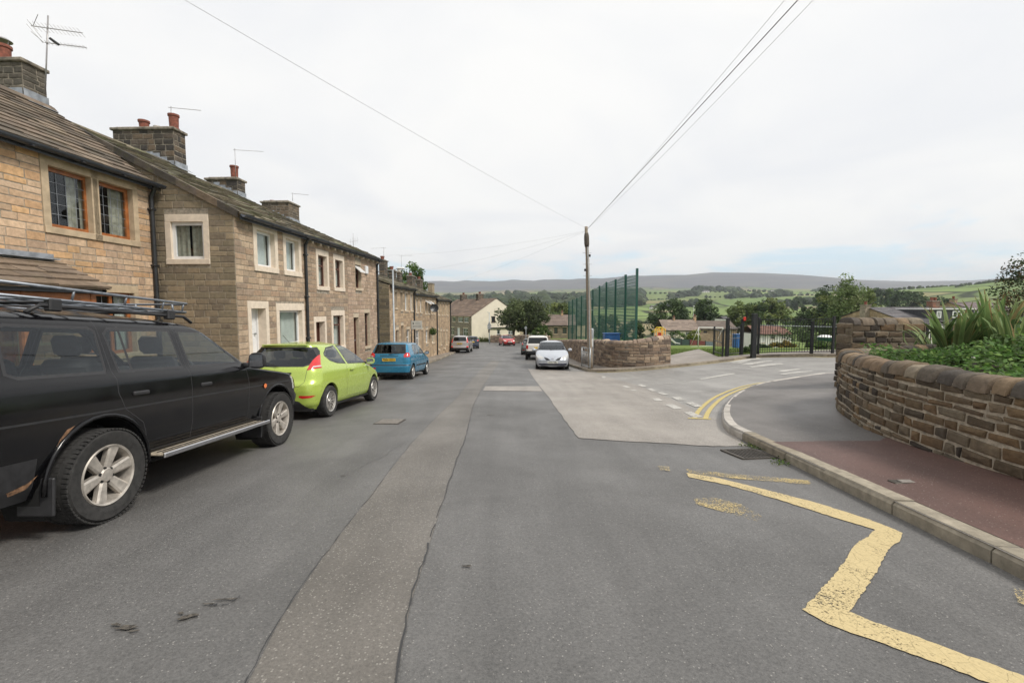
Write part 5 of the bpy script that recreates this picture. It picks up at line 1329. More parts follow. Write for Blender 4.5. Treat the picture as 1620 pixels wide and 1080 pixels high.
for s in (-1, 1):
    mirror_(s_root, .62, s * 1.0, 1.2, M_TRIM, s, (.13, .2, .2))
    handle(s_root, -1.0, s * .862, .98, M_TRIM, .17); handle(s_root, -.14, s * .862, .98, M_TRIM, .17)
    mb = MB(); mb.box((-.9, min(s * .84, s * 1.02), .395), (.86, max(s * .84, s * 1.02), .42), ch=.01); mb.box((-.92, s * 1.015 - .012, .385), (.88, s * 1.015 + .012, .43), mi=1, ch=.008)
    for k in range(2): mb.box((-.86, s * (.91 + k * .05) - .004, .42), (.82, s * (.91 + k * .05) + .004, .427), mi=2)
    for q in (-.6, .5): mb.box((q - .03, min(s * .6, s * .9), .36), (q + .03, max(s * .6, s * .9), .394), mi=2)
    mb.build('side_step', [plain('step_pad', (.34, .29, .22), .8, var=.3, nscale=30), M_CHR, M_TRIM], s_root)
    for xq in (-Lx - .44, Lx - .48): mb = MB(); mb.box((xq - .012, s * .79 - .13, .2), (xq + .012, s * .79 + .13, .47), ch=.008); mb.build('mud_flap', M_TRIM, s_root)
    # flared arch lips
    for xc in (-Lx, Lx):
        mb = MB(); pts = []
        for i in range(17): t = R(-4) + R(188) * i / 16; pts.append((xc + .462 * math.cos(t), s * .868, .375 + .462 * math.sin(t)))
        mb.tube(pts, .018, 6); mb.build('arch_flare', P_BLK, s_root, True)
# roof rails and rack (the rack is a thing of its own, strapped on)
for s in (-1, 1):
    mb = MB(); mb.tube([(-1.7, s * .6, 1.64), (-1.6, s * .6, 1.70), (-.1, s * .6, 1.70), (.02, s * .6, 1.64)], .016, 8); mb.build('roof_rail', M_TRIM, s_root, True)
M_RACK = plain('rack_steel', (.22, .24, .27), .4, .6, .2, 20)
rk = empty('roof_rack', s_root.location, 0, 'silver steel basket roof rack on top of the black off-roader', 'roof rack'); rk.rotation_euler = s_root.rotation_euler; rk.scale = s_root.scale
mb = MB()
zt_, z0_ = 1.84, 1.75
loop = lambda z, w_, a, b: [(a, -w_, z), (b - .1, -w_, z), (b, -w_ + .08, z), (b, w_ - .08, z), (b - .1, w_, z), (a, w_, z)]
mb.tube(loop(zt_, .62, -2.1, .02), .012, 8); mb.tube(loop(z0_, .6, -2.1, .04), .011, 8)
mb.build('basket_rail', M_RACK, rk, True)
mb = MB()
for s in (-1, 1):
    for x in (-1.9, -1.35, -.85, -.4, -.12): mb.tube([(x, s * .6, z0_), (x, s * .62, zt_)], .009, 6)
for y in (-.4, 0., .4): mb.tube([(.03, y, z0_), (.01, y, zt_)], .012, 6)
for x in (-1.95, -1.6, -1.25, -.9, -.55, -.2): mb.tube([(x, -.6, z0_), (x, .6, z0_)], .012, 6)
for y in (-.45, -.3, -.15, 0, .15, .3, .45): mb.tube([(-2.1, y, z0_ + .006), (.02, y, z0_ + .006)], .006, 5)
mb.build('basket_bars', M_RACK, rk, True)
for x in (-1.5, -.3):
    mb = MB(); mb.box((x - .03, -.62, 1.715), (x + .03, .62, 1.74), ch=.01)
    for s in (-1, 1): mb.box((x - .05, s * .6 - .03, 1.66), (x + .05, s * .6 + .03, 1.755), ch=.01)
    mb.build('crossbar', M_TRIM, rk)
mb = MB(); mb.tube([(.75, .75, 1.1), (.45, .74, 1.4), (.1, .74, 1.75)], .003, 5); mb.build('aerial', M_TRIM, s_root)

# ------------------------------------------------ lime hatchback
hb = dict(z=(.2, 1.475), hl=2.0, wb=2.489, wr=.305, arch=.36, tw=.195, rim=.205, spokes=(7, .02, .034), sp='split', rmat=M_RIM, belt=.98, cabin=(-1.75, .95), seat=(.0, -.75), taper=.1, inset=.015,
    rear=[(.2, -1.80), (.3, -1.87), (.55, -1.91), (.68, -1.90), (.74, -1.85), (.95, -1.80), (1.02, -1.76), (1.36, -1.42), (1.40, -1.46), (1.425, -1.40), (1.45, -1.1), (1.475, -.5)],
    front=[(.2, 1.8), (.3, 1.93), (.5, 1.98), (.66, 1.92), (.75, 1.78), (.85, 1.45), (.93, 1.15), (.98, 1.02), (1.2, .55), (1.36, .16), (1.42, -.03), (1.45, -.2), (1.475, -.45)],
    width=[(.2, .76), (.3, .82), (.5, .855), (.72, .86), (.9, .835), (.98, .80), (1.02, .775), (1.35, .60), (1.41, .55), (1.45, .42), (1.475, .2)],
    corner=[(.2, .3), (.7, .34), (.95, .3), (1.05, .12), (1.36, .16), (1.475, .2)], cornerr=[(.2, .26), (.7, .3), (.95, .28), (1.05, .24), (1.4, .22), (1.475, .2)], bow=[(.2, .2), (.9, .2), (1.1, .14), (1.475, .05)], bowr=[(.2, .1), (.9, .1), (1.475, .06)],
    parts={2: ('side_window', M_CARGL), 3: ('windscreen', M_SCREEN), 4: ('rear_window', M_CARGLD), 5: ('headlight', M_WHTL), 6: ('tail_light', M_REDL, .006), 7: ('reflector', M_REDL, .002), 8: ('rear_diffuser', M_TRIM), 9: ('lamp_lens', M_WHTL, .008)})
dw = [(-.30, 1.0), (.78, .97), (.86, .985), (.5, 1.2), (.1, 1.38), (-.1, 1.41), (-.44, 1.40)]
qg = [(-.38, 1.005), (-.52, 1.40), (-.95, 1.36), (-1.16, 1.25), (-1.19, 1.2), (-1.05, 1.09), (-.8, 1.03)]
tl = [(.60, .94), (.84, .99), (.86, 1.03), (.72, 1.27), (.665, 1.29), (.62, 1.12)]
hb['cuts'] = glasscuts([dw, qg], 2) + [(1, 'side', gapline([(-.42, 1.0), (-.5, .75), (-.47, .42), (-.40, .3)])), (1, 'side', gapline([(.92, .97), (.98, .8), (.9, .36)])), (1, 'side', gapline([(-.42, .31), (.9, .3)])), (1, 'side', [(-.82, .24), (.86, .24), (.86, .2), (-.82, .2)]),
    (1, 'rear', [(-.665, 1.05), (-.52, 1.0), (.52, 1.0), (.665, 1.05), (.67, 1.22), (.56, 1.37), (-.56, 1.37), (-.67, 1.22)]), (4, 'rear', [(-.63, 1.07), (-.5, 1.025), (.5, 1.025), (.63, 1.07), (.635, 1.2), (.53, 1.335), (-.53, 1.335), (-.635, 1.2)]),
    (6, 'rear', tl), (6, 'rear', mir(tl)), (9, 'rear', [(.66, .985), (.82, 1.01), (.81, 1.03), (.67, 1.01)]), (9, 'rear', mir([(.66, .985), (.82, 1.01), (.81, 1.03), (.67, 1.01)])),
    (1, 'rear', gapline([(-.6, .97), (-.58, .72), (-.5, .64), (.5, .64), (.58, .72), (.6, .97)])), (8, 'rear', [(-.75, .1), (.75, .1), (.62, .24), (.5, .36), (.4, .39), (-.4, .39), (-.5, .36), (-.62, .24)]),
    (7, 'rear', [(.5, .44), (.56, .42), (.7, .43), (.76, .47), (.5, .475)]), (7, 'rear', mir([(.5, .44), (.56, .42), (.7, .43), (.76, .47), (.5, .475)])),
    (1, 'rear', [(-.33, .90), (.33, .90), (.33, .865), (-.33, .865)])] + glasscuts([[(-.7, 1.0), (.7, 1.0), (.53, 1.4), (-.53, 1.4)]], 3, 'front') + [(5, 'front', [(.5, .68), (.82, .7), (.82, .9), (.62, .84)]), (5, 'front', mir([(.5, .68), (.82, .7), (.82, .9), (.62, .84)])), (1, 'front', [(-.45, .3), (.45, .3), (.5, .5), (-.5, .5)])]
P_LIME = carpaint('lime_paint', (.40, .52, .09), .2, .2, .05)
l_root, _ = make_car('parked_car', 'lime green three-door hatchback parked between the black off-roader and the blue hatchback', -4.5, 10.45, 2.2, 1, hb, P_LIME, None, 1.03)
plate(l_root, -1.895, .805, 'YB59 OKP', M_YPL, tilt=-13)
mb = MB(); mb.box((-1.475, -.44, 1.40), (-1.36, .44, 1.418), ch=.008); mb.build('spoiler', P_LIME, l_root)
wiper(l_root, (-1.80, -.06, 1.02), (-1.72, .38, 1.09), .011)
for s in (-1, 1): mirror_(l_root, .72, s * .93, 1.02, P_LIME, s); handle(l_root, -.22, s * .85, .88, P_LIME)
mb = MB(); mb.tube([(-1.25, 0, 1.455), (-1.5, 0, 1.6)], .004, 5); mb.build('aerial', M_TRIM, l_root)

# ------------------------------------------------ blue hatchback
bh = dict(hb); bh.update(z=(.22, 1.485), hl=1.95, wb=2.455, wr=.29, arch=.345, tw=.175, rim=.19, belt=.96, cabin=(-1.7, .9), taper=.06, spokes=(8, .02, .03), sp=None,
    rear=[(.22, -1.76), (.3, -1.82), (.55, -1.84), (.6, -1.79), (.9, -1.78), (.98, -1.75), (1.38, -1.5), (1.42, -1.48), (1.45, -1.3), (1.485, -.8)],
    front=[(.22, 1.8), (.32, 1.92), (.5, 1.95), (.64, 1.9), (.75, 1.72), (.88, 1.25), (.95, 1.0), (1.2, .6), (1.38, .25), (1.44, .02), (1.485, -.4)],
    width=[(.22, .74), (.3, .79), (.5, .825), (.72, .832), (.9, .81), (.96, .79), (1.38, .64), (1.43, .58), (1.46, .45), (1.485, .25)],
    corner=[(.2, .24), (.9, .24), (1.05, .12), (1.4, .14), (1.485, .2)], cornerr=[(.2, .2), (.9, .16), (1.05, .12), (1.45, .14)], bow=[(.2, .16), (.9, .16), (1.1, .12), (1.48, .05)], bowr=[(.2, .05), (1.48, .04)])
rdw = [(-.98, .985), (-.2, .975), (-.22, 1.38), (-.85, 1.38), (-1.0, 1.2)]; fdw = [(-.13, .975), (.74, .965), (.8, .98), (.42, 1.24), (.15, 1.38), (-.13, 1.38)]; qq = [(-1.42, 1.02), (-1.06, .99), (-1.08, 1.2), (-1.0, 1.34), (-1.2, 1.34), (-1.4, 1.15)]
tb = [(.58, .88), (.79, .9), (.8, 1.05), (.64, 1.06), (.56, .98)]
bh['cuts'] = glasscuts([rdw, fdw], 2) + [(1, 'side', gapline([(-1.04, .98), (-1.0, .7), (-.82, .55)])), (1, 'side', gapline([(-.17, .98), (-.17, .28)])), (1, 'side', gapline([(.84, .96), (.86, .28)])), (1, 'side', [(-.8, .5), (.84, .5), (.84, .56), (-.8, .56)]), (1, 'side', [(-2., .555), (-1.6, .555), (-1.6, .6), (-2., .6)]), (1, 'rear', [(-.8, .555), (.8, .555), (.8, .6), (-.8, .6)]),
    (6, 'rear', tb), (6, 'rear', mir(tb)), (9, 'rear', [(.62, .90), (.74, .905), (.74, .94), (.62, .935)]), (1, 'rear', gapline([(-.56, .98), (-.55, .64), (.55, .64), (.56, .98)])), (7, 'rear', [(.5, .44), (.62, .44), (.62, .49), (.5, .49)]), (1, 'rear', [(-.36, .93), (.36, .93), (.36, .955), (-.36, .955)]), (1, 'rear', [(-.8, .2), (.8, .2), (.8, .3), (-.8, .3)])] + glasscuts([[(-.64, 1.02), (.64, 1.02), (.57, 1.385), (-.57, 1.385)]], 4, 'rear', .03) + glasscuts([[(-.7, .98), (.7, .98), (.56, 1.41), (-.56, 1.41)]], 3, 'front')
P_BLUE = carpaint('blue_paint', (.02, .19, .33), .3, .18, .05)
b_root, _ = make_car('parked_car', 'teal blue five-door hatchback with yellow rear plate parked beyond the lime green car', -4.83, 19.8, 2.2, 1, bh, P_BLUE, None, 1.03)
plate(b_root, -1.805, .79, 'PN04 GZO', M_YPL, tilt=-2)
wiper(b_root, (-1.77, .0, 1.0), (-1.72, -.4, 1.04), .01)
for s in (-1, 1): mirror_(b_root, .66, s * .92, 1.0, M_TRIM, s); handle(b_root, -.88, s * .825, .86, P_BLUE, .16); handle(b_root, -.08, s * .825, .86, P_BLUE, .16)

# ------------------------------------------------ silver compact four-wheel drive
cv = dict(bh); cv.update(z=(.28, 1.69), hl=2.3, wb=2.62, wr=.345, arch=.41, tw=.21, rim=.21, belt=1.1, cabin=(-2.1, .85), taper=.05, seat=(.0, -.9),
    rear=[(.28, -2.15), (.4, -2.27), (.62, -2.28), (.66, -2.2), (1.05, -2.18), (1.15, -2.15), (1.58, -1.9), (1.64, -1.8), (1.69, -1.2)],
    front=[(.28, 2.1), (.4, 2.25), (.6, 2.28), (.8, 2.2), (.95, 2.0), (1.03, 1.5), (1.1, 1.1), (1.35, .65), (1.56, .25), (1.64, 0.), (1.69, -.4)],
    width=[(.28, .82), (.5, .89), (.9, .89), (1.1, .85), (1.55, .7), (1.62, .64), (1.66, .5), (1.69, .3)], bowr=[(.2, .06), (1.7, .04)])
cvt = [(.68, 1.0), (.84, 1.02), (.80, 1.3), (.73, 1.5), (.66, 1.5), (.68, 1.3)]
cv['parts'] = dict(hb['parts']); cv['parts'][8] = ('bumper', M_TRIM)
cv['cuts'] = glasscuts([[(-1.85, 1.15), (-1.25, 1.13), (-1.25, 1.55), (-1.7, 1.52)], [(-1.12, 1.12), (-.2, 1.12), (-.2, 1.55), (-1.1, 1.55)], [(-.1, 1.12), (.85, 1.12), (.3, 1.5), (-.1, 1.55)]], 2) + [(8, 'rear', [(-.95, .28), (.95, .28), (.95, .62), (.7, .62), (.62, .5), (-.62, .5), (-.7, .62), (-.95, .62)]), (7, 'rear', [(.66, .55), (.88, .55), (.88, .68), (.66, .68)]), (7, 'rear', mir([(.66, .55), (.88, .55), (.88, .68), (.66, .68)])), (6, 'rear', cvt), (6, 'rear', mir(cvt))] + glasscuts([[(-.66, 1.15), (.66, 1.15), (.58, 1.55), (-.58, 1.55)]], 4, 'rear', .03) + glasscuts([[(-.75, 1.12), (.75, 1.12), (.6, 1.6), (-.6, 1.6)]], 3, 'front')
P_SILV = carpaint('silver_paint', (.42, .40, .39), .5, .32, .1)
c_root, _ = make_car('parked_car', 'silver compact four-wheel drive with red lamps, by the end of the left terrace', -5.05, 46.2, 1.0, 1, cv, P_SILV)
plate(c_root, -2.24, .92, 'YS05 LBK', M_YPL, tilt=-2)
for s in (-1, 1): mirror_(c_root, .75, s * 1.0, 1.15, P_SILV, s)

# ------------------------------------------------ dark saloon beyond it
ds = dict(bh); ds['cuts'] = [c for c in bh['cuts']]; P_NAVY = carpaint('navy_paint', (.035, .045, .075), .3, .3, .1)
d_root, _ = make_car('parked_car', 'small dark car mostly hidden behind the silver four-wheel drive', -4.95, 56.2, -6, 1, ds, P_NAVY)
plate(d_root, -1.805, .79, '', M_YPL)
for s in (-1, 1): mirror_(d_root, .66, s * .92, 1.0, P_NAVY, s)
# ------------------------------------------------ front-facing cars
fr = dict(hb); fr['parts'] = dict(hb['parts']); fr['parts'][7] = ('grille', M_TRIM)
hl_ = [(.42, .62), (.74, .66), (.8, .8), (.62, .78)]
fr['cuts'] = glasscuts([dw, qg], 2) + glasscuts([[(-.7, 1.0), (.7, 1.0), (.53, 1.4), (-.53, 1.4)]], 3, 'front') + [(5, 'front', hl_), (5, 'front', mir(hl_)), (7, 'front', [(-.4, .28), (.4, .28), (.46, .48), (-.46, .48)]), (7, 'front', [(-.3, .66), (.3, .66), (.34, .73), (-.34, .73)])]
P_REDC = carpaint('red_paint', (.42, .02, .018), .1, .3, .08)
r_root, _ = make_car('parked_car', 'small red hatchback facing the camera beside the stone wall at the road end', -.75, 64.2, -14, -1, fr, P_REDC)
plate(r_root, 1.985, .56, 'YH07 DXE', M_WPL, True)
for s in (-1, 1): mirror_(r_root, .72, s * .93, 1.02, P_REDC, s)
pr = dict(hb); pr.update(z=(.17, 1.48), hl=2.3, wb=2.68, wr=.31, arch=.365, rim=.205, belt=.95, cabin=(-1.6, 1.1), seat=(.1, -.8), taper=.09,
    rear=[(.17, -2.1), (.3, -2.2), (.55, -2.26), (.8, -2.24), (.98, -2.15), (1.03, -1.7), (1.2, -1.35), (1.4, -.95), (1.44, -.7), (1.48, -.35)],
    front=[(.17, 2.14), (.3, 2.28), (.5, 2.3), (.64, 2.22), (.74, 2.0), (.84, 1.65), (.93, 1.3), (.97, 1.18), (1.2, .75), (1.38, .32), (1.44, .1), (1.48, -.2)],
    width=[(.17, .78), (.3, .85), (.5, .878), (.72, .88), (.88, .85), (.96, .8), (1.36, .62), (1.42, .56), (1.45, .45), (1.48, .2)],
    bow=[(.17, .3), (.9, .26), (1.1, .16), (1.48, .06)])
pr['parts'] = dict(hb['parts']); pr['parts'][7] = ('grille', M_TRIM); pr['parts'][8] = ('air_intake', plain('intake_blue', (.012, .016, .05), .5))
ph = [(.42, .60), (.56, .545), (.8, .58), (.85, .74), (.72, .77), (.52, .69)]; pg = [(.13, .50), (.17, .545), (.24, .60), (.44, .655), (.43, .61), (.33, .50)]
pr['cuts'] = glasscuts([[(-.95, .99), (-.1, .98), (-.12, 1.37), (-.75, 1.36), (-.95, 1.15)], [(-.02, .98), (1.0, .96), (.6, 1.22), (.3, 1.36), (-.02, 1.37)]], 2) + glasscuts([[(-.73, .985), (.73, .985), (.56, 1.4), (-.56, 1.4)]], 3, 'front') + [(5, 'front', ph), (5, 'front', mir(ph)), (7, 'front', pg), (7, 'front', mir(pg)), (8, 'front', [(-.68, .26), (.68, .26), (.74, .335), (-.74, .335)]), (1, 'front', gapline([(-.48, .7), (-.3, .63), (-.12, .5)])), (1, 'side', gapline([(-.06, .97), (-.06, .28)])), (1, 'side', gapline([(1.05, .95), (1.0, .28)]))]
P_SIL2 = carpaint('pale_silver_paint', (.50, .53, .58), .35, .3, .06)
p_root, _ = make_car('parked_car', 'pale silver saloon facing the camera beside the wooden pole at the junction', 2.25, 25.9, 3.0, -1, pr, P_SIL2, None, 1.03)
plate(p_root, 2.31, .40, 'BV04 TMU', M_WPL, True)
for s in (-1, 1): mirror_(p_root, .85, s * .97, 1.0, P_SIL2, s)
wiper(p_root, (1.2, -.1, .985), (1.0, .45, 1.02), .008)
mb = MB(); mb.lathe([(.001, .012), (.05, .01), (.055, 0)], 16, Matrix.Translation((2.27, 0, .60)) @ Matrix.Rotation(R(60), 4, 'Y')); mb.build('badge', M_CHR, p_root)
# white pickup with hard canopy, seen from behind
pk = dict(cv); pk.update(z=(.42, 1.78), wr=.36, arch=.43, hl=2.6, wb=3.0, inset=-.02,
    rear=[(.42, -2.3), (.5, -2.42), (.66, -2.42), (.70, -2.36), (1.1, -2.35), (1.18, -2.3), (1.66, -2.2), (1.72, -2.1), (1.78, -1.6)],
    front=[(.42, 2.3), (.55, 2.5), (.8, 2.48), (1.0, 2.3), (1.1, 1.8), (1.18, 1.2), (1.45, .8), (1.66, .45), (1.74, .2), (1.78, -.3)],
    width=[(.42, .8), (.6, .88), (1.0, .89), (1.15, .86), (1.6, .75), (1.7, .69), (1.75, .58), (1.78, .4)])
pkl = [(.70, .82), (.86, .82), (.86, 1.08), (.70, 1.08)]
pk['cuts'] = glasscuts([[(-2.1, 1.22), (-.9, 1.22), (-.9, 1.6), (-2.0, 1.6)], [(-.7, 1.2), (.2, 1.2), (.2, 1.6), (-.7, 1.6)]], 2) + glasscuts([[(-.72, 1.2), (.72, 1.2), (.64, 1.64), (-.64, 1.64)]], 4, 'rear', .03) + [(8, 'rear', [(-.95, .4), (.95, .4), (.95, .68), (-.95, .68)]), (6, 'rear', pkl), (6, 'rear', mir(pkl))]
P_WHITE = carpaint('white_van_paint', (.62, .60, .57), 0, .35, .15)
k_root, _ = make_car('parked_car', 'white pickup with dark rear window parked behind the pale silver saloon', 2.0, 35.2, 3.0, 1, pk, P_WHITE)
plate(k_root, -2.37, .9, '', M_YPL, tilt=0)
for s in (-1, 1):
    mirror_(k_root, .9, s * 1.02, 1.25, M_TRIM, s)
    mb = MB(); mb.tube([(-2.0, s * .66, 1.76), (-1.9, s * .66, 1.8), (-.2, s * .66, 1.8), (-.1, s * .66, 1.76)], .02, 6); mb.build('roof_rail', P_WHITE, k_root, True)
P_GG = carpaint('grey_green_paint', (.13, .15, .145), .4, .32, .1)
gg = dict(hb); ggt = [(.62, .9), (.82, .92), (.8, 1.2), (.72, 1.28), (.68, 1.1)]
gg['cuts'] = [c for c in hb['cuts'] if c[0] not in (6, 9)] + [(6, 'rear', ggt), (6, 'rear', mir(ggt))]
g_root, _ = make_car('parked_car', 'grey green hatchback parked beyond the white pickup, only its left side showing', 1.72, 42.4, 2.5, 1, gg, P_GG)
plate(g_root, -1.9, .765, '', M_YPL, tilt=-13)
for s in (-1, 1): mirror_(g_root, .72, s * .93, 1.02, P_GG, s)
# ============================================================ poles, fences, gates, wires
random.seed(21)
M_WOOD = attrmat('weathered_pole', 20., .35, .9, .5, .008)
M_STEELG = plain('grey_painted_steel', (.36, .39, .41), .5, .3, .15, 10)
M_GREEN = plain('green_powder_coat', (.012, .075, .055), .45, var=.15)
M_BLACKM = plain('black_powder_coat', (.012, .013, .015), .45, var=.2)
M_WIRE = plain('cable_black', (.03, .028, .028), .7)
M_WIREG = plain('cable_grey', (.55, .55, .57), .7); M_WIREM = plain('cable_mid', (.16, .14, .14), .7)
M_WHITEP = plain('white_painted_steel', (.72, .72, .70), .4, var=.08)
def rel(root, p): return Vector(p) - root.location
# wooden utility pole
bx, by = G(934, 583, .12); bz = g(bx, by) + .1; top = at(927.5, 358.5, by)
up = empty('utility_pole', (bx, by, bz), 0, 'tall weathered wooden utility pole with step bolts at the corner of the junction', 'utility pole')
T = top - Vector((bx, by, bz)); mb = MB()
n = 14; mb.tube([T * (i / n) + Vector((.01 * math.sin(i * 1.3), 0, 0)) for i in range(n + 1)], [lerp(.125, .075, i / n) for i in range(n + 1)], 14, 0, (.26, .215, .165))
mb.build('pole', M_WOOD, up, True)
mb = MB(); mb.tube([T * .86, T * .88, T * .93, T * .955], [.10, .125, .125, .10], 12, 0, (.10, .085, .07)); mb.build('collar', M_WOOD, up, True)
for i, f in enumerate((.42, .5, .58, .66, .74, .82)):
    mb = MB(); p = T * f; s = 1 if i % 2 else -1; mb.tube([p + Vector((-.22, 0, 0)), p + Vector((.22, 0, 0))], .009, 5); mb.build('step_bolt', M_STEELG, up)
for f, s in ((.80, 1), (.70, -1)):
    mb = MB(); p = T * f + Vector((s * .11, -.02, 0)); mb.box((p.x - .06, p.y - .05, p.z - .06), (p.x + .06, p.y + .05, p.z + .06), ch=.015); mb.build('junction_box', M_TRIM, up)
mb = MB(); mb.tube([T * .02 + Vector((-.04, -.13, 0)), T * .25 + Vector((-.02, -.115, 0)), T * .6 + Vector((0.03, -.1, 0)), T * .86 + Vector((.02, -.09, 0))], .02, 6); mb.build('cable_guard', M_STEELG, up, True)
gx, gy = G(936.5, 581.5, .12)
gp_ = empty('steel_post', (gx, gy + .05, g(gx, gy) + .1), 0, 'short fat grey steel post standing tight beside the wooden utility pole', 'post')
mb = MB(); hgt = 2.05; mb.tube([(0, 0, 0), (-.01, 0, hgt * .96), (-.012, 0, hgt)], [.085, .08, .06], 16); mb.build('column', M_STEELG, gp_, True)
mb = MB(); mb.box((-.05, -.1, 1.1), (.03, -.07, 1.5), ch=.008); mb.build('notice_plate', M_WHITEP, gp_)
# guard railing
a = G(920.3, 578.8, .12); b = G(933.6, 584.3, .12)
gr = empty('guard_rail', (a[0], a[1], g(*a) + .12), 0, 'short galvanised pedestrian guard rail on the kerb corner', 'railing')
A = Vector((0, 0, 0)); B = Vector((b[0] - a[0], b[1] - a[1], g(*b) - g(*a))); H = Vector((0, 0, 1))
mb = MB()
for p in (A, B): mb.tube([p, p + H * 1.06], .028, 10)
for h in (1.04, .82, .1): mb.tube([A + H * h, B + H * h], .022, 8)
mb.build('frame', M_GALV, gr, True); mb = MB()
for i in range(1, 9): p = A.lerp(B, i / 9); mb.tube([p + H * .1, p + H * .82], .009, 6)
for i in (3, 6): p = A.lerp(B, i / 9); mb.tube([p + H * .82, p + H * 1.04], .009, 6)
mb.build('bars', M_GALV, gr, True)
# overhead cables
def cable(name, label, p, q, sag, r, mat=None):
    mb = MB(); n = 40; pts = [Vector(p).lerp(Vector(q), i / n) - Vector((0, 0, sag * 4 * (i / n) * (1 - i / n))) for i in range(n + 1)]
    mb.tube(pts, r, 5); return tag(mb.build(name, mat or M_WIRE, None, True), label, 'cable')
hk = at(929.5, 362, by)
def beyond(px, py, Y, k=1.35): q = at(px, py, Y); return hk + (q - hk) * k
cable('overhead_cable', 'thick dark overhead cable rising right from the top of the wooden pole', hk, beyond(1268, -6, 8.0, 1.3), .0, .0095, M_WIREM)
cable('overhead_cable', 'thin overhead cable just left of the thick dark one', hk, beyond(1240, -6, 8.0, 1.3), .12, .004, M_WIREG)
cable('overhead_cable', 'thin overhead cable just right of the thick dark one', hk, beyond(1283, -6, 8.0, 1.3), .15, .004, M_WIREG)
cable('overhead_cable', 'single grey overhead cable crossing the sky above the terrace toward the upper left', hk, beyond(300, -5, 6.2, 1.25), .12, .0038, M_WIREG)
for px, py, Y, l in ((612, 404, 27.5, 'thin service cable from the pole to the first lower terrace chimney'), (640, 432, 36, 'thin service cable from the pole to the lower terrace, second from top'), (702, 452, 62, 'thin service cable from the pole down toward the trees at the street end')):
    cable('service_cable', l, hk - Vector((0, 0, .08)), at(px, py, Y), .25, .0036, M_WIREG)
# mesh sports fence
MESH = NT('green_mesh'); p = MESH.pos(); sx = MESH.n('ShaderNodeSeparateXYZ'); MESH.l(p, sx.inputs[0])
fr1 = MESH.math('LESS_THAN', MESH.math('FRACT', MESH.math('MULTIPLY', MESH.math('ADD', sx.outputs[1], sx.outputs[0]), 18.)), .5); fr2 = MESH.math('LESS_THAN', MESH.math('FRACT', MESH.math('MULTIPLY', sx.outputs[2], 5.)), .2)
al = MESH.math('MAXIMUM', fr1, fr2); tr = MESH.n('ShaderNodeBsdfTransparent'); ms = MESH.n('ShaderNodeMixShader'); MESH.l(al, ms.inputs[0]); MESH.l(tr.outputs[0], ms.inputs[1]); MESH.l(MESH.b.outputs[0], ms.inputs[2]); MESH.l(ms.outputs[0], MESH.o.inputs[0])
MESH.base((.014, .11, .085)); MESH.rough(.5)
fpx = [(1008, 424.5), (989.8, 434.4), (973.9, 441.8), (959.4, 446), (948.4, 452), (937.8, 458), (927.7, 464), (920, 468), (912.5, 471), (905.8, 473.6), (900, 476.5)]
fpts = [at(px, py, 7.4 * 720 / (px - 810)) for px, py in fpx]
f0 = fpts[0]; mf = empty('mesh_fence', (f0.x, f0.y, g(f0.x, f0.y)), 0, 'tall green steel mesh fence of the sports court, stepping down behind the stone wall', 'fence')
for i, q in enumerate(fpts):
    mb = MB(); zb_ = g(q.x, q.y) - .1; o_ = mf.location
    mb.box((q.x - o_.x - .065, q.y - o_.y - .065, zb_ - o_.z), (q.x - o_.x + .065, q.y - o_.y + .065, q.z - o_.z)); mb.build('post', M_GREEN, mf)
    if i < len(fpts) - 1:
        r_ = fpts[i + 1]; mb = MB(); zt1 = q.z - .15 if i else fpts[1].z + .55; zt1 = min(q.z, r_.z + .35)
        mb.quad(*[Vector(v) - o_ for v in ((q.x + .03, q.y, zb_), (r_.x + .03, r_.y, g(r_.x, r_.y) - .1), (r_.x + .03, r_.y, r_.z - .1), (q.x + .03, q.y, zt1 if i else q.z - .35))]); mb.build('mesh_panel', MESH.m, mf)
        mb = MB(); mb.tube([Vector((q.x + .05, q.y, zb_ + 1.2)) - o_, Vector((r_.x + .05, r_.y, g(r_.x, r_.y) + 1.1)) - o_], .02, 5); mb.build('rail', M_GREEN, mf)
# second side of the court, far end
# ---- black school gates
def gpt(px, py, off=.12): x, y = G(px, py, off); return Vector((x, y, g(x, y) + off))
def ztop_at(px, py, P0): return at(px, py, P0.y).z
def fence_run(name, label, A, B, h0, h1, spacing, post=.06, rails=(.12, .9), pk=.012, mat=M_BLACKM, cat='fence', group=None, point=.0, posts=True, top_over=.1):
    root = empty(name, A, 0, label, cat, group); B = B - A; Ln = math.hypot(B.x, B.y); H = Vector((0, 0, 1))
    if posts:
        for p, h in ((Vector((0, 0, 0)), h0), (B, h1)):
            mb = MB(); mb.box((p.x - post / 2, p.y - post / 2, p.z - .1), (p.x + post / 2, p.y + post / 2, p.z + h), ch=.006); mb.build('post', mat, root)
    mb = MB(); n = max(2, int(Ln / spacing))
    for i in range(1, n): t = i / n; p = B * t; h = lerp(h0, h1, t); mb.tube([p + H * .06, p + H * (h + point - top_over)], pk, 5)
    mb.build('pickets', mat, root); mb = MB()
    for r_ in rails: mb.tube([H * (h0 * r_), B + H * (h1 * r_)], .022, 6)
    mb.build('rails', mat, root); return root
p1, p2, p3, p4, p5, p6 = gpt(1129, 560), gpt(1143, 564), gpt(1150, 563), gpt(1172.6, 560.5), gpt(1191.5, 563), gpt(1202, 560)
fence_run('railing_panel', 'narrow black railing panel at the field end of the school gates', p1, p2, ztop_at(1129, 516, p1) - p1.z, ztop_at(1143, 521, p2) - p2.z, .45, .08, (.1, .5, .9))
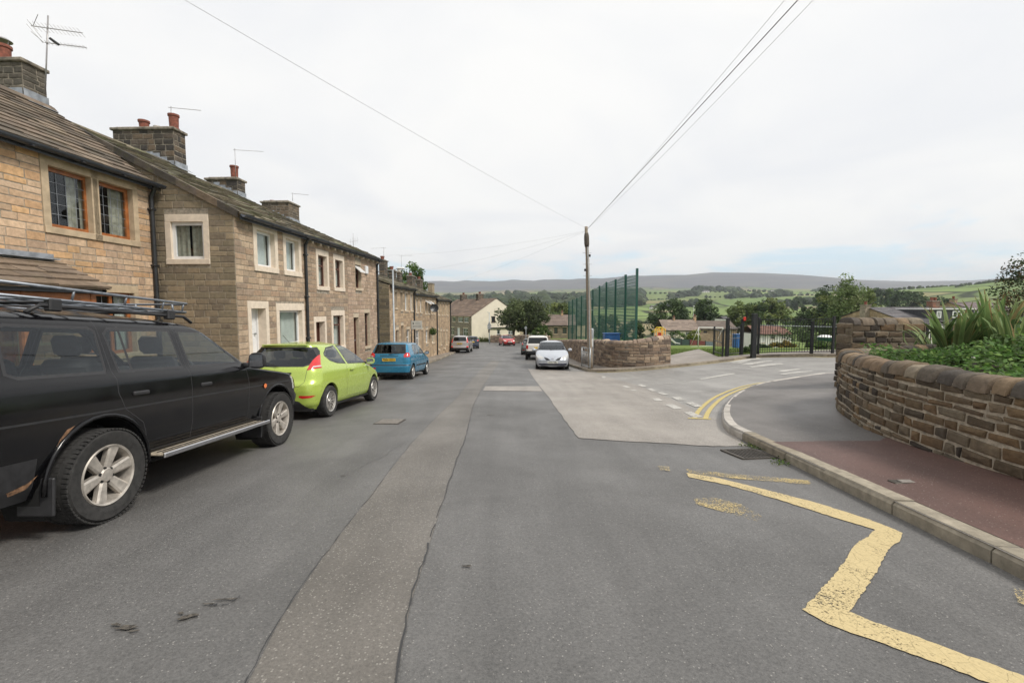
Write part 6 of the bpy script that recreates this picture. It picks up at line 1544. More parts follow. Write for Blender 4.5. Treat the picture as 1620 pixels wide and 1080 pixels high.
def gatepost(label, px, pt, pb, w_):
    q = gpt(px, pb); zt_ = ztop_at(px, pt, q); o = empty('gate_post', q, 0, label, 'gate post'); h = zt_ - q.z
    mb = MB(); mb.box((-w_ / 2, -w_ / 2, -.1), (w_ / 2, w_ / 2, h), ch=.012); mb.build('post', M_BLACKM, o); mb = MB(); mb.box((-w_ / 2 - .01, -w_ / 2 - .01, h), (w_ / 2 + .01, w_ / 2 + .01, h + .03), ch=.01); mb.build('cap', M_BLACKM, o); return o
gatepost('black square gate post left of the pedestrian gate', 1149.5, 504, 563.5, .15)
gatepost('short black post right of the pedestrian gate, with a red fitting on top', 1173, 505, 560.5, .13)
gatepost('thickest and tallest black gate post, between the two gates', 1191.5, 497, 563, .21)
q = gpt(1174, 560.5); mb = MB(); zt_ = at(1174, 503, q.y).z; mb.box((-.05, -.12, -.14), (.09, -.06, .06), ch=.02); o = mb.build('red_notice', M_REDL); o.location = (q.x, q.y, zt_); tag(o, 'small red fitting on top of the short gate post', 'sign')
fence_run('pedestrian_gate', 'narrow black pedestrian gate between two square posts', gpt(1152.5, 562.5), gpt(1170, 560.8), 1.62, 1.6, .11, .05, (.06, .55, .9), cat='gate')
ga_ = gpt(1199, 560); gb2 = gpt(1317, 558.5)
hA = ztop_at(1202, 502, ga_) - ga_.z; hB = ztop_at(1317, 500, gb2) - gb2.z
gt = fence_run('sliding_gate', 'wide black vehicle gate of upright bars across the school entrance', ga_, gb2, hA, hB, .115, .1, (.05, .12, .93), cat='gate')
B_ = gb2 - ga_
mb = MB(); q = B_ * .735; mb.box((q.x - .06, q.y - .1, -.05 + q.z), (q.x + .06, q.y + .02, hA * .8 + q.z), ch=.01); mb.build('support_post', M_BLACKM, gt)
mb = MB(); z_ = at(1200, 514.5, ga_.y).z - ga_.z; mb.tube([(0, .12, z_), (B_.x + 1.6, B_.y + .12, z_ - .0)], .022, 6); mb.build('guide_rail', M_STEELG, gt)
c_ = gpt(1318, 558.5); d_ = Vector((c_.x + 6.8, c_.y + .4, 0)); d_.z = g(d_.x, d_.y) + .12
fence_run('railing_panel', 'long black railing right of the vehicle gate, running behind the garden walls', c_, d_, 1.35, 1.35, .115, .05, (.08, .96))
gardenpts = [(1468, 541), (1560, 541)]
e_ = at(1466, 541, 11.6); f_ = at(1640, 541, 12.5); e_.z = g(e_.x, e_.y) + .1; f_.z = g(f_.x, f_.y) + .1
hh = at(1466, 513.5, 11.6).z - e_.z
fence_run('railing_panel', 'black railing behind the spiky plants at the right', e_, f_, hh, hh, .115, .05, (.08, .97))

# ---- football goal, playground pieces
def goal(label, pa, pb, group):
    root = empty('football_goal', pa, 0, label, 'goal', group); B = pb - pa; H = Vector((0, 0, 1)); nrm = Vector((-B.y, B.x, 0)).normalized() * .9
    h = 2.0; mb = MB(); mb.tube([(0, 0, 0), H * h, B + H * h, B], .045, 8); mb.build('frame', M_WHITEP, root, True)
    mb = MB(); mb.tube([H * h, nrm], .02, 6); mb.tube([B + H * h, B + nrm], .02, 6); mb.tube([nrm, B + nrm], .02, 6); mb.build('back_stay', M_WHITEP, root, True)
qa = at(1104.5, 549, 46); qa.z = g(qa.x, qa.y); qb = at(1143, 548, 48.5); qb.z = g(qb.x, qb.y)
goal('white football goal at the far side of the grass field', qa, qb, None)
M_ORANGE = plain('orange_plastic', (.75, .30, .02), .45, var=.15); M_YELP = plain('yellow_plastic', (.72, .52, .03), .45, var=.15); M_BLUEP = plain('blue_plastic', (.03, .12, .35), .45, var=.15); M_REDP = plain('red_plastic', (.42, .04, .03), .45, var=.2)
q = at(1045, 515, 50); zb_ = g(q.x, q.y); pf_ = empty('climbing_frame', (q.x, q.y, zb_), 0, 'orange and yellow playground climbing frame showing above the wall end', 'climbing frame')
zt_ = at(1045, 518, 50).z - zb_; mb = MB()
for x in (-.45, 0, .4):
    for y in (-.4, .4): mb.tube([(x, y, 0), (x, y, zt_ - .1)], .045, 8)
mb.build('posts', M_ORANGE, pf_, True); mb = MB()
for s in (-.4, .4): mb.tube([(-.85, s, zt_ - .55), (-.45, s, zt_ - .25), (-.3, s, zt_), (.2, s, zt_), (.4, s, zt_ - .3)], .05, 8)
for z_ in (.3, .55): mb.tube([(-.45, -.4, zt_ - z_), (.4, -.4, zt_ - z_)], .035, 6); mb.tube([(-.45, .4, zt_ - z_), (.4, .4, zt_ - z_)], .035, 6)
mb.build('hoops', M_YELP, pf_, True); mb = MB(); mb.box((-.45, -.4, zt_ - 1.0), (.4, .4, zt_ - .9)); mb.box((-.4, -.43, zt_ - .85), (.0, -.4, zt_ - .5)); mb.build('deck', M_REDP, pf_)
a3 = at(1055, 533, 44); b3 = at(1068, 543.5, 45); zb_ = g(a3.x, a3.y); sl_ = empty('slide', (a3.x, a3.y, zb_), 0, 'white playground slide at the edge of the grass field', 'slide')
A = a3 - sl_.location; B = b3 - sl_.location; mb = MB(); dy = Vector((0, .25, 0))
mb.add([A - dy, A + dy, B + dy, B - dy, A - dy + Vector((0, 0, .06)), A + dy + Vector((0, 0, .06)), B + dy + Vector((0, 0, .06)), B - dy + Vector((0, 0, .06))], [(0, 1, 2, 3), (7, 6, 5, 4), (0, 3, 7, 4), (1, 5, 6, 2), (2, 6, 7, 3), (0, 4, 5, 1)])
for s in (-1, 1): mb.tube([A + dy * s + Vector((-.2, 0, .1)), A + dy * s + Vector((0, 0, .16)), B + dy * s + Vector((0, 0, .1)), B + dy * s + Vector((.4, 0, .02))], .035, 6)
mb.build('chute', M_WHITEP, sl_); mb = MB()
for s in (-1, 1): mb.tube([A + dy * s + Vector((-.1, 0, .5)), Vector((A.x - .35, A.y, 0)) + dy * s], .03, 6)
for k in range(4): t = .2 + k * .22; p_ = (A + Vector((-.1, 0, .5))).lerp(Vector((A.x - .35, A.y, 0)), t); mb.tube([p_ - dy, p_ + dy], .02, 6)
mb.build('ladder', M_GALV, sl_)
def panel_fence(name, label, pa, pb, h, mats, n, cat='fence'):
    root = empty(name, pa, 0, label, cat); B = pb - pa
    for i in range(n):
        a_, b_ = B * (i / n), B * ((i + 1) / n); mb = MB(); nn = Vector((-B.y, B.x, 0)).normalized() * .03
        for s in (-1, 1):
            q4 = [a_ + nn * s, b_ + nn * s, b_ + nn * s + Vector((0, 0, h)), a_ + nn * s + Vector((0, 0, h))]; mb.quad(*(q4 if s < 0 else q4[::-1]))
        mb.quad(a_ - nn + Vector((0, 0, h)), b_ - nn + Vector((0, 0, h)), b_ + nn + Vector((0, 0, h)), a_ + nn + Vector((0, 0, h)))
        for k in range(1, 6): c_ = a_.lerp(b_, k / 6) - nn * 1.3; mb.box((c_.x - .03, c_.y - .01, c_.z + .02), (c_.x + .03, c_.y + .01, c_.z + h - .02))
        mb.build('panel', mats[i % len(mats)], root)
        mb = MB(); mb.box((a_.x - .05, a_.y - .06, a_.z - .1), (a_.x + .05, a_.y + .04, a_.z + h + .06)); mb.build('post', M_TRIM, root)
M_DKG = plain('dark_green_board', (.035, .065, .055), .7, var=.25); M_MAR = plain('maroon_board', (.17, .045, .04), .7, var=.25); M_GRB = plain('grey_blue_board', (.13, .165, .19), .7, var=.2)
pa = at(1052, 545, 56); pb = at(1128, 545.5, 58); pa.z = g(pa.x, pa.y); pb.z = g(pb.x, pb.y)
panel_fence('board_fence', 'low dark boarded fence with maroon and grey panels behind the grass field', pa, pb, 1.05, [M_DKG, M_DKG, M_DKG, M_MAR, M_MAR, M_GRB], 6)
q = at(1166.5, 540, 40); q.z = g(q.x, q.y); bb_ = empty('storage_bin', q, .2, 'tall blue container seen through the pedestrian gate', 'container'); mb = MB(); mb.box((-.3, -.3, 0), (.3, .3, 1.15), ch=.04); mb.build('body', M_BLUEP, bb_); mb = MB(); mb.box((-.33, -.33, 1.15), (.33, .33, 1.22), ch=.03); mb.build('lid', M_BLUEP, bb_)
q = at(967, 533, 31); q.z = g(q.x, q.y); bb_ = empty('storage_bin', q, 0, 'low wide blue play box behind the green mesh fence', 'container'); mb = MB(); mb.box((-.5, -.4, 0), (.5, .4, at(967, 528, 31).z - q.z), ch=.05); mb.build('body', M_BLUEP, bb_); mb = MB(); zz = at(967, 528, 31).z - q.z; mb.box((-.54, -.44, zz), (.54, .44, zz + .06), ch=.02); mb.build('lid', M_BLUEP, bb_)
q = at(1305, 545, 33); q.z = g(q.x, q.y); cn = empty('domed_canopy', q, 0, 'green and white domed canopy on a pole beyond the vehicle gate', 'canopy')
zt_ = at(1305, 529.5, 33).z - q.z; mb = MB(); mb.tube([(0, 0, 0), (0, 0, zt_ - .1)], .03, 8); mb.build('pole', M_STEELG, cn)
mb = MB(); mb.lathe([(.001, zt_), (.25, zt_ - .02), (.42, zt_ - .09), (.50, zt_ - .16)], 20, Matrix.Identity(4)); mb.lathe([(.50, zt_ - .16), (.52, zt_ - .17), (.46, zt_ - .42), (.44, zt_ - .42)], 20, None, 1); mb.build('canopy_cover', [M_WHITEP, M_GREEN], cn, angle=50)

# ---- street lamp, signs, dish, baskets on the left
lb = at(624, 560, 24.2); lb.z = g(lb.x, lb.y) + .12; lt = at(624, 427, 24.2)
lp = empty('street_lamp', lb, 0, 'slim grey street lamp with a pale flat lantern in front of the lower terrace', 'street lamp'); h = lt.z - lb.z
mb = MB(); mb.tube([(0, 0, 0), (0, 0, 1.1), (0, 0, 1.15), (0, 0, h)], [.08, .08, .05, .04], 12); mb.build('column', M_STEELG, lp, True)
mb = MB(); mb.tube([(-.3, -.02, h - .02), (0, 0, h), (.3, 0, h + .06)], .02, 8); mb.build('arm', M_STEELG, lp, True)
mb = MB(); mb.box((.22, -.12, h + .03), (.62, .12, h + .14), ch=.04); mb.build('lantern', M_WHITEP, lp)
sb = at(651.5, 558, 28.5); sb.z = g(sb.x, sb.y) + .12; zt_ = at(651, 507.5, 28.5).z; zb_ = at(651, 520.5, 28.5).z; x1_ = at(668, 514, 28.5).x - sb.x
sg = empty('parking_sign', sb, 0, 'pale rectangular sign with a double-headed arrow on a dark post by the lower terrace', 'sign')
mb = MB(); mb.tube([(0, 0, 0), (0, 0, zt_ - sb.z + .05)], .03, 10); mb.build('post', M_PIPE, sg, True)
mb = MB(); mb.box((-.0, -.045, zb_ - sb.z), (x1_, -.03, zt_ - sb.z), ch=.006); sp_ = mb.build('board', plain('sign_face', (.50, .50, .46), .5, var=.06), sg)
mb = MB(); zm = lerp(zb_, zt_, .33) - sb.z; y_ = -.048; a_, b_ = x1_ * .12, x1_ * .9
mb.box((a_ + .05, y_, zm - .012), (b_ - .05, y_ + .002, zm + .012))
for e, s in ((a_, 1), (b_, -1)): mb.add([(e, y_, zm), (e + s * .07, y_, zm - .035), (e + s * .07, y_, zm + .035)], [(0, 1, 2)])
mb.build('arrow', M_INK, sp_); mb = MB()
for k, (u0_, u1_, zc_) in enumerate(((.14, .24, .74), (.15, .23, .62))): mb.box((x1_ * u0_, y_, lerp(zb_, zt_, zc_) - sb.z - .03), (x1_ * u1_, y_ + .002, lerp(zb_, zt_, zc_) - sb.z + .03))
for zc_ in (.76, .6): mb.box((x1_ * .36, y_ + .001, lerp(zb_, zt_, zc_) - sb.z - .012), (x1_ * .82, y_ + .002, lerp(zb_, zt_, zc_) - sb.z + .012), mi=1)
mb.build('symbols', [M_INK, plain('faded_ink', (.3, .31, .3), .6)], sp_)
q = onp = on_plane(687, 487.5, r2['MW'] @ Vector((.35, 0, 0)), r2['MW'].to_3x3() @ Vector((1, 0, 0)))
sd_ = empty('satellite_dish', q, 0, 'round dark satellite dish high on the lower terrace front', 'satellite dish'); Tm = Matrix.Rotation(R(75), 4, 'X') @ Matrix.Rotation(R(15), 4, 'Y')
mb = MB(); mb.lathe([(.001, .0), (.12, .012), (.24, .05), (.33, .1), (.335, .1), (.24, .04), (.12, .0), (.001, -.012)], 20, Tm, cap=False); mb.build('reflector', M_PIPE, sd_, True)
mb = MB(); mb.tube([(-.35, .05, -.05), (-.1, .05, -.02), (0, .03, 0)], .015, 6); mb.tube([Tm @ Vector((0, -.3, .1)), Tm @ Vector((0, -.05, .3))], .01, 6); mb.build('bracket', M_GALV, sd_)
# ---- television aerials
def yagi(label, base, top, booms, group='television aerials on the chimneys', r=.014):
    root = empty('tv_aerial', base, 0, label, 'aerial'); T = top - base; mb = MB(); mb.tube([(0, 0, 0), T * .5, T], r, 8); mb.build('mast', M_ALU, root, True)
    for (p, q, n, ln, ed) in booms:
        p = p - base; q = q - base; mb = MB(); mb.tube([p, q], .009, 6); ed = Vector(ed).normalized()
        for i in range(n): c_ = p.lerp(q, (i + .5) / n); mb.tube([c_ - ed * ln / 2, c_ + ed * ln / 2], .005, 5)
        mb.build('antenna', M_ALU, root)
    return root
cyy = 10.45
bm_ = at(71.5, 150, cyy - .06); tp_ = at(76, 25, cyy - .06); ya = yagi('large television aerial with two stacked antennas on the nearest chimney', bm_, tp_, [
    (at(49, 41, cyy - .25), at(131, 52.5, cyy + .3), 13, .22, (.55, .3, -.75)), (at(71, 67.5, cyy - .1), at(137, 75.5, cyy + .4), 11, .1, (.5, .5, -.6))])
for (a_, b_) in (((43, 31), (66, 60)), ((42, 38), (68, 68)), ((49, 50), (70, 68)), ((60, 23), (52, 42))):
    p_, q_ = at(*a_, cyy - .15) - bm_, at(*b_, cyy - .05) - bm_; mb = MB(); mb.tube([p_, q_], .006, 5); mb.build('reflector_rod', M_ALU, ya)
mb = MB(); mb.tube([at(79, 61, cyy) - bm_, at(93, 71, cyy + .05) - bm_], .03, 6); mb.build('director', M_PIPE, ya)
yagi('thin single-boom aerial on the second chimney', at(271, 212, 14.8), at(270.5, 168, 14.8), [(at(266, 170, 14.8), at(318, 175, 15.4), 7, .05, (0, 1, .2))], r=.01)
yagi('thin single-boom aerial on the third chimney', at(373, 284, 17.4), at(371.5, 235, 17.4), [(at(369, 237, 17.4), at(417, 240, 18.2), 7, .05, (0, 1, .2))], r=.01)
yagi('small aerial on the fourth chimney', at(463, 318, 21.), at(463, 305, 21.), [(at(461, 306, 21.), at(488, 308.5, 22), 6, .05, (0, 1, .2))], r=.01)
yagi('upright cross-shaped aerial behind the end of the near terrace', at(559.5, 400, 25.), at(558.5, 369, 25.), [(at(553, 383, 25.), at(567, 380, 25.5), 5, .4, (0, .2, 1))], r=.012)
yagi('aerial above the first chimney of the lower terrace', at(607, 414, 31.), at(607, 391, 31.), [(at(587, 393, 31.), at(611, 392, 32), 6, .1, (0, 1, .3))], r=.012)
yagi('aerial above the middle chimneys of the lower terrace', at(635, 432, 35.), at(635, 404, 35.), [(at(632, 405, 35.), at(652, 404, 36), 5, .1, (0, 1, .3))], r=.012)

# ============================================================ buildings beyond
M_CREAM = plain('cream_render', (.74, .67, .55), .9, var=.05, nscale=1.2, bump=.1)
M_WREND = plain('white_render', (.70, .69, .66), .9, var=.06, nscale=1.5)
M_TILE = attrmat('far_roof_tile', 6., .3, .92, .4, .02, .2, (.09, .07, .06))
PAL_TB = [(.20, .145, .11), (.18, .13, .10), (.22, .16, .12), (.165, .125, .10)]; PAL_TR = [(.20, .115, .09), (.18, .10, .08), (.22, .13, .10)]; PAL_TG = [(.135, .13, .135), (.155, .145, .15), (.12, .115, .12)]
def far_house(name, label, org, rz, Lx_, D, eave, rdg, wallm, pal, base=-2., wins=(), wpal=None, group=None, chim=(), gauge=.5, cat='house', roofpal=PAL_TB, oh=.2, endclip=None):
    """house with its ridge along local x; front is local -y"""
    root = empty(name, org, rz, label, cat, group); I = Matrix.Identity(4); mb = MB()
    holes = {s: [w_ for w_ in wins if w_[0] == s] for s in 'FRLB'}
    fr_ = {'F': (lambda u, z, d: Vector((u, -d, z)), 0, Lx_, lambda u: eave), 'B': (lambda u, z, d: Vector((Lx_ - u, D + d, z)), 0, Lx_, lambda u: eave),
           'R': (lambda u, z, d: Vector((Lx_ + d, u, z)), 0, D, lambda u: eave + (rdg - eave) * (1 - abs(u - D / 2) / (D / 2)) - .02), 'L': (lambda u, z, d: Vector((-d, D - u, z)), 0, D, lambda u: eave + (rdg - eave) * (1 - abs(u - D / 2) / (D / 2)) - .02)}
    for s, (mp, a, b, zt_) in fr_.items():
        hs = [(w_[1], w_[2], w_[3], w_[4]) for w_ in holes[s]]
        wp_ = wpal.get(s) if isinstance(wpal, dict) else wpal
        if wp_: stones(mb, mp, a, b, base, zt_, None, hs, wp_, (.18, .26), (.35, .7), .012, .008, .3, 0)
        backing(mb, mp, a, b, base, zt_, hs, 1, D / 2 + .001 if s in 'RL' else 2.)
        for w_ in holes[s]:
            _, u0_, u1_, z0_, z1_, kind, fm = w_[:7]; m2 = MB(); q = lambda u, z, d: mp(u, z, d)
            def bx(ua_, ub_, za_, zb2, da, db):
                vs = [mp(u, z, d) for d in (da, db) for (u, z) in ((ua_, za_), (ub_, za_), (ub_, zb2), (ua_, zb2))]; m2.add(vs, [(4, 5, 6, 7), (0, 1, 5, 4), (1, 2, 6, 5), (2, 3, 7, 6), (3, 0, 4, 7)])
            f = .08
            bx(u0_, u0_ + f, z0_, z1_, -.12, -.04); bx(u1_ - f, u1_, z0_, z1_, -.12, -.04); bx(u0_ + f, u1_ - f, z1_ - f, z1_, -.12, -.04); bx(u0_ + f, u1_ - f, z0_, z0_ + f, -.12, -.04)
            if kind == 'cross': um_ = (u0_ + u1_) / 2; bx(um_ - .03, um_ + .03, z0_ + f, z1_ - f, -.11, -.05); zm_ = lerp(z0_, z1_, .6); bx(u0_ + f, um_ - .03, zm_ - .03, zm_ + .03, -.11, -.05); bx(um_ + .03, u1_ - f, zm_ - .03, zm_ + .03, -.11, -.05)
            if kind == 'door': bx(u0_ + f, u1_ - f, z0_ + f, z1_ - f, -.11, -.07)
            o = m2.build('door' if kind == 'door' else 'window', fm, root)
            m2 = MB(); m2.quad(mp(u0_, z0_, -.1), mp(u1_, z0_, -.1), mp(u1_, z1_, -.1), mp(u0_, z1_, -.1)); m2.build('pane', M_FARGL, o)
            m2 = MB(); bx(u0_ - .08, u1_ + .08, z0_ - .12, z0_, -.04, .06); bx(u0_ - .08, u1_ + .08, z1_, z1_ + .16, -.04, .025); m2.build('sill', w_[7] if len(w_) > 7 else M_DRESS, o)
    mb.build('wall', [M_STONEF, wallm], root); mb = MB()
    X90 = Matrix.Rotation(math.pi / 2, 4, 'Z')   # local frame of the roof rows: v -> y, u -> x
    for M_, v0_, v1_ in ((Matrix(((0, 1, 0, 0), (1, 0, 0, 0), (0, 0, 1, 0), (0, 0, 0, 1))), -oh, D / 2), (Matrix(((0, 1, 0, 0), (1, 0, 0, 0), (0, 0, 1, 0), (0, 0, 0, 1))), D + oh, D / 2)):
        pt = (rdg - eave) / (D / 2); slates(mb, M_, -.1, Lx_ + .1, v0_, eave - pt * oh + .05, v1_, rdg + .05, gauge, (.5, 1.1), .03, roofpal, .4)
    mb.build('roof', M_TILE, root); mb = MB(); mb.box((0, -oh - .08, eave - .2), (Lx_, -oh + .02, eave - .1)); mb.build('gutter', M_PIPE, root)
    for (cx_, cy_, w_, d_, zt_, npot, cpal) in chim:
        mb = MB(); fl = [(lambda a, z, d: Vector((cx_ + w_ / 2 + d, a, z)), cy_ - d_ / 2, cy_ + d_ / 2), (lambda a, z, d: Vector((a, cy_ - d_ / 2 - d, z)), cx_ - w_ / 2, cx_ + w_ / 2), (lambda a, z, d: Vector((cx_ - w_ / 2 - d, 2 * cy_ - a, z)), cy_ - d_ / 2, cy_ + d_ / 2)]
        for f_, a_, b_ in fl: stones(mb, f_, a_, b_, eave, lambda u: zt_, None, (), cpal, (.16, .24), (.25, .45), .01, .008, .4); backing(mb, f_, a_, b_, eave, lambda u: zt_, (), 1)
        o = mb.build('chimney', [M_STONEF, M_MORTD], root); mb = MB(); mb.box((cx_ - w_ / 2 - .06, cy_ - d_ / 2 - .06, zt_), (cx_ + w_ / 2 + .06, cy_ + d_ / 2 + .06, zt_ + .12)); mb.build('chimney_cap', M_MORTD, o)
        for k in range(npot): pot(o, I, lerp(cx_ - w_ / 2, cx_ + w_ / 2, (k + .5) / npot), cy_, zt_ + .1, .4, .14)
    return root
M_FARGL = plain('dark_glass', (.035, .042, .05), .08, var=.2, nscale=2, coat=1.)
# cream gabled end house: near corner under picture (746, 500)
Yc = 82.; cz = at(746, 500, Yc); base = at(746, 537.5, Yc).z
ang = R(124)         # ridge direction, pointing away to the left
ax = Vector((math.cos(ang), math.sin(ang), 0))
o0 = Vector((cz.x, cz.y, base)); ev = cz.z - base; W = 10.6
gd = Vector((ax.y, -ax.x, 0))      # gable direction, to the right
ap = at(784, 472, Yc + gd.y * W / 2).z - base
DRK = plain('dark_sill', (.03, .03, .032), .6)
u_ = lambda s_: 16. - s_
Rg = far_house('end_terrace', 'terrace end house with a plain cream rendered gable and brown stone front', o0 + gd * W, ang, 16., W, ev, ap, M_CREAM, PAL_TB, -2.5,
    [('L', 4.2, 5.0, 3.15, 4.05, 'plain', M_BROWN, DRK), ('L', 5.4, 6.1, .8, 1.6, 'plain', M_UPVC, DRK), ('L', 7.9, 9.2, .75, 1.6, 'cross', M_UPVC, DRK),
     ('B', u_(2.7), u_(1.1), 3.1, 4.0, 'cross', M_UPVC), ('B', u_(5.1), u_(3.4), 3.1, 4.0, 'cross', M_UPVC), ('B', u_(7.6), u_(6.4), 3.1, 4.0, 'plain', M_CREAMF), ('B', u_(3.2), u_(1.4), .5, 2.0, 'cross', M_UPVC), ('B', u_(5.6), u_(4.6), .0, 2.0, 'door', M_UPVC), ('B', u_(8.4), u_(7.0), .5, 2.0, 'cross', M_CREAMF)],
    wpal={'B': [(.20, .165, .12), (.17, .14, .105), (.23, .185, .135), (.15, .125, .095)]}, chim=((6.2, W / 2, .7, 1.3, ap + .9, 2, PAL_DK), (13.0, W / 2, .7, 1.3, ap + .9, 2, PAL_DK)))
mb = MB(); mb.box((-.32, -1.6, 2.02), (-.02, W - 3.6, 2.14)); mb.build('ledge', DRK, Rg)
# other buildings, left to right
fa = lambda px, py, Y: at(px, py, Y)
def placed(name, label, px0, px1, pr_, pe, Y, D, wallm, pal, wins=(), wpal=None, base=None, **kw):
    a_, b_ = fa(px0, pe, Y), fa(px1, pe, Y); zr_ = fa(px0, pr_, Y + D / 2).z; zb_ = base if base is not None else g(a_.x, a_.y) - 1.5
    Lw = b_.x - a_.x; mpp = Lw / (px1 - px0); W2 = [(s, (x0_ - px0) * mpp, (x1_ - px0) * mpp, fa(px0, y1_, Y).z - zb_, fa(px0, y0_, Y).z - zb_) + tuple(r_) for (s, x0_, x1_, y0_, y1_, *r_) in wins]
    ch_ = [((cx_ - px0) * mpp, D / 2, w_ * mpp, .8, fa(px0, cy_, Y + D / 2).z - zb_, n_, p_) for (cx_, w_, cy_, n_, p_) in kw.pop('chims', ())]
    return far_house(name, label, Vector((a_.x, Y, zb_)), 0, Lw, D, a_.z - zb_, zr_ - zb_, wallm, pal, -.5, W2, wpal, chim=ch_, **kw)
placed('chapel', 'brown stone chapel with arched windows behind the street tree', 858, 912, 498, 514, 95, 7, M_MORTD, PAL_TB, [('F', 876.5, 882.5, 517.5, 528, 'plain', M_BROWN), ('F', 890, 896.5, 517.5, 528, 'plain', M_BROWN), ('F', 903, 908, 517.5, 528, 'plain', M_BROWN)], wpal=[(.24, .19, .13), (.20, .165, .12), (.27, .215, .15)], chims=((892, 3, 494.5, 1, PAL_H1),), cat='chapel', roofpal=[(.20, .155, .13), (.18, .14, .12)])
placed('bungalow', 'long low cream bungalow with a brown roof beyond the football field', 1051, 1107, 506, 522, 95, 7, M_CREAM, PAL_TB, [('F', 1062, 1068, 525, 531, 'cross', M_UPVC), ('F', 1085, 1092, 525, 531, 'cross', M_UPVC)], chims=((1109, 3, 501, 1, PAL_H1), (1075, 2, 503, 1, PAL_H1)), cat='bungalow', roofpal=[(.25, .20, .165), (.22, .175, .145), (.275, .22, .18)])
placed('bungalow', 'stone walled bungalow just left of the school gates, dark brown roof', 1107.5, 1166, 507.5, 520, 95.5, 7, M_MORT, PAL_TB, [('F', 1113, 1119, 523, 527, 'plain', M_BROWN), ('F', 1150, 1156, 523, 529, 'plain', M_UPVC)], wpal=[(.34, .25, .17), (.30, .22, .15), (.37, .28, .19)], cat='bungalow', roofpal=[(.185, .15, .125), (.165, .135, .115)])
placed('cottage', 'white walled house with a reddish roof seen through the vehicle gate', 1196, 1252, 515, 528, 80, 6, M_WREND, PAL_TR, [('F', 1219, 1226, 530, 536, 'cross', M_UPVC), ('F', 1237, 1244, 530, 536, 'cross', M_UPVC), ('F', 1206, 1210, 530, 542, 'door', M_UPVC)], cat='house', roofpal=PAL_TR)
placed('cottage', 'distant pale cottage between the trees above the bungalows', 1148, 1162, 501, 505, 150, 8, M_WREND, PAL_TG, [('F', 1151, 1153, 506.5, 509, 'plain', M_UPVC)], cat='house', roofpal=PAL_TG)
D_ = placed('dormer_house', 'grey slate roofed house with a dark dormer and brick chimney behind the garden plants', 1418, 1580, 486.5, 503.5, 48, 8, M_MORT, PAL_TG, [('F', 1440, 1450, 508, 520, 'cross', M_UPVC)], wpal=PAL_H4, chims=((1414.5, 9, 483.5, 1, [(.36, .30, .24), (.32, .27, .21)]), (1530, 12, 477, 2, [(.25, .12, .08), (.22, .15, .11), (.2, .1, .07)])), roofpal=PAL_TG)
a_ = fa(1467, 503, 47.4) - D_.location; b_ = fa(1541, 489.5, 47.4) - D_.location; mb = MB(); M_DSL = plain('dormer_slate', (.045, .045, .052), .7, var=.3, nscale=6, bump=.3)
a_.z = fa(1467, 512, 47.4).z - D_.location.z
mb.box((a_.x, a_.y, a_.z), (b_.x, a_.y + 4, b_.z)); dm = mb.build('dormer', M_DSL, D_)
mb = MB(); mb.box((a_.x - .1, a_.y - .12, b_.z), (b_.x + .1, a_.y + 4.1, b_.z + .12)); mb.build('fascia', M_WHITEP, dm)
for x0_, x1_ in ((1481, 1489), (1506, 1521)):
    m_ = fa(x0_, 503, 47.4) - D_.location; n_ = fa(x1_, 492, 47.4) - D_.location; mb = MB(); y_ = a_.y - .05
    for c1_, c2_ in (((m_.x, m_.z), (m_.x + .1, n_.z)), ((n_.x - .1, m_.z), (n_.x, n_.z)), ((m_.x + .1, m_.z), (n_.x - .1, m_.z + .1)), ((m_.x + .1, n_.z - .1), (n_.x - .1, n_.z)), (((m_.x + n_.x) / 2 - .03, m_.z + .1), ((m_.x + n_.x) / 2 + .03, n_.z - .1))): mb.box((c1_[0], y_, c1_[1]), (c2_[0], y_ + .06, c2_[1]))
    o = mb.build('window', M_UPVC, dm); mb = MB(); mb.box((m_.x + .02, a_.y - .012, m_.z + .02), (n_.x - .02, a_.y - .004, n_.z - .02)); mb.build('pane', M_FARGL, o)
r_ = fa(1499, 516, 43); l_ = fa(1466, 516, 43); zb_ = g(l_.x, 43) - 1.5; W_ = r_.x - l_.x
far_house('gabled_annexe', 'white gable wall of a low annexe between the pillar wall and the spiky plants', Vector((r_.x, 43, zb_)), math.pi / 2, 3.8, W_, r_.z - zb_, fa(1478, 505, 43).z - zb_, M_WREND, PAL_TG, -.5, [('L', .35, .85, fa(1478, 535, 43).z - zb_, fa(1478, 520, 43).z - zb_, 'plain', M_UPVC)], roofpal=PAL_TG)
placed('cottage', 'mauve roofed house furthest right behind the spiky plants', 1545, 1612, 478.5, 491, 62, 8, M_MORT, PAL_TG, [('F', 1560, 1566, 494, 502, 'cross', M_UPVC), ('F', 1590, 1596, 494, 502, 'cross', M_UPVC)], wpal=PAL_H4, roofpal=[(.20, .165, .165), (.18, .15, .15)], chims=((1552, 5, 474, 1, PAL_H4),))
for px, Y, w_, l in ((1112, 1150, 16, 'tiny pale farmhouse among trees high on the far green hillside'), (1218, 1330, 14, 'tiny farmhouse on the brown moor edge above the school gates'), (1392, 700, 10, 'small pale farm building between two round trees on the right hillside'), (812, 1000, 22, 'pale farmhouse in the woods beyond the cream gable'), (1030, 620, 12, 'small white cottage in the valley just right of the green mesh fence')):
    x_ = (px - 810) / 720 * Y; zz = g(x_, Y); far_house('farmhouse', l, Vector((x_, Y, zz)), .2, w_, w_ * .5, w_ * .26, w_ * .45, M_WREND, PAL_TG, -3, [('F', w_ * .2, w_ * .32, w_ * .08, w_ * .18, 'plain', M_BROWN), ('F', w_ * .6, w_ * .72, w_ * .08, w_ * .18, 'plain', M_BROWN)], gauge=1.4, cat='house', roofpal=PAL_TG)
